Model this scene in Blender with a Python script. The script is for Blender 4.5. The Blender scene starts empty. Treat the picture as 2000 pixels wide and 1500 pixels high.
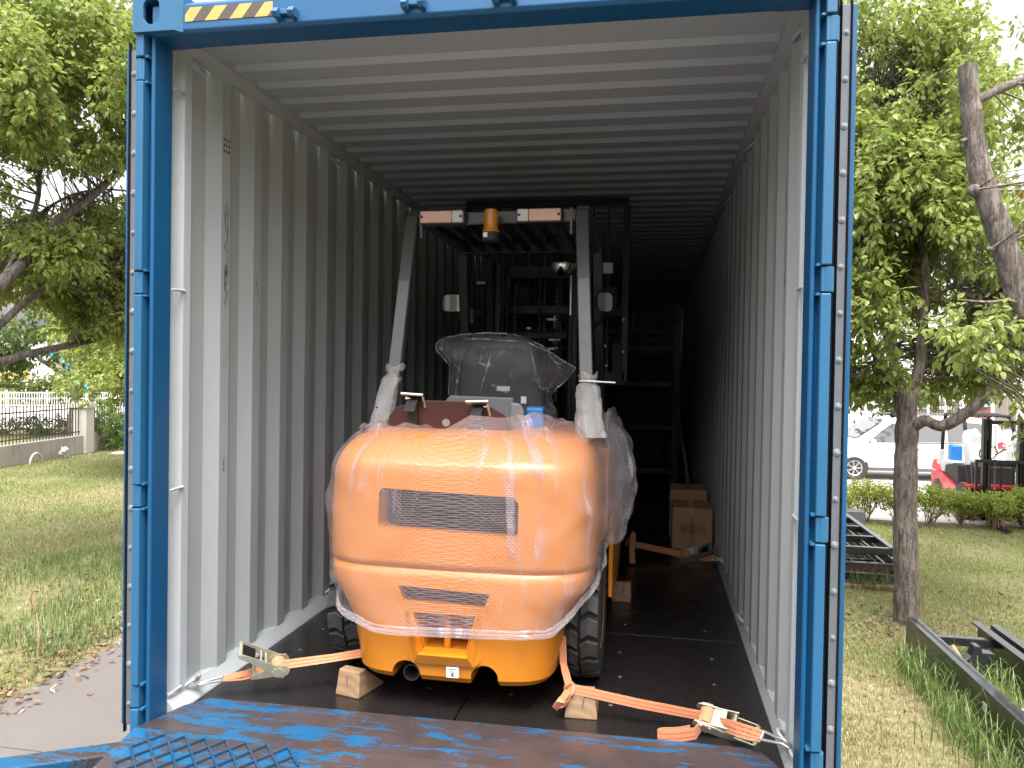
import bpy, math, random
import numpy as np
from mathutils import Vector, Matrix, noise
R = math.radians
random.seed(7)
rng = np.random.default_rng(7)
S = bpy.context.scene
COL = S.collection

# ------------------------------------------------------------------ camera
CAM = np.array([0.6843, -2.7505, 1.3605])
YAW, PIT, ROL, FPX = R(10.318), R(-0.870), R(0.927), 1523.9


def cam_axes():
    f = np.array([-math.sin(YAW) * math.cos(PIT), math.cos(YAW) * math.cos(PIT), math.sin(PIT)])
    r = np.array([math.cos(YAW), math.sin(YAW), 0.0])
    u = np.cross(r, f)
    c, s = math.cos(ROL), math.sin(ROL)
    return c * r + s * u, -s * r + c * u, f


CR, CU, CF = cam_axes()
cd = bpy.data.cameras.new('camera')
cd.sensor_fit = 'HORIZONTAL'
cd.sensor_width = 36.0
cd.lens = FPX / 2000 * 36
cd.clip_start = 0.05
cd.clip_end = 2000
cam = bpy.data.objects.new('camera', cd)
COL.objects.link(cam)
M = Matrix.Identity(4)
for i in range(3):
    M[i][0] = CR[i]; M[i][1] = CU[i]; M[i][2] = -CF[i]; M[i][3] = CAM[i]
cam.matrix_world = M
S.camera = cam

# ------------------------------------------------------------------ sky, sun, exposure
SUN_EL, SUN_AZ = R(67), R(168)      # azimuth clockwise from +Y: behind the camera, a little to the right
w = bpy.data.worlds.new('World')
S.world = w
w.use_nodes = True
wn = w.node_tree
bg = wn.nodes['Background']
sky = wn.nodes.new('ShaderNodeTexSky')
sky.sky_type = 'NISHITA'
sky.sun_disc = False
sky.sun_elevation = SUN_EL
sky.sun_rotation = SUN_AZ
sky.air_density = 1.0
sky.dust_density = 6.0
sky.ozone_density = 1.0
hs = wn.nodes.new('ShaderNodeHueSaturation')
hs.inputs['Saturation'].default_value = 0.12      # a white overcast sky
wn.links.new(sky.outputs[0], hs.inputs['Color'])
wn.links.new(hs.outputs[0], bg.inputs['Color'])
bg.inputs['Strength'].default_value = 0.15
sl = bpy.data.lights.new('sun', 'SUN')
sl.energy = 1.15
sl.angle = R(35)
sl.color = (1.0, 0.985, 0.96)
sun = bpy.data.objects.new('sun', sl)
COL.objects.link(sun)
sd = Vector((math.sin(SUN_AZ) * math.cos(SUN_EL), math.cos(SUN_AZ) * math.cos(SUN_EL), math.sin(SUN_EL)))
sun.rotation_euler = sd.to_track_quat('Z', 'Y').to_euler()
sun.location = (0, -5, 12)
S.view_settings.view_transform = 'Standard'
S.view_settings.look = 'None'
S.view_settings.exposure = 1.8
S.view_settings.gamma = 1.0
S.cycles.max_bounces = 10
S.cycles.diffuse_bounces = 6
S.cycles.transparent_max_bounces = 24

GZ = -1.55          # ground level; z = 0 is the container floor


def px(P):
    """image position of world points (used only to skip grass the place would never show)"""
    d = np.asarray(P, float) - CAM
    z = d @ CF
    z = np.where(np.abs(z) < 1e-6, 1e-6, z)
    return 1000 + FPX * (d @ CR) / z, 750 - FPX * (d @ CU) / z, z


# ------------------------------------------------------------------ mesh helpers
class MB:
    def __init__(s):
        s.v = []; s.f = []; s.uv = None

    def add(s, vs, fs):
        n = len(s.v)
        s.v += [tuple(map(float, v)) for v in vs]
        s.f += [tuple(i + n for i in f) for f in fs]
        return s

    def box(s, lo, hi):
        (a, b, c), (d, e, f) = lo, hi
        return s.add([(a, b, c), (d, b, c), (d, e, c), (a, e, c), (a, b, f), (d, b, f), (d, e, f), (a, e, f)],
                     [(0, 3, 2, 1), (4, 5, 6, 7), (0, 1, 5, 4), (1, 2, 6, 5), (2, 3, 7, 6), (3, 0, 4, 7)])

    def obox(s, c, size, rot=(0, 0, 0)):
        m = Matrix.Rotation(rot[2], 3, 'Z') @ Matrix.Rotation(rot[1], 3, 'Y') @ Matrix.Rotation(rot[0], 3, 'X')
        h = Vector(size) / 2
        vs = []
        for z in (-1, 1):
            for x, y in ((-1, -1), (1, -1), (1, 1), (-1, 1)):
                vs.append(Vector(c) + m @ Vector((x * h.x, y * h.y, z * h.z)))
        return s.add(vs, [(0, 3, 2, 1), (4, 5, 6, 7), (0, 1, 5, 4), (1, 2, 6, 5), (2, 3, 7, 6), (3, 0, 4, 7)])

    def beam(s, a, b, w_, h_, up=(0, 0, 1)):
        a, b = Vector(a), Vector(b)
        d = (b - a).normalized()
        side = d.cross(Vector(up))
        if side.length < 1e-4:
            side = d.cross(Vector((1, 0, 0)))
        side.normalize()
        u = side.cross(d).normalized()
        vs = []
        for p in (a, b):
            for i, j in ((-1, -1), (1, -1), (1, 1), (-1, 1)):
                vs.append(p + side * (i * w_ / 2) + u * (j * h_ / 2))
        return s.add(vs, [(0, 1, 2, 3), (7, 6, 5, 4), (0, 4, 5, 1), (1, 5, 6, 2), (2, 6, 7, 3), (3, 7, 4, 0)])

    def tube(s, pts, r, seg=8, cap=True, squash=1.0):
        pts = [Vector(p) for p in pts]
        if not hasattr(r, '__len__'):
            r = [r] * len(pts)
        n = len(pts)
        t0 = (pts[1] - pts[0]).normalized()
        ref = Vector((0, 0, 1)) if abs(t0.z) < 0.9 else Vector((1, 0, 0))
        u = t0.cross(ref).normalized()
        vs = []
        for i, p in enumerate(pts):
            t = (pts[min(i + 1, n - 1)] - pts[max(i - 1, 0)]).normalized()
            u = (u - t * u.dot(t)).normalized()
            v = t.cross(u)
            for k in range(seg):
                a = 2 * math.pi * k / seg
                vs.append(p + (u * math.cos(a) + v * math.sin(a) * squash) * r[i])
        fs = []
        for i in range(n - 1):
            for k in range(seg):
                a, b = i * seg + k, i * seg + (k + 1) % seg
                fs.append((a, b, b + seg, a + seg))
        if cap:
            fs.append(tuple(range(seg - 1, -1, -1)))
            fs.append(tuple((n - 1) * seg + k for k in range(seg)))
        return s.add(vs, fs)

    def prism(s, poly, axis, a, b):
        """2D outline extruded along an axis; outline coordinates are the other two axes in order"""
        def P(p, t):
            return {'x': (t, p[0], p[1]), 'y': (p[0], t, p[1]), 'z': (p[0], p[1], t)}[axis]
        n = len(poly)
        vs = [P(p, a) for p in poly] + [P(p, b) for p in poly]
        fs = [tuple(range(n))[::-1], tuple(range(n, 2 * n))]
        fs += [(i, (i + 1) % n, (i + 1) % n + n, i + n) for i in range(n)]
        return s.add(vs, fs)

    def lathe(s, prof, c=(0, 0, 0), axis='z', seg=24, closed=True, arc=(0, 2 * math.pi)):
        """prof: (radius, height) pairs"""
        vs = []; full = abs(arc[1] - arc[0] - 2 * math.pi) < 1e-6
        m = seg if full else seg + 1
        for r_, h in prof:
            for k in range(m):
                a = arc[0] + (arc[1] - arc[0]) * k / seg
                x, y = r_ * math.cos(a), r_ * math.sin(a)
                q = {'z': (x, y, h), 'y': (x, h, y), 'x': (h, x, y)}[axis]
                vs.append((q[0] + c[0], q[1] + c[1], q[2] + c[2]))
        fs = []
        for i in range(len(prof) - 1):
            for k in range(m if full else m - 1):
                a, b = i * m + k, i * m + (k + 1) % m
                fs.append((a, b, b + m, a + m))
        if closed and full:
            if prof[0][0] > 1e-5: fs.append(tuple(range(m))[::-1])
            if prof[-1][0] > 1e-5: fs.append(tuple((len(prof) - 1) * m + k for k in range(m)))
        return s.add(vs, fs)

    def ribbon(s, pts, wid, wdir, th=0.003):
        """flat webbing along pts; wdir one vector or one per point"""
        pts = [Vector(p) for p in pts]
        if not isinstance(wdir[0], (list, tuple, Vector)):
            wdir = [wdir] * len(pts)
        if not hasattr(wid, '__len__'):
            wid = [wid] * len(pts)
        vs = []; n = len(pts)
        for i, p in enumerate(pts):
            t = (pts[min(i + 1, n - 1)] - pts[max(i - 1, 0)]).normalized()
            wv = Vector(wdir[i]); wv = (wv - t * wv.dot(t)).normalized()
            nn = t.cross(wv).normalized()
            h = wid[i] / 2
            vs += [p - wv * h - nn * th / 2, p + wv * h - nn * th / 2, p + wv * h + nn * th / 2, p - wv * h + nn * th / 2]
        fs = [(0, 1, 2, 3), tuple((n - 1) * 4 + k for k in (3, 2, 1, 0))]
        for i in range(n - 1):
            for k in range(4):
                a, b = i * 4 + k, i * 4 + (k + 1) % 4
                fs.append((b, a, a + 4, b + 4))
        return s.add(vs, fs)

    def mesh(s, name, off=(0, 0, 0)):
        me = bpy.data.meshes.new(name)
        o = Vector(off)
        me.from_pydata([(v[0] - o.x, v[1] - o.y, v[2] - o.z) for v in s.v], [], s.f)
        if s.uv is not None:
            ul = me.uv_layers.new(name='UVMap')
            for li, l in enumerate(me.loops):
                ul.data[li].uv = s.uv[l.vertex_index]
        me.update()
        return me

    def build(s, name, mat, parent=None, smooth=None, bevel=0, seg=2, local=False, kind=None, fix=True):
        off = Vector((0, 0, 0))
        if parent is not None and not local:
            q = parent
            while q is not None:
                off += q.location; q = q.parent
        me = s.mesh(name, off)
        if fix:
            import bmesh
            bm = bmesh.new(); bm.from_mesh(me)
            bmesh.ops.recalc_face_normals(bm, faces=bm.faces)
            bm.to_mesh(me); bm.free()
        o = bpy.data.objects.new(name, me)
        COL.objects.link(o)
        if mat is not None:
            me.materials.append(mat)
        if parent is not None:
            o.parent = parent
        if smooth is not None:
            me.shade_smooth()
            if smooth < 180:
                me.set_sharp_from_angle(angle=R(smooth))
        if bevel:
            b = o.modifiers.new('bevel', 'BEVEL')
            b.width = bevel; b.segments = seg; b.limit_method = 'ANGLE'; b.angle_limit = R(40)
            b.harden_normals = False
        if kind: o['kind'] = kind
        return o


def np_mesh(name, verts, faces_per, nv, mat, parent=None, kind=None, off=None):
    """many equal small pieces in one mesh. verts (N,nv,3); faces_per: index tuples into nv"""
    N = len(verts)
    V = np.asarray(verts, np.float32).reshape(-1, 3).copy()
    if parent is not None:
        q = parent; o_ = np.zeros(3)
        while q is not None:
            o_ += np.array(q.location); q = q.parent
        V -= o_
    loops = []; starts = []; totals = []
    base = (np.arange(N) * nv)[:, None]
    allf = []
    for f in faces_per:
        allf.append(base + np.array(f)[None, :])
    me = bpy.data.meshes.new(name)
    me.vertices.add(len(V)); me.vertices.foreach_set('co', V.ravel())
    lens = [len(f) for f in faces_per]
    L = np.concatenate([a for a in allf], axis=1).ravel().astype(np.int32)   # per piece, all faces in turn
    tot = np.tile(np.array(lens, np.int32), N)
    st = np.concatenate([[0], np.cumsum(tot)[:-1]]).astype(np.int32)
    me.loops.add(len(L)); me.loops.foreach_set('vertex_index', L)
    me.polygons.add(len(tot)); me.polygons.foreach_set('loop_start', st); me.polygons.foreach_set('loop_total', tot)
    me.update(calc_edges=True); me.validate()
    me.materials.append(mat)
    o = bpy.data.objects.new(name, me)
    COL.objects.link(o)
    if parent is not None: o.parent = parent
    if kind: o['kind'] = kind
    return o


def thing(name, label, cat, loc=(0, 0, 0), rz=0.0, group=None):
    o = bpy.data.objects.new(name, None)
    COL.objects.link(o)
    o.location = loc; o.rotation_euler = (0, 0, rz)
    o.empty_display_size = 0.1
    return tag(o, label, cat, group)


def tag(o, label=None, cat=None, group=None, kind=None):
    if label: o['label'] = label
    if cat: o['category'] = cat
    if group: o['group'] = group
    if kind: o['kind'] = kind
    return o


def copy_tree(o, parent=None):
    c = o.copy()
    COL.objects.link(c)
    c.parent = parent
    for ch in [k for k in bpy.data.objects if k.parent == o]:
        copy_tree(ch, c)
    return c


# ------------------------------------------------------------------ materials
class NT:
    def __init__(s, name):
        s.m = bpy.data.materials.new(name); s.m.use_nodes = True
        s.t = s.m.node_tree; s.b = s.t.nodes['Principled BSDF']; s.out = s.t.nodes['Material Output']
        s.tc = s.t.nodes.new('ShaderNodeTexCoord')

    def n(s, typ, **kw):
        x = s.t.nodes.new('ShaderNode' + typ)
        for k, v in kw.items():
            if hasattr(x, k): setattr(x, k, v)
        return x

    def l(s, a, b):
        s.t.links.new(a, b)

    def val(s, inp, v):
        if hasattr(v, 'node'): s.l(v, inp)
        else: inp.default_value = v

    def math(s, op, a, b=0.0, c=None, clamp=False):
        x = s.n('Math', operation=op); x.use_clamp = clamp
        s.val(x.inputs[0], a); s.val(x.inputs[1], b)
        if c is not None: s.val(x.inputs[2], c)
        return x.outputs[0]

    def noise(s, scale=5, detail=6, rough=0.55, vec=None, stretch=None, dist=0.0):
        x = s.n('TexNoise')
        x.inputs['Scale'].default_value = scale; x.inputs['Detail'].default_value = detail
        x.inputs['Roughness'].default_value = rough; x.inputs['Distortion'].default_value = dist
        v = vec if vec is not None else s.tc.outputs['Object']
        if stretch:
            mp = s.n('Mapping'); mp.inputs['Scale'].default_value = stretch
            s.l(v, mp.inputs['Vector']); v = mp.outputs[0]
        s.l(v, x.inputs['Vector'])
        return x.outputs['Fac']

    def ramp(s, fac, stops):
        x = s.n('ValToRGB')
        s.val(x.inputs[0], fac)
        e = x.color_ramp.elements
        while len(e) < len(stops): e.new(0.5)
        for i, (p, c) in enumerate(stops):
            e[i].position = p
            e[i].color = (*c, 1) if len(c) == 3 else c
        return x.outputs[0]

    def step(s, fac, a, b):
        x = s.n('MapRange'); x.interpolation_type = 'SMOOTHSTEP'
        s.val(x.inputs[0], fac); x.inputs[1].default_value = a; x.inputs[2].default_value = b
        return x.outputs[0]

    def mix(s, fac, a, b):
        x = s.n('Mix'); x.data_type = 'RGBA'
        s.val(x.inputs[0], fac)
        for i, v in ((6, a), (7, b)):
            if hasattr(v, 'node'): s.l(v, x.inputs[i])
            else: x.inputs[i].default_value = (*v, 1)
        return x.outputs[2]

    def bump(s, h, strength=0.3, dist=0.01, nrm=None):
        x = s.n('Bump'); x.inputs['Strength'].default_value = strength; x.inputs['Distance'].default_value = dist
        s.l(h, x.inputs['Height'])
        if nrm is not None: s.l(nrm, x.inputs['Normal'])
        return x.outputs[0]

    def set(s, **kw):
        names = dict(col='Base Color', rough='Roughness', metal='Metallic', spec='Specular IOR Level', coat='Coat Weight',
                     crough='Coat Roughness', nrm='Normal', trans='Transmission Weight', alpha='Alpha', ior='IOR',
                     sheen='Sheen Weight', emit='Emission Color', es='Emission Strength')
        for k, v in kw.items():
            i = s.b.inputs[names[k]]
            if hasattr(v, 'node'): s.l(v, i)
            else: i.default_value = (*v, 1) if isinstance(v, tuple) and len(v) == 3 else v
        return s.m


def P(name, col, rough=0.5, metal=0.0, var=0.14, scale=6, bump=0.0, bscale=60, rvar=0.12, coat=0.0, spec=0.5, dirt=None, stretch=None):
    t = NT(name)
    f = t.noise(scale, 6, stretch=stretch)
    c = t.mix(f, tuple(x * (1 - var) for x in col), tuple(min(1, x * (1 + var)) for x in col))
    if dirt:
        d = t.step(t.noise(scale * 0.6, 8, 0.7), 0.5, 0.72)
        c = t.mix(t.math('MULTIPLY', d, dirt[1]), c, dirt[0])
    g = t.noise(scale * 3, 5)
    r_ = t.math('MULTIPLY_ADD', g, 2 * rvar, rough - rvar)
    t.set(col=c, rough=r_, metal=metal, coat=coat, spec=spec)
    if bump:
        t.set(nrm=t.bump(t.noise(bscale, 5), bump, 0.004))
    return t.m


def cyl_pts(c, r, n, a0=0, a1=2 * math.pi):
    return [(c[0] + r * math.cos(a0 + (a1 - a0) * i / n), c[1] + r * math.sin(a0 + (a1 - a0) * i / n)) for i in range(n + 1)]

MAT = {}


def make_materials():
    # blue container paint with rust specks
    def blue(name, col, rust_amt, rough=0.38):
        t = NT(name)
        f = t.noise(4, 6)
        c = t.mix(f, tuple(x * 0.88 for x in col), tuple(x * 1.12 for x in col))
        grime = t.step(t.noise(2.2, 8, 0.7, stretch=(3, 3, 0.4)), 0.48, 0.75)
        c = t.mix(t.math('MULTIPLY', grime, 0.30), c, (0.05, 0.075, 0.10))
        rs = t.step(t.noise(26, 8, 0.65), 0.66, 0.70)
        rs = t.math('MULTIPLY', rs, t.step(t.noise(1.7, 3), 0.62 - rust_amt, 0.75 - rust_amt))
        c = t.mix(rs, c, (0.12, 0.05, 0.025))
        t.set(col=c, rough=t.math('MULTIPLY_ADD', rs, 0.4, rough), nrm=t.bump(t.noise(30, 4), 0.06, 0.004))
        return t.m
    MAT['blue'] = blue('blue_paint', (0.007, 0.083, 0.205), 0.02)
    MAT['blue_light'] = blue('light_blue_paint', (0.018, 0.108, 0.225), 0.1, 0.45)
    MAT['tape'] = None
    # hazard tape
    t = NT('hazard_tape')
    sx = t.n('SeparateXYZ'); t.l(t.tc.outputs['Object'], sx.inputs[0])
    d = t.math('ADD', sx.outputs[0], t.math('MULTIPLY', sx.outputs[2], -0.78))
    fr = t.math('FRACT', t.math('MULTIPLY', d, 1 / 0.0985))
    st = t.step(fr, 0.49, 0.51)
    c = t.mix(st, (0.07, 0.05, 0.045), (0.62, 0.38, 0.09))
    c = t.mix(t.math('MULTIPLY', t.noise(14, 6), 0.35), c, (0.12, 0.10, 0.09))
    MAT['tape'] = t.set(col=c, rough=0.45)
    # interior paint: pale grey-white with scuffs that have their own places
    t = NT('interior_paint')
    f = t.noise(3, 7)
    c = t.mix(f, (0.385, 0.408, 0.425), (0.440, 0.462, 0.478))
    sx = t.n('SeparateXYZ'); t.l(t.tc.outputs['Object'], sx.inputs[0])
    marks = None
    for (y0, hw, z0, z1, th) in ((0.398, 0.022, 1.62, 2.12, 0.50), (0.395, 0.018, 1.36, 1.46, 0.50), (0.672, 0.02, 1.60, 1.80, 0.56), (0.395, 0.03, 0.90, 1.0, 0.56),
                                 (1.78, 0.025, 1.1, 1.7, 0.53), (2.9, 0.03, 0.9, 1.6, 0.54), (0.98, 0.02, 0.35, 0.75, 0.58)):
        by = t.step(t.math('ABSOLUTE', t.math('SUBTRACT', sx.outputs[1], y0)), hw, hw * 0.4)
        zc, zh = (z0 + z1) / 2, (z1 - z0) / 2
        bz = t.step(t.math('ABSOLUTE', t.math('SUBTRACT', sx.outputs[2], zc)), zh, zh * 0.85)
        nn = t.step(t.noise(30, 6, 0.7, stretch=(1, 2.4, 0.5)), th, th + 0.05)
        m_ = t.math('MULTIPLY', t.math('MULTIPLY', by, bz), nn)
        marks = m_ if marks is None else t.math('MAXIMUM', marks, m_)
    fine = t.math('MULTIPLY', t.step(t.noise(9, 9, 0.75, stretch=(1, 1, 0.22)), 0.70, 0.78), 0.5)
    c = t.mix(fine, c, (0.30, 0.28, 0.26))
    c = t.mix(t.math('MULTIPLY', marks, 0.9), c, (0.06, 0.06, 0.06))
    low = t.math('MULTIPLY', t.step(sx.outputs[2], 0.35, 0.0), t.step(t.noise(6, 7, 0.7), 0.45, 0.8))
    c = t.mix(t.math('MULTIPLY', low, 0.45), c, (0.33, 0.31, 0.29))
    MAT['white'] = t.set(col=c, rough=0.42, nrm=t.bump(t.noise(12, 3), 0.05, 0.01))
    # plywood floor: black-brown film, grain along the container
    t = NT('floor_ply')
    gr = t.noise(40, 8, 0.7, stretch=(3.2, 0.16, 1), dist=0.6)
    c = t.mix(gr, (0.006, 0.0052, 0.0054), (0.019, 0.0155, 0.0155))
    sp = t.step(t.noise(28, 6, 0.8), 0.70, 0.73)
    c = t.mix(t.math('MULTIPLY', sp, 0.55), c, (0.16, 0.14, 0.13))
    scr = t.step(t.noise(9, 4, 0.6, stretch=(6, 0.35, 1), dist=1.2), 0.70, 0.73)
    c = t.mix(t.math('MULTIPLY', scr, 0.3), c, (0.14, 0.12, 0.11))
    t.set(col=c, rough=t.math('MULTIPLY_ADD', t.noise(7, 5), 0.22, 0.16), nrm=t.bump(gr, 0.22, 0.003))
    MAT['floor'] = t.m
    # ramp: worn blue over rusty brown steel
    t = NT('worn_ramp_paint')
    a = t.noise(6.5, 10, 0.74, stretch=(0.45, 1.6, 1), dist=0.25)
    b = t.noise(30, 8, 0.7, stretch=(0.45, 1.5, 1))
    mk = t.math('ADD', a, t.math('MULTIPLY', t.math('SUBTRACT', b, 0.5), 0.42))
    sx = t.n('SeparateXYZ'); t.l(t.tc.outputs['Object'], sx.inputs[0])
    shift = t.math('MULTIPLY', t.step(sx.outputs[1], -0.35, 0.14), 0.08)      # the tongue is scraped bare where wheels cross
    mk = t.math('SUBTRACT', mk, shift)
    left = t.math('MULTIPLY', t.step(sx.outputs[0], -0.2, -1.1), 0.065)
    mk = t.math('ADD', mk, t.math('ADD', left, 0.040))
    scrape = t.noise(16, 6, 0.65, stretch=(0.12, 3.2, 1))
    mk = t.math('ADD', mk, t.math('MULTIPLY', t.math('SUBTRACT', scrape, 0.5), 0.30))
    paint = t.step(mk, 0.50, 0.53)
    br = t.mix(t.noise(9, 7), (0.026, 0.020, 0.021), (0.062, 0.046, 0.045))
    br = t.mix(t.step(t.noise(3.0, 5), 0.5, 0.75), br, (0.070, 0.042, 0.034))
    bl = t.mix(t.noise(7, 6), (0.004, 0.050, 0.13), (0.010, 0.10, 0.215))
    c = t.mix(paint, br, bl)
    crack = t.step(t.noise(60, 4, 0.7), 0.64, 0.68)
    c = t.mix(t.math('MULTIPLY', crack, 0.55), c, (0.03, 0.02, 0.02))
    wh = t.step(t.noise(17, 8, 0.8), 0.71, 0.73)
    c = t.mix(t.math('MULTIPLY', wh, 0.7), c, (0.4, 0.38, 0.36))
    h = t.math('ADD', t.math('MULTIPLY', paint, 0.6), t.math('MULTIPLY', t.noise(70, 4), 0.5))
    MAT['ramp'] = t.set(col=c, rough=t.math('MULTIPLY_ADD', t.noise(11, 4), 0.3, 0.16), nrm=t.bump(h, 0.35, 0.003))
    MAT['meshblue'] = P('dark_blue_mesh', (0.007, 0.042, 0.09), 0.45, var=0.3, scale=14, dirt=((0.07, 0.038, 0.028), 0.9))
    # orange counterweight
    t = NT('orange_paint')
    f = t.noise(2.2, 5)
    c = t.mix(f, (0.53, 0.175, 0.008), (0.59, 0.200, 0.010))
    d = t.step(t.noise(34, 8, 0.75), 0.71, 0.73)
    c = t.mix(t.math('MULTIPLY', d, 0.5), c, (0.30, 0.09, 0.02))
    MAT['orange'] = t.set(col=c, rough=0.36, coat=0.25, crough=0.2, nrm=t.bump(t.noise(5, 3), 0.05, 0.01))
    MAT['red'] = P('red_paint', (0.62, 0.035, 0.04), 0.32, coat=0.3, var=0.08)
    MAT['black'] = P('black_paint', (0.008, 0.008, 0.010), 0.36, var=0.3)
    MAT['mastblack'] = P('mast_black_gloss', (0.018, 0.018, 0.020), 0.34, var=0.3, coat=0.5, spec=0.6)
    MAT['black_matt'] = P('black_plastic', (0.018, 0.018, 0.019), 0.6, var=0.3, bump=0.1)
    MAT['guard'] = P('dark_grey_gloss', (0.062, 0.059, 0.057), 0.32, var=0.10, scale=5, rvar=0.08, coat=0.3)
    MAT['grey'] = P('grey_paint', (0.23, 0.235, 0.245), 0.45)
    MAT['greystrip'] = P('grey_seal_strip', (0.13, 0.14, 0.16), 0.42, dirt=((0.14, 0.14, 0.15), 0.4))
    MAT['rubberseal'] = P('rubber_seal', (0.012, 0.013, 0.016), 0.5)
    MAT['rivet'] = P('sealed_rivet', (0.21, 0.22, 0.235), 0.4, bump=0.3, bscale=80)
    MAT['rubber'] = P('tyre_rubber', (0.034, 0.033, 0.034), 0.62, var=0.25, scale=12, bump=0.25, bscale=90, dirt=((0.11, 0.10, 0.095), 0.45))
    MAT['rubber_dark'] = P('tyre_groove', (0.012, 0.012, 0.012), 0.75)
    MAT['chrome'] = P('chrome', (0.78, 0.78, 0.79), 0.1, metal=1.0, var=0.05, rvar=0.05)
    t = NT('mirror_glass'); MAT['mirror'] = t.set(col=(0.86, 0.88, 0.88), metal=1.0, rough=t.math('MULTIPLY_ADD', t.noise(3), 0.03, 0.005))
    MAT['zinc'] = P('yellow_zinc', (0.46, 0.44, 0.33), 0.36, metal=0.55, var=0.25, scale=18)
    MAT['steel'] = P('dull_steel', (0.46, 0.45, 0.44), 0.32, metal=0.7, var=0.2)
    MAT['screw'] = P('screw_head', (0.16, 0.15, 0.145), 0.5, metal=0.4, var=0.3, scale=40)
    MAT['whiteplastic'] = P('white_plastic', (0.72, 0.72, 0.72), 0.4)
    MAT['bluejug'] = P('blue_plastic', (0.03, 0.22, 0.62), 0.42)
    MAT['dullwhite'] = P('weathered_white', (0.40, 0.38, 0.35), 0.6, dirt=((0.2, 0.18, 0.15), 0.6))
    MAT['sticker'] = P('white_sticker', (0.75, 0.75, 0.72), 0.5, var=0.06)
    MAT['ink'] = P('printed_black', (0.03, 0.028, 0.026), 0.6)
    MAT['boxink'] = P('printed_brown_ink', (0.05, 0.03, 0.025), 0.7)
    MAT['plate'] = P('rust_and_reflection_brown', (0.060, 0.020, 0.017), 0.34, var=0.25, scale=5, coat=0.2)  # orange reflected in the black tank bracket is put into this brown-red
    MAT['recess'] = P('dark_red_orange', (0.42, 0.10, 0.03), 0.5, var=0.2)  # darker and redder than the counterweight orange
    MAT['seat'] = P('charcoal_vinyl', (0.040, 0.040, 0.042), 0.5, bump=0.15, bscale=120)
    MAT['webblack'] = P('black_webbing', (0.02, 0.02, 0.02), 0.7, bump=0.3, bscale=200)
    # lamp lenses
    t = NT('red_lens'); MAT['redlens'] = t.set(col=(0.74, 0.42, 0.35), rough=0.18, coat=0.6, nrm=t.bump(t.noise(120, 2), 0.2, 0.002))
    t = NT('clear_lens'); MAT['clearlens'] = t.set(col=(0.62, 0.60, 0.57), rough=0.15, coat=0.6, nrm=t.bump(t.noise(120, 2), 0.2, 0.002))
    t = NT('amber_lens')
    sx = t.n('SeparateXYZ'); t.l(t.tc.outputs['Object'], sx.inputs[0])
    rib = t.math('SINE', t.math('MULTIPLY', sx.outputs[2], 900))
    MAT['amber'] = t.set(col=t.mix(t.noise(8), (0.82, 0.26, 0.012), (0.9, 0.34, 0.02)), rough=0.12, trans=0.45, coat=0.5, nrm=t.bump(rib, 0.25, 0.002))
    # webbing: orange straps with two stitched lines
    t = NT('orange_webbing')
    uv = t.n('UVMap')
    c = t.mix(t.noise(300, 3), (0.48, 0.18, 0.08), (0.58, 0.25, 0.125))
    c = t.mix(t.math('MULTIPLY', t.noise(14, 5), 0.3), c, (0.45, 0.14, 0.06))
    MAT['strap'] = t.set(col=c, rough=0.7, sheen=0.2, nrm=t.bump(t.noise(420, 2), 0.35, 0.002))
    MAT['stitch'] = P('strap_stitch', (0.34, 0.10, 0.05), 0.8)
    # wood
    t = NT('chock_wood')
    wv = t.n('TexWave'); wv.wave_type = 'RINGS'; wv.rings_direction = 'Y'
    wv.inputs['Scale'].default_value = 9; wv.inputs['Distortion'].default_value = 2.5; wv.inputs['Detail'].default_value = 4
    mp = t.n('Mapping'); mp.inputs['Location'].default_value = (0.02, 0, 0.06)
    t.l(t.tc.outputs['Object'], mp.inputs[0]); t.l(mp.outputs[0], wv.inputs['Vector'])
    c = t.mix(wv.outputs['Fac'], (0.25, 0.15, 0.08), (0.32, 0.205, 0.12))
    c = t.mix(t.step(t.noise(20, 8, 0.7), 0.5, 0.8), c, (0.22, 0.125, 0.065))
    MAT['wood'] = t.set(col=c, rough=0.7, nrm=t.bump(t.noise(60, 6), 0.3, 0.003))
    t = NT('pole_wood')
    c = t.mix(t.noise(30, 6, stretch=(4, 4, 0.3)), (0.20, 0.12, 0.08), (0.33, 0.2, 0.13))
    MAT['pole'] = t.set(col=c, rough=0.65)
    t = NT('cardboard')
    c = t.mix(t.noise(5, 6), (0.40, 0.225, 0.125), (0.46, 0.27, 0.155))
    c = t.mix(t.math('MULTIPLY', t.step(t.noise(40, 6, 0.7), 0.62, 0.7), 0.4), c, (0.30, 0.17, 0.1))
    MAT['card'] = t.set(col=c, rough=0.8, nrm=t.bump(t.noise(90, 3, stretch=(1, 1, 0.1)), 0.1, 0.002))
    t = NT('packing_tape'); MAT['ptape'] = t.set(col=t.mix(t.noise(20), (0.36, 0.2, 0.11), (0.42, 0.25, 0.15)), rough=0.15, coat=0.6)

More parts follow.
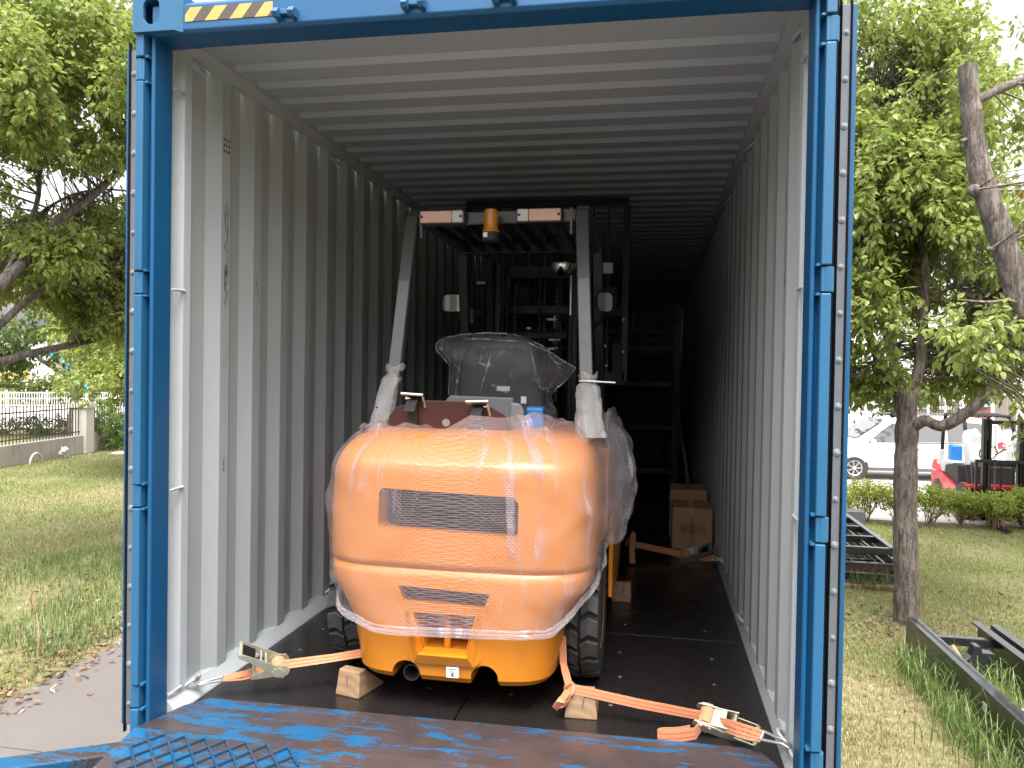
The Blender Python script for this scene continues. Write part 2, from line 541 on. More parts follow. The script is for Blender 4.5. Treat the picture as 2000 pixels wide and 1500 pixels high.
    # bubble wrap: clear film, round air cells in offset rows, rim highlights put into the opacity
    def wrap(name, body, cell_amt, cell, tint, crinkle=0.0):
        t = NT(name)
        uv = t.n('UVMap')
        sc = t.n('VectorMath', operation='MULTIPLY'); t.l(uv.outputs[0], sc.inputs[0]); sc.inputs[1].default_value = (1 / cell, 1 / (cell * 1.732), 1)
        def lat(off):
            a = t.n('VectorMath', operation='ADD'); t.l(sc.outputs[0], a.inputs[0]); a.inputs[1].default_value = (off, off, 0)
            f_ = t.n('VectorMath', operation='FRACTION'); t.l(a.outputs[0], f_.inputs[0])
            s_ = t.n('VectorMath', operation='SUBTRACT'); t.l(f_.outputs[0], s_.inputs[0]); s_.inputs[1].default_value = (0.5, 0.5, 0)
            g = t.n('VectorMath', operation='MULTIPLY'); t.l(s_.outputs[0], g.inputs[0]); g.inputs[1].default_value = (1, 1.732, 0)
            ln = t.n('VectorMath', operation='LENGTH'); t.l(g.outputs[0], ln.inputs[0])
            return ln.outputs['Value']
        d = t.math('MINIMUM', lat(0.0), lat(0.5))
        dome = t.math('SQRT', t.math('MAXIMUM', t.math('SUBTRACT', 0.2116, t.math('MULTIPLY', d, d)), 0.0))
        rim = t.step(t.math('ABSOLUTE', t.math('SUBTRACT', d, 0.44)), 0.10, 0.02)
        rot = t.n('Mapping'); rot.inputs['Rotation'].default_value = (0, 0, -0.75); rot.inputs['Scale'].default_value = (1.0, 0.11, 1); t.l(uv.outputs[0], rot.inputs[0])
        fold = t.step(t.noise(17, 7, 0.60, vec=rot.outputs[0], dist=0.5), 0.53, 0.66)  # milky fold patches, with white glare streaks put into the opacity
        fac = t.math('ADD', t.math('MULTIPLY_ADD', rim, cell_amt, body), t.math('MULTIPLY', fold, 0.34), clamp=True)
        h = t.math('ADD', t.math('MULTIPLY', dome, 1.0), t.math('MULTIPLY', t.noise(16, 5, vec=uv.outputs[0]), 0.8 + crinkle))
        h = t.math('ADD', h, t.math('MULTIPLY', t.noise(17, 7, 0.60, vec=rot.outputs[0], dist=0.5), 3.0))
        nr = t.bump(h, 0.8, 0.007)
        tr = t.n('BsdfTransparent'); tr.inputs[0].default_value = (0.985, 0.965, 0.965, 1)
        t.set(col=tint, rough=0.22, spec=0.8, nrm=nr, coat=0.3)
        tl = t.n('BsdfTranslucent'); tl.inputs[0].default_value = (*tint, 1); t.l(nr, tl.inputs['Normal'])
        m1 = t.n('MixShader'); m1.inputs[0].default_value = 0.35; t.l(t.b.outputs[0], m1.inputs[1]); t.l(tl.outputs[0], m1.inputs[2])
        m2 = t.n('MixShader'); t.l(fac, m2.inputs[0]); t.l(tr.outputs[0], m2.inputs[1]); t.l(m1.outputs[0], m2.inputs[2])
        t.l(m2.outputs[0], t.out.inputs[0])
        return t.m
    MAT['wrap'] = wrap('bubble_wrap', 0.17, 0.22, 0.0105, (0.56, 0.48, 0.51))
    MAT['wrap_loose'] = wrap('bubble_wrap_loose', 0.17, 0.18, 0.0105, (0.80, 0.77, 0.80))
    MAT['wrap_thick'] = wrap('bubble_wrap_layers', 0.40, 0.25, 0.0105, (0.80, 0.79, 0.79), 1.5)
    # thin clear film
    t = NT('clear_film')
    cr = t.noise(9, 8, 0.65, dist=1.2)
    fold = t.step(cr, 0.56, 0.70)
    tr = t.n('BsdfTransparent'); tr.inputs[0].default_value = (0.97, 0.97, 0.98, 1)
    t.set(col=(0.62, 0.62, 0.64), rough=0.14, spec=1.0, coat=1.0, nrm=t.bump(cr, 1.0, 0.05))
    m2 = t.n('MixShader'); t.l(t.math('MULTIPLY_ADD', fold, 0.42, 0.11), m2.inputs[0]); t.l(tr.outputs[0], m2.inputs[1]); t.l(t.b.outputs[0], m2.inputs[2])
    t.l(m2.outputs[0], t.out.inputs[0])
    MAT['film'] = t.m
    t = NT('white_film')
    tr = t.n('BsdfTransparent'); t.set(col=(0.8, 0.8, 0.81), rough=0.3, nrm=t.bump(t.noise(14, 6), 0.6, 0.03))
    m2 = t.n('MixShader'); m2.inputs[0].default_value = 0.72; t.l(tr.outputs[0], m2.inputs[1]); t.l(t.b.outputs[0], m2.inputs[2])
    t.l(m2.outputs[0], t.out.inputs[0]); MAT['whitefilm'] = t.m
    t = NT('film_highlight')  # pale film for the modelled highlights on the seat bag
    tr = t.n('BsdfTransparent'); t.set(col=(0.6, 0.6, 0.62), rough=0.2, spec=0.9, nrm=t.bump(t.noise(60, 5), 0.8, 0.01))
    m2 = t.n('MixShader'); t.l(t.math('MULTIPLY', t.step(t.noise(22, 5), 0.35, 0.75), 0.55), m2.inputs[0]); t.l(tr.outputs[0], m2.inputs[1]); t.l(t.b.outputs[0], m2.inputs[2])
    t.l(m2.outputs[0], t.out.inputs[0]); MAT['filmhighlight'] = t.m

    # plants
    def leaf(name, dark, light, tr=0.50, var_scale=0.9, odd=None):
        t = NT(name)
        g = t.n('NewGeometry'); rp = g.outputs['Random Per Island']
        big = t.noise(var_scale, 3, vec=g.outputs['Position'])
        f = t.math('ADD', t.math('MULTIPLY', rp, 0.55), t.math('MULTIPLY', t.step(big, 0.36, 0.66), 0.45))
        c = t.mix(f, dark, light)
        if odd: c = t.mix(t.math('GREATER_THAN', rp, odd[0]), c, odd[1])
        t.set(col=c, rough=0.38, spec=0.5)
        tl = t.n('BsdfTranslucent'); t.l(t.mix(0.35, c, (0.34, 0.41, 0.08)), tl.inputs[0])
        m1 = t.n('MixShader'); m1.inputs[0].default_value = tr
        t.l(t.b.outputs[0], m1.inputs[1]); t.l(tl.outputs[0], m1.inputs[2]); t.l(m1.outputs[0], t.out.inputs[0])
        return t.m
    MAT['leaf'] = leaf('camphor_leaf', (0.180, 0.235, 0.055), (0.40, 0.455, 0.135), odd=(0.9965, (0.45, 0.16, 0.06)))
    MAT['leaf_one'] = leaf('camphor_leaf_single', (0.13, 0.20, 0.03), (0.25, 0.33, 0.06))
    MAT['leaf_dark'] = leaf('dark_leaf', (0.04, 0.07, 0.018), (0.10, 0.15, 0.04))
    MAT['leaf_hedge'] = leaf('hedge_leaf', (0.15, 0.20, 0.03), (0.40, 0.44, 0.09))
    MAT['leaf_far'] = leaf('far_hedge_leaf', (0.06, 0.09, 0.02), (0.17, 0.21, 0.06))
    MAT['vine'] = leaf('vine_leaf', (0.06, 0.12, 0.02), (0.17, 0.26, 0.06))
    MAT['rustleaf'] = leaf('russet_leaf', (0.45, 0.15, 0.05), (0.55, 0.25, 0.08))
    MAT['grass'] = leaf('grass_blade', (0.085, 0.135, 0.024), (0.25, 0.285, 0.085), 0.25, 0.8, odd=(0.95, (0.46, 0.38, 0.20)))
    MAT['grass_dry'] = leaf('dry_grass_blade', (0.20, 0.19, 0.06), (0.36, 0.30, 0.155), 0.2, 1.1)
    MAT['grass_tall'] = leaf('tall_grass_blade', (0.045, 0.085, 0.02), (0.19, 0.26, 0.075), 0.3)
    MAT['litter'] = leaf('fallen_leaf', (0.11, 0.065, 0.04), (0.27, 0.175, 0.105), 0.1, 2.0)
    t = NT('bark')
    n1 = t.noise(26, 8, 0.68, stretch=(1, 1, 0.16), dist=0.35)
    n2 = t.noise(70, 6, 0.6, stretch=(1, 1, 0.35))
    cr = t.step(t.math('ADD', n1, t.math('MULTIPLY', t.math('SUBTRACT', n2, 0.5), 0.35)), 0.36, 0.60)
    c = t.mix(cr, (0.066, 0.052, 0.044), t.ramp(t.noise(5, 6), [(0.3, (0.165, 0.130, 0.110)), (0.7, (0.27, 0.22, 0.195))]))
    c = t.mix(t.step(t.noise(1.6, 4), 0.52, 0.75), c, (0.085, 0.07, 0.06))
    MAT['bark'] = t.set(col=c, rough=0.88, nrm=t.bump(t.math('ADD', cr, t.math('MULTIPLY', n2, 0.6)), 0.7, 0.010))
    # ground
    t = NT('lawn_soil')
    a = t.noise(0.55, 6, 0.6); b = t.noise(9, 7, 0.7)
    c = t.mix(t.step(a, 0.38, 0.62), (0.16, 0.17, 0.05), (0.25, 0.20, 0.105))
    c = t.mix(t.step(b, 0.4, 0.7), c, (0.12, 0.11, 0.04))
    MAT['lawn'] = t.set(col=c, rough=0.95, nrm=t.bump(t.noise(35, 6), 0.7, 0.03))
    t = NT('driveway_concrete')
    c = t.mix(t.noise(1.1, 7, 0.65), (0.105, 0.091, 0.083), (0.145, 0.127, 0.117))
    c = t.mix(t.math('MULTIPLY', t.step(t.noise(14, 8, 0.75), 0.5, 0.75), 0.35), c, (0.075, 0.063, 0.057))
    MAT['path'] = t.set(col=c, rough=0.85, nrm=t.bump(t.noise(60, 6), 0.35, 0.006))
    MAT['yard'] = P('yard_concrete', (0.38, 0.345, 0.32), 0.8, var=0.12, scale=0.8, bump=0.2)
    MAT['road'] = P('road_surface', (0.44, 0.40, 0.40), 0.85, var=0.1, scale=0.4)
    t = NT('stained_render')
    c = t.mix(t.noise(2.5, 7, 0.65, stretch=(1, 1, 0.45)), (0.20, 0.18, 0.165), (0.42, 0.385, 0.35))
    c = t.mix(t.math('MULTIPLY', t.step(t.noise(5, 7, 0.7, stretch=(1, 1, 0.15)), 0.5, 0.7), 0.5), c, (0.13, 0.115, 0.10))
    MAT['render'] = t.set(col=c, rough=0.9, nrm=t.bump(t.noise(30, 5), 0.3, 0.008))
    MAT['pillar'] = P('pillar_render', (0.47, 0.435, 0.40), 0.85, var=0.12, scale=3, dirt=((0.26, 0.23, 0.2), 0.5))
    MAT['iron'] = P('dark_iron', (0.035, 0.03, 0.028), 0.6, dirt=((0.11, 0.06, 0.04), 0.4))
    MAT['whiterail'] = P('white_railing', (0.66, 0.64, 0.63), 0.5)
    MAT['lamp_grey'] = P('galvanised_pole', (0.50, 0.49, 0.50), 0.45)
    MAT['carwhite'] = P('white_car_paint', (0.78, 0.765, 0.755), 0.22, var=0.02, coat=0.8, rvar=0.02)
    MAT['carsilver'] = P('silver_car_paint', (0.45, 0.46, 0.48), 0.28, var=0.02, coat=0.8, metal=0.3, rvar=0.02)
    t = NT('car_glass'); MAT['carglass'] = t.set(col=t.mix(t.noise(1.5), (0.045, 0.045, 0.05), (0.075, 0.07, 0.07)), rough=0.04, spec=1.0, coat=1.0, crough=0.02)
    MAT['taillight'] = P('tail_light', (0.6, 0.03, 0.05), 0.2, coat=0.6)
    MAT['alloy'] = P('alloy_wheel', (0.62, 0.62, 0.63), 0.35, metal=0.7)
    MAT['signwall'] = P('sign_wall_stone', (0.19, 0.155, 0.135), 0.6, var=0.2, scale=1.5)
    MAT['letter'] = P('pale_gold_letter', (0.72, 0.62, 0.48), 0.4)
    MAT['cream'] = P('cream_wall', (0.68, 0.62, 0.50), 0.8, var=0.06)
    MAT['palewall'] = P('pale_wall', (0.72, 0.71, 0.69), 0.8, var=0.05)
    MAT['greywall'] = P('grey_wall', (0.42, 0.41, 0.41), 0.8, var=0.1)
    MAT['yellow'] = P('yellow_wall', (0.74, 0.52, 0.16), 0.7, var=0.08)
    MAT['cyan'] = P('sky_blue_panel', (0.02, 0.38, 0.72), 0.5, var=0.08)
    MAT['coral'] = P('coral_panel', (0.72, 0.16, 0.12), 0.5)
    MAT['teal'] = P('teal_roof', (0.10, 0.42, 0.46), 0.5)
    MAT['maroon'] = P('maroon_paint', (0.20, 0.06, 0.055), 0.6)
    t = NT('pale_glass'); MAT['paleglass'] = t.set(col=t.mix(t.noise(0.5), (0.42, 0.44, 0.46), (0.55, 0.56, 0.57)), rough=0.1)
    t = NT('window_glass'); MAT['glass'] = t.set(col=t.mix(t.noise(0.8), (0.05, 0.06, 0.07), (0.1, 0.11, 0.12)), rough=0.05, spec=1.0)


make_materials()

# ================================================================== the ground
def sheet(name, poly, z, mat):
    b = MB(); b.add([(x, y, z) for x, y in poly], [tuple(range(len(poly)))])
    o = b.build(name, mat, fix=False); o['kind'] = 'structure'
    return o


sheet('ground', [(-400, -300), (400, -300), (400, 500), (-400, 500)], GZ - 0.012, MAT['lawn'])
ys = [-40.0, -20, -9.5, -6.5, -3.6, -0.6, 2.35, 5.2, 8.1, 11, 14, 18, 24, 32]
DRV = sheet('driveway', [(-4.6, -40), (1.95, -40), (1.95, 40), (-4.9, 40)], GZ - 0.006, MAT['path'])


def slab(x0, x1, y0, y1):
    b = MB(); g = 0.008
    b.add([(x0 + g, y0 + g, GZ), (x1 - g, y0 + g, GZ), (x1 - g, y1 - g, GZ), (x0 + g, y1 - g, GZ),
           (x0 + g, y0 + g, GZ - 0.005), (x1 - g, y0 + g, GZ - 0.005), (x1 - g, y1 - g, GZ - 0.005), (x0 + g, y1 - g, GZ - 0.005)],
          [(0, 1, 2, 3), (4, 0, 3, 7), (0, 4, 5, 1), (1, 5, 6, 2), (2, 6, 7, 3)])
    return b.build('concrete_slab', MAT['path'], DRV, fix=False)


for i in range(len(ys) - 1):
    slab(-4.80, -1.45, ys[i], ys[i + 1])
    slab(-1.45, 1.9, ys[i], ys[i + 1])
sheet('yard', [(1.9, 14.35), (60, 14.0), (60, 75), (1.9, 75)], GZ - 0.004, MAT['yard'])

# ================================================================== shipping container
CT = thing('shipping_container', 'blue shipping container with white corrugated inside and both doors swung open', 'container', (0, 0, 0))
LEN = 11.98


def corr(y0, first, pitch, flat, slope, depth, y1):
    """(y, offset) line of a corrugated sheet; offset 0 = inner flats, depth = outer flats"""
    pts = [(y0, depth)]
    y = first
    while y + pitch < y1 - 0.1:
        pts += [(y - slope, depth), (y, 0), (y + flat, 0), (y + flat + slope, depth)]
        y += pitch
    pts.append((y1, depth))
    return pts


wl = corr(0.115, 0.356, 0.278, 0.072, 0.068, 0.036, LEN)
for sgn in (-1, 1):
    for off, m_, nm in ((0, 'white', 'side_wall'), (0.004, 'blue', 'outer_skin')):
        b = MB(); n = len(wl)
        vs = [(sgn * (1.172 + d + off), y, 0.0 if off == 0 else -0.1) for y, d in wl] + [(sgn * (1.172 + d + off), y, 2.66) for y, d in wl]
        b.add(vs, [(i, i + 1, n + i + 1, n + i) for i in range(n - 1)])
        b.build(nm, MAT[m_], CT, fix=False)
    # bottom rail: a white lip that slopes from the wall to the floor
    b = MB(); xi = 1.130 if sgn < 0 else 1.155
    b.prism([(sgn * xi, 0.004), (sgn * 1.176, 0.055), (sgn * 1.21, 0.06), (sgn * 1.21, -0.12), (sgn * xi, -0.12)], 'y', 0.005, LEN)
    b.build('bottom_rail', MAT['white'], CT, bevel=0.004)
    b = MB(); b.prism([(sgn * 1.135, 2.672), (sgn * 1.135, 2.64), (sgn * 1.17, 2.612), (sgn * 1.2, 2.612), (sgn * 1.2, 2.672)], 'y', 0.0, LEN)
    b.build('top_rail', MAT['white'], CT, bevel=0.004)
    # inner, white half of the rear post: a J-shaped gutter
    b = MB()
    b.prism([(sgn * 1.171, 0.0), (sgn * 1.212, 0.0), (sgn * 1.212, 0.118), (sgn * 1.172, 0.135), (sgn * 1.166, 0.122), (sgn * 1.170, 0.080), (sgn * 1.204, 0.062), (sgn * 1.204, 0.012)], 'z', 0.0, 2.64)
    b.build('post_gutter', MAT['white'], CT, bevel=0.004)
    # blue rear post
    b = MB()
    b.prism([(sgn * 1.170, 0.0), (sgn * 1.170, -0.108), (sgn * 1.176, -0.114), (sgn * 1.184, -0.112), (sgn * 1.192, -0.092), (sgn * 1.20, -0.090), (sgn * 1.232, -0.090), (sgn * 1.232, -0.03), (sgn * 1.213, 0.0)], 'z', -0.16, 2.60)
    pst = b.build('corner_post', MAT['blue'], CT, bevel=0.003)
    hz = [0.115, 0.872, 1.672, 2.465]
    lo = -0.12
    for h in hz + [None]:
        hi = (h - 0.045) if h is not None else 2.60
        b = MB(); b.box((min(sgn * 1.199, sgn * 1.231), -0.138, lo), (max(sgn * 1.199, sgn * 1.231), -0.088, hi))
        b.build('hinge_bar', MAT['blue_light'], pst, bevel=0.004)
        if h is None: break
        b = MB(); b.lathe([(0.021, h - 0.04), (0.021, h + 0.04)], (sgn * 1.222, -0.112, 0), 'z', 16)
        b.box((min(sgn * 1.201, sgn * 1.222), -0.130, h - 0.04), (max(sgn * 1.201, sgn * 1.222), -0.091, h + 0.04))
        b.build('hinge', MAT['blue_light'], pst, bevel=0.003)
        for zz in (h - 0.047, h + 0.047):
            b = MB(); b.box((min(sgn * 1.186, sgn * 1.2), -0.128, zz - 0.004), (max(sgn * 1.186, sgn * 1.2), -0.088, zz + 0.004))
            b.build('hinge_lug', MAT['blue_light'], pst)
        lo = h + 0.045
    for zz in (0.07, 0.875, 1.66, 2.44):
        b = MB(); b.tube([(sgn * 1.172, 0.004, zz), (sgn * 1.169, 0.03, zz + 0.002), (sgn * 1.168, 0.09, zz + 0.004)], 0.006, 8)
        b.build('lashing_bar', MAT['white'], CT, smooth=60)
    # lashing rings along floor and ceiling
    for yy in (0.165, 1.55, 2.86, 4.3, 5.7):
        for zz, sg in ((0.055, 1), (2.585, -1)):
            if sg < 0 and yy > 3: continue
            b = MB(); c = Vector((sgn * 1.150, yy, zz))
            b.tube([c + Vector((sgn * 0.03, math.cos(a) * 0.048, sg * math.sin(a) * 0.03 - sgn * 0)) + Vector((-sgn * math.sin(a) * 0.035, 0, 0)) for a in np.linspace(-0.25, math.pi + 0.25, 12)], 0.0075, 8)
            b.build('lashing_ring', MAT['white'], CT, smooth=60)

# roof: cross corrugation
rl = [(0.0, 2.652)]
y = 0.30
while y < LEN - 0.25:
    rl += [(y, 2.652), (y + 0.028, 2.672), (y + 0.078, 2.672), (y + 0.106, 2.652)]
    y += 0.2085
rl.append((LEN, 2.652))
for off, m_, nm in ((0, 'white', 'roof'), (0.004, 'blue', 'roof_skin')):
    b = MB(); n = len(rl)
    b.add([(-1.19, y, z + off) for y, z in rl] + [(1.19, y, z + off) for y, z in rl], [(i, i + 1, n + i + 1, n + i) for i in range(n - 1)])
    b.build(nm, MAT[m_], CT, fix=False)
b = MB()
el = corr(-1.2, -1.0, 0.25, 0.09, 0.035, 0.045, 1.2); n = len(el)
b.add([(x, LEN - 0.05 + d, 0.0) for x, d in el] + [(x, LEN - 0.05 + d, 2.66) for x, d in el], [(i, i + 1, n + i + 1, n + i) for i in range(n - 1)])
b.build('end_wall', MAT['white'], CT, fix=False)
b = MB(); b.box((-1.22, LEN + 0.02, -0.12), (1.22, LEN + 0.06, 2.68)); b.build('end_frame', MAT['blue'], CT)

# floor: plywood panels with open joints over a dark cross-member deck
b = MB(); b.box((-1.17, 0.0, -0.14), (1.17, LEN, -0.031)); b.build('cross_members', MAT['black_matt'], CT)
yy = [0.002, 1.352, 3.75, 6.15, 8.55, 10.95, LEN]
for i in range(len(yy) - 1):
    for x0, x1 in ((-1.16, -0.062), (-0.058, 1.16)):
        b = MB(); b.box((x0 + 0.001, yy[i] + 0.002, -0.03), (x1 - 0.001, yy[i + 1] - 0.002, 0.0))
        fb = b.build('floor_board', MAT['floor'], CT, bevel=0.0015, seg=1)
        for sx_ in (x0 + 0.18, (x0 + x1) / 2, x1 - 0.18):
            for sy in np.arange(yy[i] + 0.16, min(yy[i + 1], 4.2), 0.305):
                b = MB(); b.lathe([(0.0, 0.0016), (0.0075, 0.0014), (0.009, 0.0)], (sx_ + random.uniform(-.02, .02), sy + random.uniform(-.012, .012), 0.0), 'z', 10, closed=False)
                b.build('screw', MAT['screw'], fb, smooth=60)
# header, corner castings, tape, lock keepers
b = MB()
b.prism([(-0.118, 2.588), (-0.13, 2.60), (-0.13, 2.690), (-0.112, 2.705), (-0.06, 2.715), (0.0, 2.70), (0.0, 2.585)], 'x', -1.17, 1.17)
HD = b.build('header_beam', MAT['blue'], CT, bevel=0.004)
for sgn in (-1, 1):
    xo, xi = sgn * 1.236, sgn * 1.062
    b = MB(); b.prism([(xo, 2.592), (xi, 2.592), (xi, 2.732), (xo, 2.732)], 'y', -0.150, 0.02)
    cst = b.build('corner_casting', MAT['blue_light'], CT, bevel=0.008)
    ct_ = MB()
    cx, cz = sgn * 1.160, 2.668
    prof = [(cx + 0.033 * math.cos(a), cz + (0.016 if math.sin(a) > 0 else -0.016) + 0.033 * math.sin(a)) for a in np.linspace(0, 2 * math.pi, 25)[:-1]]
    ct_.prism(prof, 'y', -0.30, -0.02)
    cut = ct_.build('cutter', None)
    cut2 = MB(); cut2.box((sgn * 1.15 - 0.065, -0.135, 2.615), (sgn * 1.15 + 0.065, -0.01, 2.71))
    cut2 = cut2.build('cutter', None)
    cst.modifiers.clear()
    for c_ in (cut2, cut):
        mo = cst.modifiers.new('cut', 'BOOLEAN'); mo.operation = 'DIFFERENCE'; mo.object = c_; mo.solver = 'EXACT'
    bpy.context.view_layer.update()
    ev = cst.evaluated_get(bpy.context.evaluated_depsgraph_get())
    me = bpy.data.meshes.new_from_object(ev)
    cst.modifiers.clear(); cst.data = me
    bpy.data.objects.remove(cut); bpy.data.objects.remove(cut2)
    bv = cst.modifiers.new('bevel', 'BEVEL'); bv.width = 0.005; bv.segments = 2; bv.limit_method = 'ANGLE'; bv.angle_limit = R(50)
    # slanted web that ties the casting to the header
    b = MB(); b.prism([(xi, -0.150), (xi - sgn * 0.020, -0.131), (xi - sgn * 0.020, -0.06), (xi + sgn * 0.002, -0.06)], 'z', 2.59, 2.732)
    b.build('casting_web', MAT['blue_light'], CT)
b = MB(); b.box((-1.034, -0.1325, 2.627), (-0.688, -0.1303, 2.678)); b.build('hazard_tape', MAT['tape'], HD)
b = MB(); b.box((0.688, -0.1325, 2.627), (1.034, -0.1303, 2.678)); b.build('hazard_tape', MAT['tape'], HD)
for kx in (-0.632, -0.156, 0.163, 0.64):
    b = MB()
    for dx in (-0.030, 0.030):
        b.prism([(-0.129, 2.645), (-0.165, 2.640), (-0.178, 2.622), (-0.165, 2.606), (-0.129, 2.610)], 'x', kx + dx - 0.011, kx + dx + 0.011)
    b.box((kx - 0.03, -0.150, 2.622), (kx + 0.03, -0.129, 2.642))
    b.build('lock_keeper', MAT['blue_light'], HD, bevel=0.003)
b = MB(); b.box((-1.2, -0.12, -0.16), (1.2, 0.0, -0.012)); b.build('door_sill', MAT['blue'], CT, bevel=0.005)
# ventilator: three rows of three holes on the first outer flat
for i in range(3):
    for j in range(3):
        b = MB(); b.lathe([(0.0, 0), (0.0062, 0)], (0, 0, 0), 'x', 10, closed=False)
        o = b.build('vent_hole', MAT['ink'], CT)
        o.location = (-1.1705, 0.372 + 0.020 * i, 2.352 - 0.025 * j)
b = MB()
# the doors, folded back along the sides
for sgn, x0, x1 in ((-1, -1.335, -1.285), (1, 1.262, 1.312)):
    b = MB(); b.box((x0, -0.046, -0.035), (x1, 1.14, 2.575))
    dr = b.build('door', MAT['blue'], CT, bevel=0.002)
    xa, xb = (x0, x1) if sgn > 0 else (x1, x0)      # xa = side next to the container
    q = sgn
    b = MB(); b.box((min(xa + q * 0.003, xa + q * 0.027), -0.050, -0.03), (max(xa + q * 0.003, xa + q * 0.027), -0.0463, 2.57))
    stp = b.build('seal_strip', MAT['greystrip'], dr)
    for (g0, g1, d0) in ((-0.005, 0.003, -0.062), (0.027, 0.037, -0.060)):
        b = MB(); b.prism([(xa + q * g0, -0.045), (xa + q * (g0 + g1) / 2, d0), (xa + q * g1, -0.045)], 'z', -0.06, 2.60)
        b.build('gasket', MAT['rubberseal'], dr)
    b = MB(); b.prism([(xa - q * 0.040, 0.03), (xa - q * 0.034, -0.02), (xa - q * 0.006, -0.040), (xa + q * 0.0, -0.030), (xa + q * 0.0, 0.03)], 'z', -0.06, 2.60)
    b.build('gasket', MAT['rubberseal'], dr, bevel=0.002)
    for k in range(17):
        zz = 0.05 + k * 0.152
        b = MB(); r0 = random.uniform(0.0085, 0.011)
        b.lathe([(r0 * random.uniform(1.0, 1.3), 0.0), (r0, -0.003), (r0 * 0.6, -0.0035), (r0 * 0.5, -0.006), (0, -0.007)], (xa + q * 0.015 + random.uniform(-.001, .001), -0.0499, zz), 'y', 10, closed=False)
        b.build('rivet', MAT['rivet'], dr, smooth=40)

# ================================================================== trailer under the container
TR = thing('trailer_chassis', 'black container trailer chassis with twin wheels under the blue container', 'trailer', (0, 5, GZ))
b = MB()
for x in (-0.5, 0.5):
    b.box((x - 0.07, 0.2, -0.55), (x + 0.07, LEN, -0.165))
for yv in (0.3, 3.0, 6.0, 9.0, 11.7):
    b.box((-1.2, yv - 0.08, -0.30), (1.2, yv + 0.08, -0.165))
b.build('frame', MAT['black'], TR)
for yv in (1.9, 3.2, 4.5):
    for x in (-0.98, 0.98):
        b = MB(); b.lathe([(0.28, -0.15), (0.47, -0.17), (0.51, -0.12), (0.51, 0.12), (0.47, 0.17), (0.28, 0.15)], (x, yv, GZ + 0.51), 'x', 28)
        b.build('wheel', MAT['rubber'], TR, smooth=40)
    b = MB(); b.tube([(-0.9, yv, GZ + 0.51), (0.9, yv, GZ + 0.51)], 0.07, 12); b.beam((0.5, yv, GZ + 0.51), (0.5, yv, -0.5), 0.1, 0.1); b.beam((-0.5, yv, GZ + 0.51), (-0.5, yv, -0.5), 0.1, 0.1)
    b.build('axle', MAT['black'], TR)
for x in (-0.6, 0.6):
    b = MB(); b.box((x - 0.06, 9.6, GZ), (x + 0.06, 9.72, -0.2)); b.build('landing_leg', MAT['black'], TR)

# ================================================================== loading ramp
RP = thing('loading_ramp', 'worn blue steel loading ramp with its scraped tongue on the container floor', 'ramp', (0, -1.0, 0))
SL = (GZ + 0.02) / 8.5


def rz_(y):
    return 0.016 if y > -0.16 else 0.016 + (y + 0.16) * -SL


b = MB()
# deck as a strip so that the bend at the hinge line is real
yrow = [(0.150, -1.062, 1.077), (0.05, -1.13, 1.128), (-0.16, -1.192, 1.16), (-0.5, -1.192, 1.185), (-8.6, -1.192, 1.185)]
vs = []
for yv, xa, xb in yrow:
    zt = rz_(yv)
    vs += [(xa, yv - (0.012 if yv > 0.1 else 0), zt), (xb, yv + (0.012 if yv > 0.1 else 0), zt), (xb, yv, zt - 0.0145), (xa, yv, zt - 0.0145)]
fs = []
for i in range(len(yrow) - 1):
    a = i * 4
    fs += [(a, a + 4, a + 5, a + 1), (a + 1, a + 5, a + 6, a + 2), (a + 2, a + 6, a + 7, a + 3), (a + 3, a + 7, a + 4, a)]
fs += [(0, 1, 2, 3), (16, 19, 18, 17)]
b.add(vs, fs)
b.build('deck_plate', MAT['ramp'], RP)
b = MB()
for x0, x1 in ((-1.195, -1.13), (1.125, 1.19)):
    vs = []
    for yv in (-0.5, -8.6):
        zt = rz_(yv)
        vs += [(x0, yv, zt - 0.02), (x1, yv, zt - 0.02), (x1, yv, zt - 0.2), (x0, yv, zt - 0.2)]
    b.add(vs, [(0, 1, 2, 3), (7, 6, 5, 4), (0, 4, 5, 1), (1, 5, 6, 2), (2, 6, 7, 3), (3, 7, 4, 0)])
b.build('side_beam', MAT['ramp'], RP)
b = MB(); b.beam((-1.14, -0.155, -0.085), (-2.6, -0.93, -0.12), 0.10, 0.09); b.build('wing_beam', MAT['ramp'], RP, bevel=0.006)
for x in (-0.8, 0.8):
    b = MB(); b.box((x - 0.06, -4.0, GZ), (x + 0.06, -3.88, rz_(-3.9) - 0.02)); b.build('leg', MAT['ramp'], RP)


def mesh_panel(x0, x1, y0, y1):
    b = MB()
    a, c = 0.080, 0.043          # diamond length across, along
    ni = int((x1 - x0) / a); nj = int((y0 - y1) / c)
    for j in range(nj):
        for i in range(ni + 1):
            x = x0 + a * i + (a / 2 if j % 2 else 0); yv = y0 - c * j
            for sg in (-1, 1):
                p = Vector((x, yv, 0)); q = Vector((x + sg * a / 2, yv - c, 0))
                if not (x0 - 0.001 <= q.x <= x1 + 0.001 and x0 - 0.001 <= x <= x1 + 0.001): continue
                p.z = rz_(p.y) + 0.005; q.z = rz_(q.y) + 0.005
                b.beam(p, q, 0.0075, 0.008)
    return b.build('tread_mesh', MAT['meshblue'], RP)


mesh_panel(-1.13, -0.49, -0.185, -3.0)
mesh_panel(0.49, 1.13, -0.185, -3.0)

# ================================================================== the orange forklift
XC = -0.115
FL = thing('forklift', 'orange forklift in bubble wrap standing inside the blue container', 'forklift', (XC, 0.8, 0))


def lerp_tab(tab, z):
    if z <= tab[0][0]: return tab[0][1]
    for (a, va), (b, vb) in zip(tab, tab[1:]):
        if z <= b:
            t = (z - a) / (b - a); t = t * t * (3 - 2 * t) * 0.5 + t * 0.5
            return va + (vb - va) * t
    return tab[-1][1]


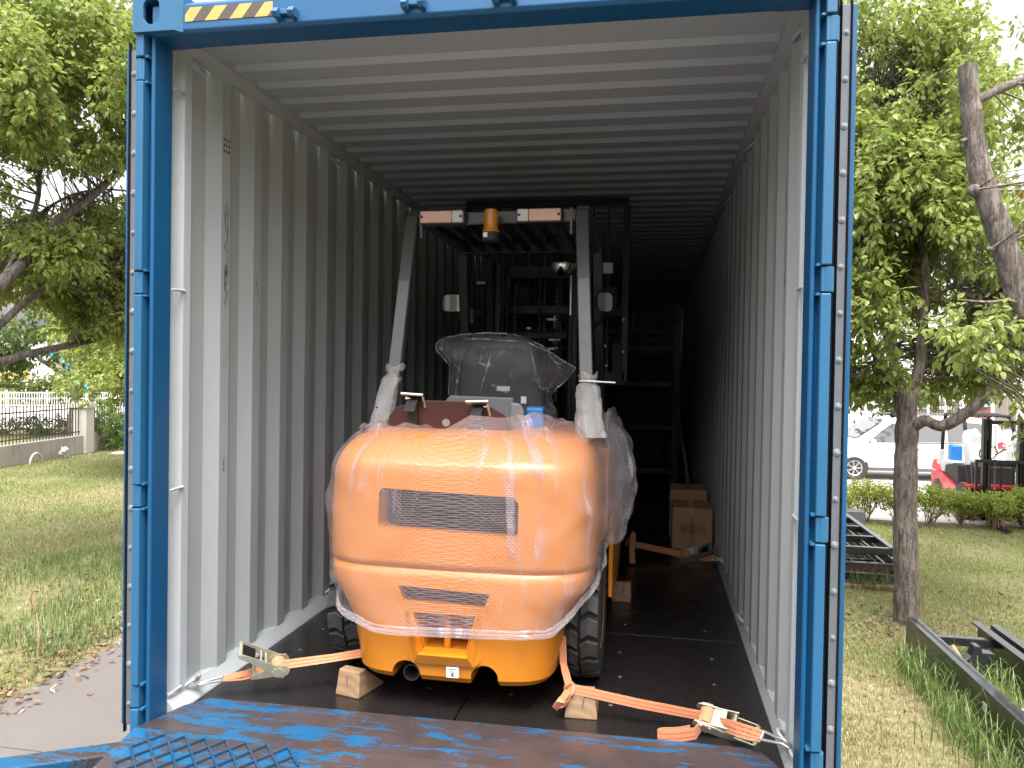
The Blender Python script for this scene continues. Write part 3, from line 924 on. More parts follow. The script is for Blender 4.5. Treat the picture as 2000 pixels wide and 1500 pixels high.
CW_W = [(0.12, 0.425), (0.145, 0.440), (0.34, 0.468), (0.42, 0.522), (0.50, 0.580), (0.60, 0.596), (0.75, 0.600), (0.93, 0.592), (1.02, 0.570), (1.07, 0.535), (1.10, 0.47)]
CW_Y = [(0.12, 0.262), (0.145, 0.240), (0.34, 0.222), (0.50, 0.215), (0.548, 0.217), (0.560, 0.222), (0.570, 0.231), (0.580, 0.226), (0.592, 0.220), (0.64, 0.219), (0.80, 0.222), (0.95, 0.228), (0.985, 0.236), (1.0, 0.250), (1.05, 0.305), (1.08, 0.36), (1.10, 0.44)]


def cw_pt(s, z, off=0.0):
    """point of the counterweight skin. s in [-1,1] sweeps the rounded back from flank to flank, beyond that runs along the flank"""
    W = lerp_tab(CW_W, z) * 0.95 + off; Y0 = lerp_tab(CW_Y, z) - off
    D = 0.36 + off
    th = max(-1, min(1, s)) * math.pi / 2
    sn, cs = math.sin(th), math.cos(th)
    e = min(1.0, max(0.0, (z - 0.36) / 0.25))       # the foot is squarer than the upper shell
    x = W * math.copysign(abs(sn) ** (0.40 + 0.09 * e), sn)
    y = Y0 + D * (1 - abs(cs) ** (0.46 + 0.10 * e))
    if abs(s) > 1: y += (abs(s) - 1) * 0.6
    return Vector((XC + 0.012 + x, y, z))


b = MB()
svals = [-1.75, -1.4, -1.1] + [math.copysign(abs(t) ** 1.0, t) for t in np.linspace(-1, 1, 65)] + [1.1, 1.4, 1.75]
zs = [0.12, 0.128, 0.145, 0.2, 0.27, 0.34, 0.39, 0.44, 0.5, 0.535, 0.548, 0.556, 0.562, 0.570, 0.578, 0.585, 0.592, 0.605, 0.64, 0.68, 0.72, 0.76, 0.8, 0.84, 0.88, 0.93, 0.96, 0.985, 1.01, 1.03, 1.05, 1.07, 1.085, 1.10]
n = len(svals)
vs = [cw_pt(s, z) for z in zs for s in svals]
fs = []
for j in range(len(zs) - 1):
    for i in range(n - 1):
        a = j * n + i
        fs.append((a, a + 1, a + n + 1, a + n))
    fs.append((j * n + n - 1, j * n, j * n + n, j * n + 2 * n - 1))
fs.append(tuple(range(n))[::-1]); fs.append(tuple((len(zs) - 1) * n + k for k in range(n)))
b.add(vs, fs)
CW = b.build('counterweight', MAT['orange'], FL)


def cutter(fn):
    q = MB(); fn(q); return q.build('cutter', None)


def arch(cx, r, zb, zc):
    return [(cx - r * 1.25, zb), (cx - r, zc - 0.01)] + [(cx + r * math.cos(a), zc + r * math.sin(a)) for a in np.linspace(math.pi, 0, 11)[1:-1]] + [(cx + r, zc - 0.01), (cx + r * 1.25, zb)]


cuts = [
    cutter(lambda q: q.prism([(XC - 0.270, 0.722), (XC + 0.268, 0.708), (XC + 0.290, 0.735), (XC + 0.290, 0.850), (XC + 0.268, 0.874), (XC - 0.265, 0.888), (XC - 0.280, 0.868), (XC - 0.280, 0.740)], 'y', 0.05, 0.36)),
    cutter(lambda q: q.prism([(XC - 0.165, 0.440), (XC + 0.160, 0.432), (XC + 0.185, 0.492), (XC - 0.190, 0.505)], 'y', 0.05, 0.285)),
    cutter(lambda q: q.prism([(XC - 0.085, 0.245), (XC + 0.085, 0.245), (XC + 0.128, 0.40), (XC - 0.128, 0.40)], 'y', 0.05, 0.40)),
    cutter(lambda q: q.prism(arch(XC - 0.158, 0.060, 0.05, 0.140), 'y', 0.05, 0.60)),
    cutter(lambda q: q.prism(arch(XC + 0.163, 0.056, 0.05, 0.148), 'y', 0.05, 0.60)),
]
for c_ in cuts:
    mo = CW.modifiers.new('cut', 'BOOLEAN'); mo.operation = 'DIFFERENCE'; mo.object = c_; mo.solver = 'EXACT'
bpy.context.view_layer.update()
me = bpy.data.meshes.new_from_object(CW.evaluated_get(bpy.context.evaluated_depsgraph_get()))
CW.modifiers.clear(); CW.data = me
for c_ in cuts: bpy.data.objects.remove(c_)
me.shade_smooth(); me.set_sharp_from_angle(angle=R(28))
# what sits in the openings
b = MB(); b.box((XC - 0.292, 0.342, 0.708), (XC + 0.288, 0.355, 0.888)); gr = b.build('radiator_grille', MAT['black_matt'], FL)
for k in range(10):
    zz = 0.728 + k * 0.0155
    b = MB(); b.obox((XC + 0.04, 0.328, zz), (0.54, 0.020, 0.003), (R(35), 0, 0)); b.build('grille_slat', MAT['black'], gr)
b = MB(); b.box((XC - 0.18, 0.268, 0.44), (XC + 0.175, 0.280, 0.497)); b.build('lower_grille', MAT['plate'], FL)
# tow pocket: bevelled frame, pin and bolts
b = MB()
F0, F1 = 0.240, 0.198          # top and foot of the sloping sill
b.add([(XC - 0.100, 0.200, F0), (XC + 0.100, 0.200, F0), (XC + 0.084, 0.262, F0 + 0.012), (XC - 0.084, 0.262, F0 + 0.012),
       (XC - 0.122, 0.2215, F1), (XC + 0.122, 0.2215, F1)], [(0, 1, 2, 3), (4, 5, 1, 0)])
for q in (-1, 1):
    b.add([(XC + q * 0.100, 0.200, F0), (XC + q * 0.122, 0.2215, F1), (XC + q * 0.150, 0.232, F1 + 0.02), (XC + q * 0.165, 0.222, 0.405), (XC + q * 0.140, 0.2005, 0.405)], [(0, 1, 2, 3, 4) if q > 0 else (4, 3, 2, 1, 0)])
    b.add([(XC + q * 0.100, 0.200, F0), (XC + q * 0.140, 0.2005, 0.405), (XC + q * 0.126, 0.245, 0.405), (XC + q * 0.084, 0.262, F0 + 0.012)], [(0, 1, 2, 3)])
b.build('tow_frame', MAT['orange'], FL)
b = MB(); b.tube([(XC, 0.285, 0.23), (XC, 0.285, 0.52)], 0.015, 16); b.build('tow_pin', MAT['orange'], FL, smooth=60)
b = MB(); b.box((XC - 0.12, 0.375, 0.25), (XC + 0.12, 0.39, 0.397)); b.build('pocket_back', MAT['recess'], FL)
for dx in (-0.045, 0.062):
    b = MB(); b.lathe([(0.030, 0.374), (0.030, 0.36), (0.012, 0.356), (0, 0.356)], (XC + dx, 0, 0.345), 'y', 16, closed=False); b.build('bolt', MAT['steel'], FL, smooth=40)
b = MB(); b.lathe([(0.034, 0.60), (0.034, 0.29), (0.029, 0.29), (0.029, 0.58), (0.0, 0.58)], (XC - 0.152, 0, 0.130), 'y', 20, closed=False); b.build('exhaust_pipe', MAT['iron'], FL, smooth=40)
b = MB(); b.box((XC + 0.012, 0.2240, 0.150), (XC + 0.062, 0.2450, 0.192)); stk = b.build('warning_sticker', MAT['sticker'], FL)
o_ = FL
b = MB()
b.tube([(XC + 0.030, 0.2232, 0.179), (XC + 0.031, 0.2232, 0.168), (XC + 0.037, 0.2232, 0.160), (XC + 0.043, 0.2232, 0.168), (XC + 0.044, 0.2232, 0.179)], 0.0013, 4)
b.tube([(XC + 0.031, 0.2232, 0.155), (XC + 0.043, 0.2232, 0.162)], 0.0012, 4); b.tube([(XC + 0.043, 0.2232, 0.155), (XC + 0.031, 0.2232, 0.162)], 0.0012, 4)
b.tube([(XC + 0.023, 0.2232, 0.184), (XC + 0.051, 0.2232, 0.184)], 0.0012, 4); b.tube([(XC + 0.037, 0.2232, 0.177), (XC + 0.037, 0.2232, 0.164)], 0.0015, 4)
b.build('printed_hook_symbol', MAT['ink'], stk)

# chassis and flanks
b = MB(); b.box((XC - 0.44, 1.05, 0.20), (XC + 0.44, 2.35, 0.62)); b.build('chassis', MAT['black'], FL)
b = MB(); b.box((XC - 0.40, 0.60, 0.62), (XC + 0.40, 1.75, 1.085)); b.build('engine_hood', MAT['black_matt'], FL, bevel=0.03)
for sg in (-1, 1):
    xo, xi = XC + sg * 0.615, XC + sg * 0.595
    b = MB(); b.prism([(1.10, 0.26), (1.65, 0.22), (1.95, 0.30), (2.3, 0.62), (1.10, 0.66)], 'x', min(xi, xo), max(xi, xo))
    b.build('side_step', MAT['orange'], FL, bevel=0.004)
    b = MB(); b.prism([(1.02, 0.60), (1.06, 1.0), (1.45, 0.98), (2.45, 0.75), (2.45, 0.62)], 'x', min(XC + sg * 0.44, XC + sg * 0.59), max(XC + sg * 0.44, XC + sg * 0.59))
    b.build('fender', MAT['orange'], FL, bevel=0.01)


def make_wheel(name, cx, cy, r, wd, parent, lugs=True, nl=19):
    b = MB()
    h = wd / 2
    b.lathe([(r * 0.55, -h * 0.9), (r * 0.86, -h), (r * 0.93, -h * 0.93), (r * 0.93, h * 0.93), (r * 0.86, h), (r * 0.55, h * 0.9)], (cx, cy, r), 'x', 40)
    wh = b.build(name, MAT['rubber_dark'] if lugs else MAT['rubber'], parent, smooth=35)
    b = MB(); b.lathe([(0.0, -h * 0.55), (r * 0.5, -h * 0.6), (r * 0.57, -h * 0.92), (r * 0.57, h * 0.92), (r * 0.5, h * 0.6), (0.0, h * 0.55)], (cx, cy, r), 'x', 24, closed=False)
    b.build('rim', MAT['orange'], wh, smooth=35)
    if lugs:
        # chevron blocks, left and right rows offset by half a pitch
        for k in range(nl):
            for sd in (-1, 1):
                a0 = 2 * math.pi * (k + (0.5 if sd > 0 else 0)) / nl
                pa = 2 * math.pi / nl
                # outline in (u across, angle)
                out = [(0.02, 0.02), (0.44, -0.20), (1.0, -0.02), (1.0, 0.74), (0.50, 0.56), (0.06, 0.80)]
                vs = []
                for rr, sh in ((0.90, 1.0), (0.995, 0.955)):
                    for u, v in out:
                        uu = 0.5 + (u - 0.5) * sh; vv = 0.36 + (v - 0.36) * sh
                        rad = r * rr * (1 - 0.035 * max(0, uu - 0.6) ** 2 * 6)
                        an = a0 + vv * pa
                        vs.append((cx + sd * uu * h * 0.97, cy - rad * math.sin(an), r + rad * math.cos(an)))
                nn = len(out)
                q = MB(); q.add(vs, [tuple(range(nn, 2 * nn)), tuple(range(nn))[::-1]] + [(i, (i + 1) % nn, (i + 1) % nn + nn, i + nn) for i in range(nn)])
                q.build('tread_block', MAT['rubber'], wh, bevel=0.003, seg=1)
    return wh


make_wheel('rear_wheel', XC + 0.510, 0.775, 0.305, 0.165, FL)
make_wheel('rear_wheel', XC - 0.520, 0.760, 0.305, 0.165, FL)
make_wheel('front_wheel', XC + 0.49, 2.28, 0.35, 0.22, FL, False)
make_wheel('front_wheel', XC - 0.49, 2.28, 0.35, 0.22, FL, False)

# overhead guard
XL0, XR0 = -0.532, 0.400
Gb = [Vector((XL0, 0.72, 1.06)), Vector((XR0, 0.72, 1.06))]
Gt = [Vector((-0.516, 1.0, 2.115)), Vector((0.330, 1.0, 2.125))]
for i, sg in ((0, -1), (1, 1)):
    b = MB()
    p0, p1 = Gb[i], Gt[i]
    path = [p0, p0.lerp(p1, 0.5), p0.lerp(p1, 0.93), p1 + Vector((0, 0.004, 0.0)), p1 + Vector((-sg * 0.0, 0.045, 0.028)), p1 + Vector((0, 0.12, 0.034)), p1 + Vector((0, 1.05, 0.02))]
    sec = []
    n = len(path)
    wv = Vector((1, 0, 0)); vs = []
    for k, p in enumerate(path):
        t = (path[min(k + 1, n - 1)] - path[max(k - 1, 0)]).normalized()
        nn = t.cross(wv).normalized()
        hw, hd = 0.031, 0.020
        for a_, d_ in ((-1, -.75), (-.86, -1), (.86, -1), (1, -.75), (1, .75), (.86, 1), (-.86, 1), (-1, .75)):
            vs.append(p + wv * a_ * hw + nn * d_ * hd)
    fs = [tuple(range(8))[::-1], tuple((n - 1) * 8 + k for k in range(8))]
    for k in range(n - 1):
        for j in range(8):
            a, c2 = k * 8 + j, k * 8 + (j + 1) % 8
            fs.append((a, c2, c2 + 8, a + 8))
    b.add(vs, fs)
    b.build('guard_post', MAT['guard'], FL, smooth=30)
    # front pillar
    b = MB(); q1 = p1 + Vector((0, 1.03, 0.02))
    b.beam(q1, (q1.x + sg * 0.02, 2.42, 0.70), 0.06, 0.05, (0, 1, 0)); b.build('front_pillar', MAT['black'], FL, bevel=0.006)
b = MB(); b.beam(Gt[0] + Vector((0.03, 0.01, -0.005)), Gt[1] + Vector((-0.03, 0.01, -0.005)), 0.03, 0.062); b.build('guard_crossbar', MAT['guard'], FL, bevel=0.006)
for i, dx in ((0, 0.052), (1, -0.050)):
    b = MB(); c = Gt[i] + Vector((dx, -0.012, -0.035)); b.obox(c, (0.011, 0.02, 0.125)); b.build('light_bracket', MAT['guard'], FL)
for k in range(9):
    x = -0.46 + k * 0.0925
    b = MB(); b.beam((x, 1.04, 2.122), (x, 1.98, 2.118), 0.028, 0.035); b.build('guard_bar', MAT['black'], FL)
b = MB(); b.beam((-0.53, 2.0, 2.118), (0.345, 2.0, 2.118), 0.05, 0.055); b.build('guard_crossbar', MAT['black'], FL, bevel=0.006)
# lamps on the crossbar: red and white lens blocks
for x0, x1, cl in ((-0.457, -0.242, 1), (0.025, 0.235, 0)):
    zc = 2.112
    b = MB(); b.box((x0 - 0.008, 0.955, zc - 0.034), (x1 + 0.008, 0.985, zc + 0.034)); lp = b.build('tail_lamp', MAT['black_matt'], FL, bevel=0.008)
    wdt = x1 - x0
    xc0, xc1 = (x1 - 0.055, x1) if cl else (x0, x0 + 0.055)
    xr0, xr1 = (x0, x1 - 0.056) if cl else (x0 + 0.056, x1)
    b = MB(); b.box((xr0, 0.930, zc - 0.029), (xr1, 0.957, zc + 0.029)); b.build('red_lens', MAT['redlens'], lp, bevel=0.006)
    b = MB(); b.box((xc0, 0.930, zc - 0.029), (xc1, 0.957, zc + 0.029)); b.build('white_lens', MAT['clearlens'], lp, bevel=0.006)
    for x in (x0 + 0.010, x1 - 0.010):
        b = MB(); b.lathe([(0.007, 0.931), (0.007, 0.928), (0, 0.927)], (x, 0, zc), 'y', 10, closed=False); b.build('lens_screw', MAT['ink'], lp)
# beacon
b = MB(); bc = (-0.098, 0.915, 0)
b.lathe([(0.0, 1.985), (0.036, 1.985), (0.042, 1.992), (0.042, 2.024), (0.040, 2.026)], bc, 'z', 28, closed=False); bea = b.build('beacon', MAT['black_matt'], FL, smooth=35)
b = MB(); b.lathe([(0.041, 2.0265), (0.041, 2.037), (0.0345, 2.041), (0.034, 2.11), (0.032, 2.132), (0.024, 2.139), (0.0, 2.141)], bc, 'z', 28, closed=False); b.build('amber_lens', MAT['amber'], bea, smooth=40)
b = MB(); b.lathe([(0.0, 2.045), (0.012, 2.045), (0.016, 2.08), (0.010, 2.10), (0, 2.105)], bc, 'z', 14, closed=False); b.build('bulb', MAT['chrome'], bea, smooth=60)
b = MB(); b.box((-0.125, 0.868, 1.998), (-0.105, 0.8745, 2.020)); b.build('beacon_label', MAT['sticker'], bea)
b = MB(); b.box((-0.112, 0.94, 2.0), (-0.078, 0.985, 2.09)); b.build('beacon_bracket', MAT['black'], bea)

# seat under its clear bag
def soft_slab(b, cx, cy, z0, z1, w0, w1, dep, lean, nz=12, nx=12, pw=0.5):
    """rounded cushion: width w0 at the bottom to w1 at the top"""
    vs = []; rings = []
    for j in range(nz + 1):
        t = j / nz
        z = z0 + (z1 - z0) * t
        e = 1 - (2 * abs(t - 0.5)) ** 5
        wd = (w0 + (w1 - w0) * t) * (0.80 + 0.20 * e ** 0.5)
        dp = dep * (0.35 + 0.65 * e ** 0.5)
        for k in range(2 * nx):
            a = 2 * math.pi * k / (2 * nx)
            vs.append((cx + wd / 2 * math.copysign(abs(math.cos(a)) ** pw, math.cos(a)), cy + lean * t + dp / 2 * math.copysign(abs(math.sin(a)) ** pw, math.sin(a)), z))
    m = 2 * nx; fs = []
    for j in range(nz):
        for k in range(m):
            fs.append((j * m + k, j * m + (k + 1) % m, (j + 1) * m + (k + 1) % m, (j + 1) * m + k))
    fs += [tuple(range(m))[::-1], tuple(nz * m + k for k in range(m))]
    b.add(vs, fs)


b = MB(); soft_slab(b, XC + 0.005, 1.33, 1.07, 1.545, 0.49, 0.37, 0.14, -0.05); b.build('seat_backrest', MAT['seat'], FL, smooth=60)
b = MB(); soft_slab(b, XC + 0.005, 1.262, 1.22, 1.50, 0.30, 0.27, 0.03, -0.03, pw=0.35); b.build('seat_back_panel', MAT['black_matt'], FL, smooth=60)
b = MB(); b.box((XC - 0.25, 1.36, 1.06), (XC + 0.25, 1.85, 1.17)); b.build('seat_cushion', MAT['seat'], FL, bevel=0.04)
b = MB(); b.prism([(XC - 0.235, 1.09), (XC + 0.12, 1.09), (XC + 0.12, 1.235), (XC - 0.20, 1.24), (XC - 0.225, 1.215)], 'y', 1.02, 1.05); b.build('hood_panel', MAT['grey'], FL, bevel=0.008)
for x0, z0, x1, z1, yv in ((XC - 0.005, 1.262, XC + 0.063, 1.287, 1.228), (XC + 0.145, 1.205, XC + 0.172, 1.24, 1.10)):
    b = MB(); b.box((x0, yv, z0), (x1, yv + 0.003, z1)); b.build('paper_label', MAT['sticker'], FL)
b = MB(); b.box((0.085, 0.90, 1.09), (0.172, 1.01, 1.197)); b.build('blue_reservoir', MAT['bluejug'], FL, bevel=0.014)
b = MB(); b.prism([(0.02, 1.08), (0.085, 1.08), (0.09, 1.18), (0.07, 1.215), (0.02, 1.22)], 'y', 0.84, 0.86); b.build('side_plate', MAT['grey'], FL, bevel=0.01)


# clear bag
def px2(x, y, Y):
    d = (x - 1000) / FPX * CR - (y - 750) / FPX * CU + CF
    return CAM + d * (Y - CAM[1]) / d[1]


bag_out = [(850, 671), (866, 660), (905, 653), (950, 650), (1000, 652), (1032, 662), (1060, 676), (1092, 700), (1125, 719), (1106, 742), (1086, 760), (1077, 774), (1086, 800), (1090, 835), (1000, 840), (930, 840), (882, 838), (877, 800), (876, 760), (879, 715), (863, 696), (852, 684)]
bo = [px2(x, y, 1.27) for x, y in bag_out]
cen = np.mean(bo, axis=0)
b = MB(); rings = 9; vs = []
n = len(bo)
# denser outline
dense = []
for i in range(n):
    for t in (0, 0.25, 0.5, 0.75):
        dense.append(bo[i] * (1 - t) + bo[(i + 1) % n] * t)
n = len(dense)
for side in (-1, 1):
    for k in range(rings + 1):
        q = k / rings
        for p in dense:
            v = cen + (p - cen) * q
            bul = math.sqrt(max(0, 1 - q ** 2.2))
            wr = noise.noise(Vector(v) * 9) * 0.012 + noise.noise(Vector((v[0] * 26, 0, v[2] * 7))) * 0.008
            v = Vector(v); v.y += side * (0.115 if side < 0 else 0.14) * bul + wr * (0.3 + bul)
            if side < 0 or k < rings: vs.append(v)
            else: vs.append(v)
fs = []
for sd in range(2):
    o0 = sd * (rings + 1) * n
    for k in range(rings):
        for i in range(n):
            fs.append((o0 + k * n + i, o0 + k * n + (i + 1) % n, o0 + (k + 1) * n + (i + 1) % n, o0 + (k + 1) * n + i))
b.add(vs, fs)
BAG = b.build('plastic_bag', MAT['film'], None, smooth=180, fix=False)
b = MB(); ring_ = [Vector(p) + Vector((0, noise.noise(Vector(p) * 9) * 0.004, 0)) for p in dense]  # thin pale tubes: highlights along the bag's rim and folds, put into the shape
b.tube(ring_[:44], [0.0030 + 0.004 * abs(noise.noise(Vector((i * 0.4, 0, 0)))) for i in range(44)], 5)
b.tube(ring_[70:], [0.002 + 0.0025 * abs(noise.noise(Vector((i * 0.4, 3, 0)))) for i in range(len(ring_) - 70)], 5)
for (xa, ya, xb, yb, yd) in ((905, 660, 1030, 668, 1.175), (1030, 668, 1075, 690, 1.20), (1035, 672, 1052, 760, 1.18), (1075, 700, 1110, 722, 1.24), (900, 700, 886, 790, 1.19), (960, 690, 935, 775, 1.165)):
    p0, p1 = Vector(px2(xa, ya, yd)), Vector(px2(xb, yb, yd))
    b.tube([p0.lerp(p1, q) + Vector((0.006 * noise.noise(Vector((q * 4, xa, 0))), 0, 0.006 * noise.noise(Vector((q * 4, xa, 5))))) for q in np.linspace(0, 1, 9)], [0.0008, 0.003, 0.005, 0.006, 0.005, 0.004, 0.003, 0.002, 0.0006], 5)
b.build('bag_highlight_tubes', MAT['filmhighlight'], BAG, smooth=180)
tag(BAG, 'clear plastic bag pulled over the seat of the orange forklift', 'bag')

# tank bracket with straps and chrome buckles
b = MB()
prof = [(-0.505, 1.088), (-0.505, 1.150), (-0.47, 1.195), (-0.425, 1.205), (-0.422, 1.226), (-0.08, 1.226), (-0.062, 1.206), (-0.02, 1.20), (0.035, 1.17), (0.055, 1.13), (0.06, 1.088)]
b.prism(prof, 'y', 0.655, 0.664)
b.box((-0.50, 0.664, 1.088), (0.05, 0.90, 1.100))
bk = b.build('tank_bracket', MAT['plate'], FL, bevel=0.002)
b = MB(); b.lathe([(0.0, 0.6535), (0.018, 0.6535)], (-0.235, 0, 1.128), 'y', 20, closed=False); o = b.build('plate_hole', MAT['grey'], bk)
for cx, zc, tilt in ((-0.385, 1.245, 0.10), (-0.085, 1.215, -0.08)):
    b = MB()
    arc = [(cx, 0.68 + 0.10 * math.cos(a), zc - 0.085 + 0.075 * math.sin(a)) for a in np.linspace(2.9, 0.2, 12)]
    b.ribbon(arc, 0.05, (1, 0, 0), 0.004)
    b.ribbon([(cx, 0.640, 1.09), (cx - 0.004, 0.636, zc - 0.05), (cx, 0.645, zc - 0.02)], 0.045, (1, 0, 0), 0.004)
    b.build('tank_strap', MAT['webblack'], FL)
    b = MB()
    b.obox((cx, 0.640, zc), (0.095, 0.045, 0.010), (R(-25), R(tilt * 60), 0))
    b.tube([(cx - 0.052, 0.618, zc + 0.012), (cx + 0.052, 0.618, zc + 0.012 - tilt * 0.05)], 0.008, 10)
    b.tube([(cx - 0.045, 0.660, zc - 0.012), (cx + 0.045, 0.660, zc - 0.012)], 0.006, 8)
    b.tube([(cx + 0.042, 0.64, zc), (cx + 0.055, 0.645, zc - 0.05)], 0.006, 8)
    b.build('buckle', MAT['chrome'], FL, bevel=0.002)
b = MB(); b.tube([(-0.575, 0.70, 1.10), (-0.575, 0.70, 1.19)], 0.008, 8); b.box((-0.60, 0.68, 1.092), (-0.50, 0.75, 1.10)); b.build('tank_stop', MAT['black'], FL)

# mirrors
def mirror_at(x, y, Y, wpx, hpx, yaw, label_mat='mirror'):
    c = Vector(px2(x, y, Y)); sc = (Y - CAM[1]) / FPX
    b = MB(); W_, H_ = wpx * sc, hpx * sc
    pr = []
    r_ = H_ * 0.28
    for cx, cz, a0 in ((W_ / 2 - r_, H_ / 2 - r_, 0), (-W_ / 2 + r_, H_ / 2 - r_, 90), (-W_ / 2 + r_, -H_ / 2 + r_, 180), (W_ / 2 - r_, -H_ / 2 + r_, 270)):
        for a in range(0, 91, 30):
            pr.append((cx + r_ * math.cos(R(a0 + a)), cz + r_ * math.sin(R(a0 + a))))
    m = Matrix.Translation(c) @ Matrix.Rotation(yaw, 4, 'Z')
    n = len(pr)
    g = MB(); g.add([m @ Vector((p[0], -0.012, p[1])) for p in pr], [tuple(range(n))])
    h = MB(); h.add([m @ Vector((p[0] * 1.06, -0.010, p[1] * 1.1)) for p in pr] + [m @ Vector((p[0] * 0.8, 0.03, p[1] * 0.75)) for p in pr],
                    [tuple(range(n)), tuple(range(n, 2 * n))[::-1]] + [(i, (i + 1) % n, (i + 1) % n + n, i + n) for i in range(n)])
    h.tube([m @ Vector((0, 0.02, 0)), m @ Vector((0.0, 0.03, -H_)), Vector((c.x + (0.1 if x < 1000 else -0.1), c.y + 0.1, c.z - H_ * 1.6))], 0.006, 6)
    hb = h.build('side_mirror', MAT['black'], FL)
    g.build('mirror_glass', MAT[label_mat], hb, fix=False)
    return hb


mirror_at(890, 592, 2.25, 52, 33, R(-3))
mirror_at(1180, 590, 2.05, 34, 36, R(35))
b = MB(); c = Vector(px2(1098, 524, 2.15)); rr = 0.083
prof = [(rr * math.sin(a), -0.075 * math.cos(a) + 0.0) for a in np.linspace(0, math.pi / 2, 8)]
vs = []; sg_ = 20
for (r_, h_) in prof:
    for k in range(sg_ + 1):
        a = math.pi + math.pi * k / sg_
        vs.append((c.x + r_ * math.cos(a) * 1.0, c.y + 0.02 + h_, c.z + 0.03 + r_ * math.sin(a) * 0.95))
b.add(vs, [(i * (sg_ + 1) + k, i * (sg_ + 1) + k + 1, (i + 1) * (sg_ + 1) + k + 1, (i + 1) * (sg_ + 1) + k) for i in range(len(prof) - 1) for k in range(sg_)])
dm = b.build('dome_mirror', MAT['mirror'], FL, smooth=180)
b = MB(); b.beam(c + Vector((0, 0.01, 0.03)), (c.x, 2.05, 2.10), 0.02, 0.012); b.build('mirror_stem', MAT['black'], FL)

# mast, chains, cylinders
for sg in (-1, 1):
    b = MB()
    for off, zt in ((0.36, 2.14), (0.295, 2.10)):
        x = XC + sg * off
        b.box((x - 0.012, 2.50, 0.08), (x + 0.012, 2.66, zt))
        b.box((min(x, x - sg * 0.05), 2.50, 0.08), (max(x, x - sg * 0.05), 2.515, zt)); b.box((min(x, x - sg * 0.05), 2.645, 0.08), (max(x, x - sg * 0.05), 2.66, zt))
    b.build('mast_rail', MAT['black'], FL)
    b = MB(); b.tube([(XC + sg * 0.235, 2.52, 0.1), (XC + sg * 0.235, 2.52, 1.75)], 0.026, 12); b.build('lift_cylinder', MAT['black'], FL, smooth=60)
    b = MB(); b.tube([(XC + sg * 0.235, 2.52, 1.75), (XC + sg * 0.235, 2.52, 2.02)], 0.017, 10); b.build('cylinder_rod', MAT['chrome'], FL, smooth=60)
    for k in range(60):
        zz = 0.3 + k * 0.028
        if zz > 1.95: break
        if zz < 1.15: continue
        b = MB(); b.box((XC + sg * 0.145 - (0.012 if k % 2 else 0.008), 2.50, zz), (XC + sg * 0.145 + (0.012 if k % 2 else 0.008), 2.515, zz + 0.022)); b.build('chain_link', MAT['iron'], FL)
for zz, hh in ((2.06, 0.08), (1.80, 0.05), (1.62, 0.04), (1.40, 0.05), (0.9, 0.1), (0.4, 0.1)):
    b = MB(); b.box((XC - 0.35, 2.64, zz - hh / 2), (XC + 0.35, 2.68, zz + hh / 2)); b.build('mast_crossbar', MAT['black'], FL)
for x, zz, wx in ((-0.29, 1.60, 0.05), (-0.20, 1.60, 0.02), (0.10, 1.72, 0.07), (0.11, 1.52, 0.07), (0.12, 1.58, 0.08), (-0.06, 1.66, 0.03)):
    b = MB(); b.box((XC + x - wx / 2, 2.58, zz), (XC + x + wx / 2, 2.60, zz + 0.014)); b.build('hose_clamp', MAT['steel'], FL)
b = MB(); b.box((XC - 0.44, 2.38, 1.69), (XC - 0.408, 2.40, 1.785)); b.build('tie_plate', MAT['grey'], FL)
b = MB(); b.box((XC - 0.36, 2.45, 1.98), (XC - 0.30, 2.47, 2.12)); b.build('relay_box', MAT['black_matt'], FL)
b = MB(); b.box((XC - 0.40, 2.43, 1.955), (XC - 0.34, 2.45, 1.972)); b.build('rating_plate', MAT['clearlens'], FL)
b = MB(); b.tube([(XC - 0.22, 2.45, 1.3), (XC - 0.22, 2.45, 2.08)], 0.010, 8); b.tube([(XC - 0.19, 2.45, 1.3), (XC - 0.19, 2.45, 2.08)], 0.008, 8); b.tube([(XC + 0.03, 2.45, 1.3), (XC + 0.035, 2.45, 2.08)], 0.010, 8); b.build('hydraulic_hose', MAT['rubberseal'], FL)
# load backrest
YB = 2.93
b = MB(); b.beam((XC - 0.60, YB, 2.60), (XC + 0.60, YB, 2.60), 0.045, 0.05); b.build('backrest_top', MAT['black'], FL, bevel=0.004)
for x in (-0.585, 0.585):
    b = MB(); b.beam((XC + x, YB, 1.30), (XC + x, YB, 2.58), 0.05, 0.04, (0, 1, 0)); b.build('backrest_side', MAT['black'], FL, bevel=0.004)
for x in (-0.46, -0.35, -0.24, -0.12, 0, 0.12, 0.24, 0.35, 0.46):
    b = MB(); b.beam((XC + x, YB, 1.30), (XC + x, YB, 2.58), 0.014, 0.03, (0, 1, 0)); b.build('backrest_bar', MAT['black'], FL)
b = MB(); b.beam((XC - 0.585, YB, 1.33), (XC + 0.585, YB, 1.33), 0.04, 0.09); b.beam((XC - 0.585, YB, 1.80), (XC + 0.585, YB, 1.80), 0.03, 0.04); b.build('carriage', MAT['black'], FL)
b = MB(); b.box((XC + 0.50, 2.88, 1.30), (XC + 0.57, 2.905, 1.58)); b.build('shift_block', MAT['black_matt'], FL)
for x, zz in ((0.45, 1.56), (0.46, 1.42), (0.575, 1.75), (0.575, 1.52)):
    b = MB(); b.lathe([(0.010, 0), (0.010, -0.012), (0, -0.012)], (XC + x, 2.90, zz), 'y', 10, closed=False); b.build('bolt', MAT['steel'], FL)
b = MB(); b.box((XC + 0.40, 2.42, 2.02), (XC + 0.52, 2.44, 2.09)); b.build('head_lamp', MAT['clearlens'], FL, bevel=0.006)
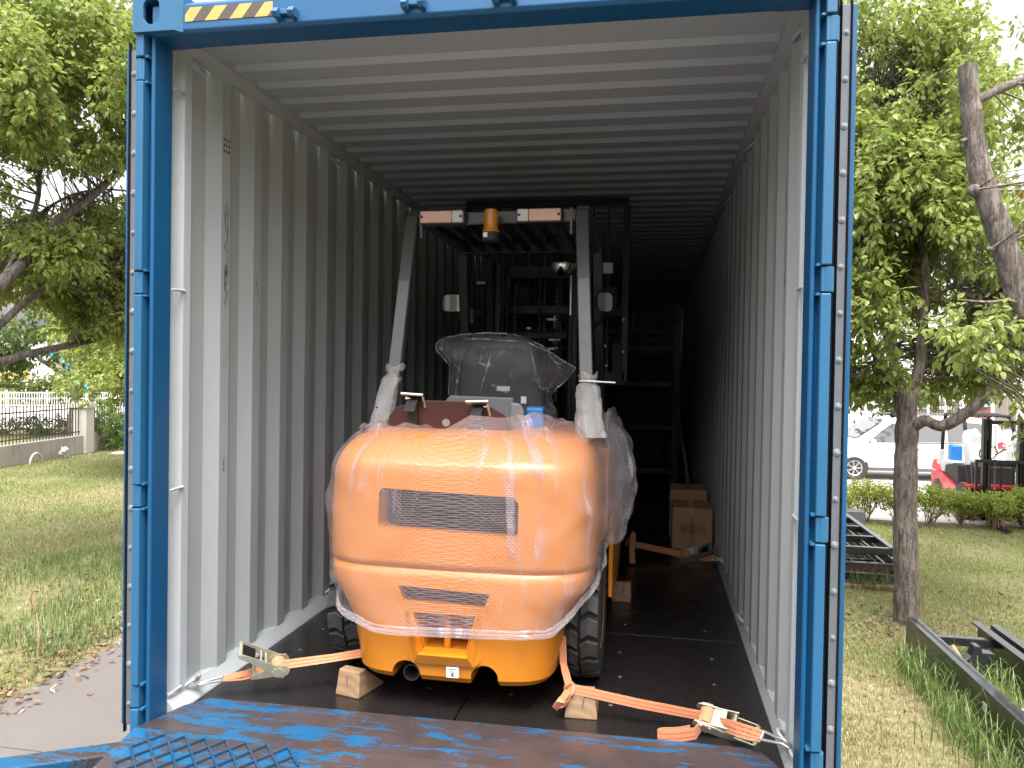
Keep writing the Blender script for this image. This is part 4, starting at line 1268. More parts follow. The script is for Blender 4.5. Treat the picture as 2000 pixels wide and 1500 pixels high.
b = MB(); b.box((XC + 0.43, 2.40, 1.80), (XC + 0.55, 2.42, 1.93)); b.build('gauge_plate', MAT['black_matt'], FL, bevel=0.01)
for x in (-0.25, 0.25):
    b = MB(); b.prism([(2.90, 1.45), (2.90, 1.15), (2.94, 1.10), (4.0, 1.10), (4.0, 1.115), (2.955, 1.15), (2.945, 1.45)], 'x', XC + x - 0.06, XC + x + 0.06); b.build('fork', MAT['black'], FL, bevel=0.004)

# ------------------------------------------------------------------ bubble wrap over the counterweight
def wrap_mesh():
    b = MB(); b.uv = []
    ns, nz = 150, 84
    S0, S1 = -1.42, 1.72
    vs = []
    for j in range(nz + 1):
        tv = j / nz
        acc = 0.0; prev = None
        for i in range(ns + 1):
            s = S0 + (S1 - S0) * i / ns
            # hem height follows the photograph's sag: low in the middle, rising to the flanks
            hem = 0.333 + 0.10 * min(1.0, abs(s)) ** 2.2 + (0.15 * max(0, s - 0.55) + 0.10 * max(0, -s - 0.75)) + 0.008 * math.sin(s * 9)
            ztop = 1.085
            L1 = ztop - hem
            Lt = L1 + 0.20
            d = tv * Lt
            if d <= L1:
                z = hem + d
                off = 0.011 + 0.012 * max(0, abs(s) - 0.8) + 0.004 * (1 - min(1, d / 0.05))
                p = cw_pt(s, z, off)
            else:
                z = ztop
                q = (d - L1) / 0.20
                p = cw_pt(s, z, 0.010)
                inward = Vector((XC, 0.95, z)) - p; inward.z = 0
                p = p + inward.normalized() * 0.20 * q * (0.9 if abs(s) < 1 else 0.35)
                crump = noise.noise(Vector((p.x * 7, p.y * 9, 1.3))) * 0.035 + noise.noise(Vector((p.x * 19, p.y * 17, 4))) * 0.016
                p.z = z + 0.012 + 0.050 * math.sin(min(1, q) * math.pi * 0.75) * (0.9 + 0.6 * math.sin(p.x * 6.0 + 1.0)) + crump * 1.4
            # slack: long diagonal folds from the upper corners, loose on the right flank
            nrm = Vector((p.x - XC, (p.y - 0.75) * 0.9, 0)).normalized()
            u_, v_ = p.x - XC, p.z
            fold = 0
            for (ax, az, ph, wl_, am) in ((0.75, 0.65, 0.2, 15, 0.008), (0.85, -0.55, 1.1, 21, 0.005), (0.5, 0.9, 2.0, 31, 0.003)):
                k = math.sin((u_ * ax + v_ * az) * wl_ + ph + 2.2 * noise.noise(Vector((u_ * 2.3, v_ * 2.3, ph))))
                fold += am * max(0, k) ** 3 * 1.6
            fold += 0.006 * abs(noise.noise(Vector((u_ * 5, v_ * 5, 7)))) + 0.003 * noise.noise(Vector((u_ * 22, v_ * 16, 2)))
            if s < -0.35: fold += max(0.0, 0.550 - lerp_tab(CW_W, p.z)) * 0.6 * min(1, (-0.35 - s) * 2.2)
            if s < -0.7: fold += 0.012 * min(1, (-0.7 - s) * 2.5) * (0.6 + 0.4 * math.sin(v_ * 8))
            if s > 0.9:
                q2 = min(1, (s - 0.9) * 1.6)
                fold += q2 * (0.055 * math.sin(min(1, max(0, (v_ - hem) / 0.75)) * math.pi) + 0.020 * math.sin(v_ * 21 + s * 13) * (0.4 + 0.6 * q2))
            p = p + nrm * fold
            if s > 1.0: p.z += 0.09 * (s - 1.0) * min(1, tv * 1.5) - 0.0
            if prev is not None: acc += (p - prev).length
            prev = p
            vs.append(p); b.uv.append((s * 0.62, d))
    fs = []
    m = ns + 1
    for j in range(nz):
        for i in range(ns):
            a = j * m + i
            fs.append((a, a + 1, a + m + 1, a + m))
    b.add(vs, fs)
    hemline = [vs[i] for i in range(m)]
    return b, hemline


b, hem = wrap_mesh()
WR = b.build('bubble_wrap', MAT['wrap'], None, smooth=180, fix=False)
tag(WR, 'pinkish bubble wrap sheet stretched over the forklift counterweight', 'bubble wrap')
# gathered rim at the hem
b = MB(); b.uv = []
hp = hem[4:-6:2]
for r_, dz in ((0.010, 0.0), (0.006, 0.016), (0.0055, -0.010)):
    hh = [Vector(p) + Vector((0, 0, dz + 0.005 * noise.noise(Vector((i * 0.35, dz * 90, 1))))) + (Vector((p.x - XC, p.y - 0.75, 0)).normalized() * (0.004 + 0.004 * noise.noise(Vector((i * 0.23, dz * 50, 3))))) for i, p in enumerate(hp)]
    b.tube(hh, [r_ * (0.8 + 0.5 * abs(noise.noise(Vector((i * 0.5, r_ * 900, 0))))) for i in range(len(hh))], 7)
b.uv = [(v[0] + v[1], v[2]) for v in b.v]
b.build('gathered_hem', MAT['wrap_loose'], WR, smooth=180)
# loose tail of wrap billowing on the flank beside the wheel
b = MB(); b.uv = []
ns, nz = 40, 56; vs = []
for j in range(nz + 1):
    t = j / nz
    belly = math.sin(math.pi * min(1, 0.12 + t * 0.95)) ** 0.7
    for i in range(ns + 1):
        q = i / ns
        z = 0.575 + 0.60 * t + 0.05 * (1 - t) * (2 * abs(q - 0.4)) + 0.03 * q * t
        xo = 0.045 + 0.115 * belly          # how far the sheet stands off
        x = XC + 0.560 + xo * math.sin(min(1.0, q * 1.5) * math.pi / 2) + 0.010 * math.sin(q * 15 + t * 7) * q + 0.016 * noise.noise(Vector((q * 4, t * 5, 0)))
        yv = 0.80 + 0.16 * q + (0.35 * (q - 0.65) if q > 0.65 else 0) + 0.03 * noise.noise(Vector((q * 3, t * 4, 5)))
        x += 0.010 * math.sin(t * 24 - q * 9) * q
        vs.append((x, yv, z)); b.uv.append((x + yv, z))
m = ns + 1
b.add(vs, [(j * m + i, j * m + i + 1, (j + 1) * m + i + 1, (j + 1) * m + i) for j in range(nz) for i in range(ns)])
b.build('hanging_tail', MAT['wrap_loose'], WR, smooth=180, fix=False)

# sleeves of bubble wrap round the guard posts
def sleeve(p0, p1, r0, r1, name_lbl, seed, flare=0.0):
    b = MB(); b.uv = []
    n, sg = 34, 22; vs = []
    for j in range(n + 1):
        t = j / n
        p = Vector(p0).lerp(Vector(p1), t)
        r_ = r0 + (r1 - r0) * t ** 1.3
        pinch = 1 - 0.38 * math.exp(-((t - 0.86) / 0.05) ** 2)
        for k in range(sg + 1):
            a = 2 * math.pi * (k % sg) / sg
            rr = r_ * pinch * (1 + 0.22 * noise.noise(Vector((math.cos(a) * 1.4 + seed, math.sin(a) * 1.4, t * 5))) + 0.10 * noise.noise(Vector((math.cos(a) * 4, math.sin(a) * 4, t * 13 + seed))))
            vs.append((p.x + rr * math.cos(a) * 0.95, p.y + rr * math.sin(a) * 0.8, p.z + (0.012 * math.sin(3 * a + seed) if j == n else 0)))
            b.uv.append((a * 0.05, t * 0.3))
    m = sg + 1
    b.add(vs, [(j * m + k, j * m + k + 1, (j + 1) * m + k + 1, (j + 1) * m + k) for j in range(n) for k in range(sg)])
    o = b.build('bubble_wrap_sleeve', MAT['wrap_thick'], None, smooth=180, fix=False)
    tag(o, name_lbl, 'bubble wrap')
    return o


sleeve((XL0 - 0.045, 0.70, 1.085), (-0.527, 0.805, 1.385), 0.052, 0.046, 'plain untied bubble wrap sleeve on a guard post of the orange forklift', 3)
s2 = sleeve((XR0 + 0.008, 0.71, 1.08), (0.388, 0.80, 1.362), 0.075, 0.044, 'bubble wrap sleeve on a forklift guard post, tied with a white zip tie', 8)
b = MB(); b.tube([(0.39 + 0.040 * math.cos(a), 0.79 + 0.036 * math.sin(a), 1.326) for a in np.linspace(0, 2 * math.pi, 18)], 0.004, 6)
b.beam((0.40, 0.752, 1.326), (0.515, 0.745, 1.322), 0.004, 0.006); b.build('zip_tie', MAT['whiteplastic'], s2)

# ================================================================== straps, chocks, boxes in the container
def frame(X, Y):
    X = Vector(X).normalized(); Y = Vector(Y); Y = (Y - X * Y.dot(X)).normalized(); Z = X.cross(Y)
    return X, Y, Z


def web(parent, pts, wid, wdir, name='webbing'):
    """orange webbing with two stitched lines"""
    P_ = [Vector(p) for p in pts]
    # refine
    fine = []; wd = []
    wds = wdir if isinstance(wdir[0], (tuple, list, Vector)) else [wdir] * len(P_)
    for i in range(len(P_) - 1):
        for t in (0, 1 / 3, 2 / 3):
            fine.append(P_[i].lerp(P_[i + 1], t)); wd.append(Vector(wds[i]).lerp(Vector(wds[i + 1]), t))
    fine.append(P_[-1]); wd.append(Vector(wds[-1]))
    b = MB(); b.ribbon(fine, wid, [tuple(x) for x in wd], 0.003)
    o = b.build(name, MAT['strap'], parent)
    s_ = MB()
    for q in (-0.20, 0.20):
        pts2 = []
        for i, p in enumerate(fine):
            t = (fine[min(i + 1, len(fine) - 1)] - fine[max(i - 1, 0)]).normalized()
            w_ = wd[i] - t * wd[i].dot(t); w_.normalize()
            pts2.append(p + w_ * wid * q)
        s_.ribbon(pts2, 0.0022, [tuple(x) for x in wd], 0.0042)
    s_.build('stitching', MAT['stitch'], o)
    return o


def ratchet(parent, c, X, Y, op=R(35), sc=1.0, mat='zinc'):
    X, Y, Z = frame(X, Y); c = Vector(c)
    T = lambda x, y, z: c + (X * x + Y * y + Z * z) * sc
    h = 0.030
    b = MB()
    for sg in (-1, 1):
        o2 = [(-0.095, -0.012), (-0.09, 0.012), (-0.05, 0.014), (-0.01, 0.026), (0.03, 0.024), (0.04, 0.0), (0.03, -0.018), (-0.03, -0.014)]
        n = len(o2)
        vs = [T(x, sg * h, z) for x, z in o2] + [T(x, sg * (h + 0.003), z) for x, z in o2]
        b.add(vs, [tuple(range(n)), tuple(range(n, 2 * n))[::-1]] + [(i, (i + 1) % n, (i + 1) % n + n, i + n) for i in range(n)])
    b.tube([T(-0.085, -h - 0.006, 0), T(-0.085, h + 0.006, 0)], 0.006 * sc, 8)
    b.add([T(-0.06, -h, -0.010), T(-0.02, -h, -0.010), T(-0.02, h, -0.010), T(-0.06, h, -0.010)], [(0, 1, 2, 3)])
    b.build('ratchet_body', MAT[mat], parent)
    b = MB()
    ca, sa = math.cos(op), math.sin(op)
    H = lambda u, y, v: T(-u * ca - v * sa * 0 + v * sa, y, u * sa + v * ca)
    for sg in (-1, 1):
        o2 = [(-0.025, -0.012), (-0.03, 0.012), (0.01, 0.024), (0.06, 0.020), (0.15, 0.012), (0.165, 0.002), (0.155, -0.008), (0.09, -0.006), (0.03, -0.016)]
        n = len(o2)
        vs = [H(x, sg * (h + 0.004), z) for x, z in o2] + [H(x, sg * (h + 0.007), z) for x, z in o2]
        b.add(vs, [tuple(range(n)), tuple(range(n, 2 * n))[::-1]] + [(i, (i + 1) % n, (i + 1) % n + n, i + n) for i in range(n)])
    b.tube([H(0.155, -h - 0.008, 0.002), H(0.155, h + 0.008, 0.002)], 0.007 * sc, 8)
    for u in (0.055, 0.075):
        b.tube([H(u, -h - 0.004, 0.004), H(u, h + 0.004, 0.004)], 0.004 * sc, 6)
    b.build('ratchet_handle', MAT[mat], parent)
    # grip plate, dark
    b = MB(); b.add([H(0.10, -h, 0.008), H(0.15, -h, 0.006), H(0.15, h, 0.006), H(0.10, h, 0.008)], [(0, 1, 2, 3)]); b.build('handle_grip', MAT['black'], parent)
    # wound webbing on the spool
    b = MB()
    vs = []; n = 18
    for y in (-h + 0.004, h - 0.004):
        for k in range(n):
            a = 2 * math.pi * k / n
            vs.append(T(0.0 + 0.024 * math.cos(a), y, 0.004 + 0.022 * math.sin(a)))
    b.add(vs, [tuple(range(n)), tuple(range(n, 2 * n))[::-1]] + [(i, (i + 1) % n, (i + 1) % n + n, i + n) for i in range(n)])
    b.build('spool', MAT['strap'], parent)
    b = MB()
    for sg in (-1, 1):
        vs = []
        for y in (sg * (h + 0.0075), sg * (h + 0.011)):
            for k in range(20):
                a = 2 * math.pi * k / 20; rr = 0.022 if k % 2 else 0.017
                vs.append(T(rr * math.cos(a), y, 0.004 + rr * math.sin(a)))
        b.add(vs, [tuple(range(20)), tuple(range(20, 40))[::-1]] + [(i, (i + 1) % 20, (i + 1) % 20 + 20, i + 20) for i in range(20)])
    b.build('ratchet_wheel', MAT[mat], parent)


def hook(parent, p, X, Y):
    X, Y, Z = frame(X, Y); p = Vector(p)
    b = MB()
    for sg in (-1, 1):
        b.tube([p + X * 0.0 + Y * sg * 0.016, p + X * 0.05 + Y * sg * 0.010, p + X * 0.085 + Z * 0.004 + Y * sg * 0.008, p + X * 0.105 - Z * 0.012 + Y * sg * 0.007, p + X * 0.095 - Z * 0.032 + Y * sg * 0.006], 0.0055, 8)
    b.tube([p + Y * -0.018, p + Y * 0.018], 0.0055, 8)
    b.build('hook', MAT['steel'], parent, smooth=60)


# left: from the counterweight's foot to the ring by the post
st = thing('ratchet_strap', 'orange ratchet strap with yellowish open handle hooked beside the wall of flaking ramp blue', 'strap', (-0.85, 0.25, 0))
cA = Vector((-0.835, 0.262, 0.118)); hA = Vector((-1.045, 0.186, 0.078)); sA = Vector((-0.44, 0.47, 0.150))
web(st, [cA + Vector((0.01, 0.005, 0.005)), cA.lerp(sA, 0.5) + Vector((0, 0, -0.002)), sA], 0.036, [(0.1, 0.5, 1), (0, 0.8, 0.7), (0, 0.6, 0.9)])
web(st, [cA + Vector((-0.05, -0.012, -0.008)), cA.lerp(hA, 0.6), hA], 0.038, [(0.1, 0.6, 1), (0.1, 1, 0.35), (0.1, 0.9, 0.3)])
web(st, [cA + Vector((-0.05, -0.02, -0.014)), cA.lerp(hA, 0.6) + Vector((0.0, -0.012, -0.014)), hA], 0.036, [(0.1, 0.6, 1), (0.1, 1, 0.1), (0.1, 0.9, 0.3)])
ratchet(st, cA, sA - hA, (-0.25, 0.9, 0.35), R(40), 1.15)
hook(st, hA, hA - cA, (0, 1, 0.2))
st['label'] = 'orange ratchet strap with handle folded up, hooked where the corrugated wall shows black scuff marks'

# right: knotted round the axle, open ratchet and loose loop on the floor
st = thing('ratchet_strap', 'orange ratchet strap knotted beside a wheel chock, its loose loop lying on the dark floor', 'strap', (0.87, 0.3, 0))
cB = Vector((0.905, 0.285, 0.062)); hB = Vector((1.085, 0.120, 0.085)); kB = Vector((0.378, 0.318, 0.112))
web(st, [kB, kB.lerp(cB, 0.5) + Vector((0, 0, -0.004)), cB + Vector((-0.01, 0.0, 0.002))], 0.037, [(0, 0.2, 1), (0, 0.05, 1), (0, -0.1, 1)])
web(st, [cB + Vector((0.05, -0.03, -0.004)), cB.lerp(hB, 0.55), hB], 0.038, [(0, -0.1, 1), (0, 0.2, 1), (0, 0.8, 0.5)])
web(st, [cB + Vector((0.05, -0.035, -0.012)), cB.lerp(hB, 0.55) + Vector((0, -0.01, -0.012)), hB + Vector((0, -0.005, -0.01))], 0.036, [(0, -0.1, 1), (0, 0.3, 0.8), (0, 0.8, 0.2)])
web(st, [kB, (0.340, 0.42, 0.17), (0.315, 0.52, 0.34)], 0.036, [(0.2, 1, 0.2), (0.6, 1, 0), (0.9, 0.4, 0)])
web(st, [kB + Vector((0.0, -0.004, 0.01)), (0.365, 0.300, 0.075), (0.345, 0.282, 0.048), (0.332, 0.276, 0.050), (0.352, 0.270, 0.080), (0.374, 0.296, 0.112)], 0.034, [(0.7, 0, 0.5)] * 6)
b = MB(); b.tube([kB + Vector((0.016 * math.cos(a), -0.006 + 0.008 * math.sin(a * 2), 0.020 * math.sin(a))) for a in np.linspace(0, 2 * math.pi, 16)], 0.009, 6, squash=0.5); b.build('knot', MAT['strap'], st)
web(st, [cB + Vector((-0.02, -0.02, -0.02)), (0.86, 0.215, 0.026), (0.80, 0.185, 0.0255), (0.742, 0.166, 0.0255), (0.722, 0.172, 0.0255), (0.735, 0.186, 0.0255), (0.80, 0.205, 0.026), (0.84, 0.23, 0.026)], 0.046, [(0, 0, 1)] * 8)
ratchet(st, cB, (-1, 0.30, 0.02), (0.25, 0.80, 0.55), R(16), 1.2)
hook(st, hB, hB - cB, (0, 0.8, 0.5))

# far right: behind the wheel
st = thing('ratchet_strap', 'orange ratchet strap stretched in front of the cardboard box', 'strap', (0.9, 3.0, 0))
web(st, [(0.50, 3.13, 0.10), (0.70, 3.08, 0.08), (0.90, 2.98, 0.07)], 0.045, [(0, 0.4, 1)] * 3)
web(st, [(0.97, 2.96, 0.06), (1.07, 2.90, 0.07), (1.12, 2.86, 0.08)], 0.045, [(0, 0.7, 0.7)] * 3)
web(st, [(0.560, 2.90, 0.22), (0.552, 2.88, 0.10), (0.556, 2.86, 0.012)], 0.04, [(1, 0.3, 0)] * 3, 'webbing_tail')
web(st, [(0.50, 3.13, 0.10), (0.53, 3.0, 0.16), (0.560, 2.90, 0.22)], 0.04, [(0, 0.3, 1)] * 3)
ratchet(st, (0.93, 2.97, 0.066), (-1, 0.15, 0.02), (0.1, 0.8, 0.5), R(-30), 1.25, 'steel')
hook(st, (1.10, 2.87, 0.078), (1, -0.3, 0), (0, 0.8, 0.5))

# wheel chocks
def chock(cx, y0, wd, h, ln, label, yaw=0.0, taper=0.82, nail=True):
    t = thing('wheel_chock', label, 'chock', (cx, y0 + ln / 2, 0), 0.0, None)
    b = MB(); a = wd / 2
    c0 = cx; m = Matrix.Translation((cx, y0, 0)) @ Matrix.Rotation(yaw, 4, 'Z')
    v = [(-a, 0, 0), (a, 0, 0), (a * taper, 0.015, h), (-a * taper, 0.015, h), (-a, ln, 0), (a, ln, 0), (a * taper, ln * 0.30, h), (-a * taper, ln * 0.30, h)]
    b.add([m @ Vector(p) for p in v], [(0, 1, 2, 3), (5, 4, 7, 6), (3, 2, 6, 7), (1, 5, 6, 2), (4, 0, 3, 7), (4, 5, 1, 0)])
    b.build('wood_block', MAT['wood'], t, bevel=0.005)
    if nail:
        b = MB(); b.tube([m @ Vector((0.006, -0.004, h * 0.45)), m @ Vector((0.014, -0.022, h * 0.95))], 0.0025, 6); b.build('nail', MAT['steel'], t)
    return t


chock(0.425, 0.300, 0.130, 0.108, 0.21, 'pale wooden wheel chock right under the strap knot', R(2))
chock(-0.548, 0.300, 0.118, 0.105, 0.20, 'wooden wheel chock with a nail, below the strap with the upright ratchet handle', R(-14), 0.88)
chock(0.515, 1.93, 0.115, 0.115, 0.16, 'small wooden chock wedged deeper inside, behind the forklift front wheel', R(0), 0.95)

# cardboard boxes with printed marks
def carton(x0, x1, y0, y1, h, label, marks):
    t = thing('cardboard_box', label, 'box', ((x0 + x1) / 2, (y0 + y1) / 2, 0))
    b = MB(); b.box((x0, y0, 0), (x1, y1, h)); b.build('carton', MAT['card'], t, bevel=0.004)
    xm = (x0 + x1) / 2
    b = MB(); b.box((xm - 0.018, y0 - 0.0012, h * 0.10), (xm + 0.018, y0 - 0.0004, h)); b.box((xm - 0.025, y0, h), (xm + 0.025, y1, h + 0.0012)); b.build('tape', MAT['ptape'], t)
    for zz in (0.72, 0.62, 0.35):
        b = MB(); b.box((xm - 0.008, y0 - 0.0022, h * zz), (xm + 0.004, y0 - 0.0014, h * (zz + 0.06))); b.build('tape_print', MAT['boxink'], t)
    if not marks: return t
    y_ = y0 - 0.0022
    def fr(cx, cz, s):
        q = MB()
        for a, c in (((-s, -s), (s, -s)), ((s, -s), (s, s)), ((s, s), (-s, s)), ((-s, s), (-s, -s))):
            q.beam((cx + a[0], y_, cz + a[1]), (cx + c[0], y_, cz + c[1]), 0.0014, 0.003, (0, 0, 1) if a[1] == c[1] else (1, 0, 0))
        return q
    cz = h * 0.50; s = 0.026
    q = fr(x0 + 0.095, cz, s)          # umbrella and hands
    q.tube([(x0 + 0.095 + 0.016 * math.cos(a), y_, cz - 0.002 + 0.016 * math.sin(a)) for a in np.linspace(0, math.pi, 9)], 0.003, 4)
    q.tube([(x0 + 0.095 + 0.012 * math.cos(a), y_, cz - 0.006 + 0.012 * math.sin(a)) for a in np.linspace(math.pi, 2 * math.pi, 9)], 0.0028, 4)
    q.box((x0 + 0.091, y_ - 0.0007, cz - 0.008), (x0 + 0.099, y_ + 0.0007, cz + 0.004)); q.build('handling_mark', MAT['boxink'], t)
    q = fr(x0 + 0.160, cz, s)
    for dx in (-0.011, 0.011):
        q.box((x0 + 0.160 + dx - 0.003, y_ - 0.0007, cz - 0.016), (x0 + 0.160 + dx + 0.003, y_ + 0.0007, cz + 0.010))
        q.add([(x0 + 0.160 + dx - 0.008, y_, cz + 0.008), (x0 + 0.160 + dx + 0.008, y_, cz + 0.008), (x0 + 0.160 + dx, y_, cz + 0.020)], [(0, 1, 2)])
    q.box((x0 + 0.142, y_ - 0.0007, cz - 0.020), (x0 + 0.178, y_ + 0.0007, cz - 0.017)); q.build('handling_mark', MAT['boxink'], t)
    q = fr(x0 + 0.225, cz, s)
    q.add([(x0 + 0.225 + 0.014 * math.cos(a), y_, cz + 0.004 + 0.014 * math.sin(a)) for a in np.linspace(math.pi, 2 * math.pi, 9)], [tuple(range(9))])
    q.box((x0 + 0.2235, y_ - 0.0007, cz - 0.014), (x0 + 0.2265, y_ + 0.0007, cz - 0.006)); q.build('handling_mark', MAT['boxink'], t)
    return t


carton(0.845, 1.150, 3.47, 3.86, 0.325, 'brown cardboard box with three printed handling symbols on the container floor', True)
carton(0.835, 1.135, 3.92, 4.30, 0.400, 'slightly taller cardboard box half hidden behind the box with printed symbols', False)

b = MB(); b.tube([(1.07, 4.42, 0.0), (0.86, 6.34, 1.50)], 0.019, 10); tag(b.build('wooden_pole', MAT['pole'], None, smooth=60), 'thin wooden pole leaning deep inside the container behind the boxes', 'pole')

# dark steel rack deep inside
t = thing('steel_rack', 'black steel rack loaded deep inside the dark end of the container', 'rack', (0, 7.5, 0))
for x in (-0.95, 0.0, 0.93):
    for yv in (6.4, 8.8):
        b = MB(); b.box((x - 0.04, yv - 0.04, 0), (x + 0.04, yv + 0.04, 1.95)); b.build('upright', MAT['black'], t, bevel=0.004)
for zz in (0.25, 0.75, 1.25, 1.66, 1.86):
    for yv in (6.4, 8.8):
        b = MB(); b.box((-0.91, yv - 0.03, zz - 0.03), (0.89, yv + 0.03, zz + 0.03)); b.build('rail', MAT['black'], t, bevel=0.004)
for k, x in enumerate((-0.5, 0.45)):
    b = MB(); b.box((x - 0.36, 6.5, 0.28), (x + 0.36, 8.6, 1.15)); b.build('crated_part', MAT['black_matt'], t, bevel=0.02)

# ================================================================== trees and plants
def catmull(pts, k=5):
    pts = [Vector(p) for p in pts]
    out = []
    n = len(pts)
    for i in range(n - 1):
        p0, p1, p2, p3 = pts[max(i - 1, 0)], pts[i], pts[i + 1], pts[min(i + 2, n - 1)]
        for j in range(k):
            t = j / k
            out.append(0.5 * ((2 * p1) + (p2 - p0) * t + (2 * p0 - 5 * p1 + 4 * p2 - p3) * t * t + (3 * p1 - p0 - 3 * p2 + p3) * t ** 3))
    out.append(pts[-1])
    return out


def limb(pts, r0, r1, seg=12, k=6, rough=0.06, power=1.0):
    b = MB(); c = catmull(pts, k); n = len(c)
    rs = [(r0 + (r1 - r0) * (i / (n - 1)) ** power) * (1 + rough * 2 * noise.noise(c[i] * 6)) for i in range(n)]
    b.tube(c, rs, seg)
    # knobbly bark surface
    for i, v in enumerate(b.v):
        q = Vector(v); d = noise.noise(q * 14) * r0 * rough * 1.2
        j = min(i // seg, n - 1)
        o = (q - c[j])
        if o.length > 1e-5: q = q + o.normalized() * d
        b.v[i] = tuple(q)
    return b, c


LEAF = [(0, 0, 0), (0.28, -0.25, 0.05), (0.62, -0.22, 0.045), (1.0, 0.0, -0.06), (0.62, 0.22, 0.045), (0.28, 0.25, 0.05)]


def leaf_arrays(pos, d, nr, L):
    d = d / np.linalg.norm(d, axis=1, keepdims=True)
    s = np.cross(d, nr); s /= (np.linalg.norm(s, axis=1, keepdims=True) + 1e-9)
    n2 = np.cross(s, d)
    out = np.zeros((len(pos), 6, 3))
    for i, (a, b_, c) in enumerate(LEAF):
        out[:, i] = pos + L[:, None] * (a * d + b_ * s + c * n2)
    return out, d, s, n2


LEAF_F = [(0, 1, 2, 3), (0, 3, 4, 5)]


def clusters_in(ells, n, seed, gap=0.0, gscale=0.9):
    """cluster centres in a union of ellipsoids (centre, radii, weight); noise leaves gaps"""
    rg = np.random.default_rng(seed)
    wts = np.array([e[2] for e in ells], float); wts /= wts.sum()
    out = []; outd = []
    while len(out) < n:
        e = ells[rg.choice(len(ells), p=wts)]
        v = rg.normal(size=3); v /= np.linalg.norm(v)
        r_ = rg.random() ** (1 / 2.4)
        p = np.array(e[0]) + v * r_ * np.array(e[1])
        if gap and noise.noise(Vector(p) * gscale + Vector((seed, 0, 0))) < gap * 0.5 - 0.25 + 0.0: continue
        out.append(p); outd.append(v)
    return np.array(out), np.array(outd)


def shoots(cen, out, per, L, seed, droop=0.6, spread=0.30):
    rg = np.random.default_rng(seed + 99)
    N = len(cen)
    d0 = out * 0.6 + rg.normal(size=(N, 3)) * 0.5; d0[:, 2] -= 0.15
    d0 /= np.linalg.norm(d0, axis=1, keepdims=True)
    t = rg.random((N, per))
    base = cen[:, None, :] + d0[:, None, :] * (t[:, :, None] * spread)
    rad = rg.normal(size=(N, per, 3)); rad /= np.linalg.norm(rad, axis=2, keepdims=True)
    base = base + rad * 0.03
    d = 0.45 * d0[:, None, :] + 0.85 * rad; d[:, :, 2] -= droop
    nr = rg.normal(size=(N, per, 3)) * 0.45; nr[:, :, 2] += 1.0
    ln = L * (0.65 + 0.6 * rg.random((N, per)))
    return base.reshape(-1, 3), d.reshape(-1, 3), nr.reshape(-1, 3), ln.reshape(-1)


LEAFMESH = None


def crown(root, ells, ncl, per, L, seed, mat, singles=0, limbs=None, gap=0.0, twigs=0.35, droop=0.6, spread=0.30, gscale=0.9):
    global LEAFMESH
    cen, out = clusters_in(ells, ncl, seed, gap, gscale)
    pos, d, nr, ln = shoots(cen, out, per, L, seed, droop, spread)
    V, dd, ss, nn = leaf_arrays(pos, d, nr, ln)
    keep = np.ones(len(V), bool)
    if singles:
        x, y, z = px(pos)
        vis = (x > -20) & (x < 2020) & (y > -20) & (y < 1500) & ((x < 235) | (x > 1672)) & (z > 0)
        idx = np.where(vis)[0]
        idx = idx[np.argsort(z[idx] - ln[idx] * 8)][:singles]
        keep[idx] = False
        if LEAFMESH is None:
            LEAFMESH = bpy.data.meshes.new('leaf'); LEAFMESH.from_pydata(LEAF, [], LEAF_F); LEAFMESH.update(); LEAFMESH.materials.append(mat)
        loc = np.array(root.location)
        for i in idx:
            o = bpy.data.objects.new('leaf', LEAFMESH); COL.objects.link(o); o.parent = root
            m = Matrix.Identity(4); p = pos[i] - loc
            for r_ in range(3):
                m[r_][0] = dd[i][r_] * ln[i]; m[r_][1] = ss[i][r_] * ln[i]; m[r_][2] = nn[i][r_] * ln[i]; m[r_][3] = p[r_]
            o.matrix_local = m
    np_mesh('foliage', V[keep], LEAF_F, 6, mat, root, 'stuff')
    if limbs and twigs:
        pts = np.array([tuple(p) for c in limbs for p in c[1:]])
        b = MB(); rg = random.Random(seed)
        for i in range(ncl):
            if rg.random() > twigs: continue
            dist = np.linalg.norm(pts - cen[i], axis=1); j = int(np.argsort(dist)[rg.randrange(min(7, len(dist)))])
            a, c = Vector(pts[j]), Vector(cen[i])
            if (c - a).length < 0.15 or (c - a).length > 1.3: continue
            mid = a.lerp(c, 0.5) + Vector((rg.uniform(-1, 1), rg.uniform(-1, 1), rg.uniform(0, 1))) * 0.12 * (c - a).length
            l_ = (c - a).length
            b.tube([a, mid, c], [0.006 + 0.006 * l_, 0.004 + 0.003 * l_, 0.0025], 4, cap=False)
        b.build('twigs', MAT['bark'], root, kind='stuff', fix=False)
    return V


def W3(x, y, Y):
    return Vector(px2(x, y, Y))


def add_limbs(root, specs, name='branch'):
    cs = []
    for pts, r0, r1 in specs:
        b, c = limb(pts, r0, r1)
        b.build(name, MAT['bark'], root, smooth=180)
        cs.append(c)
    return cs


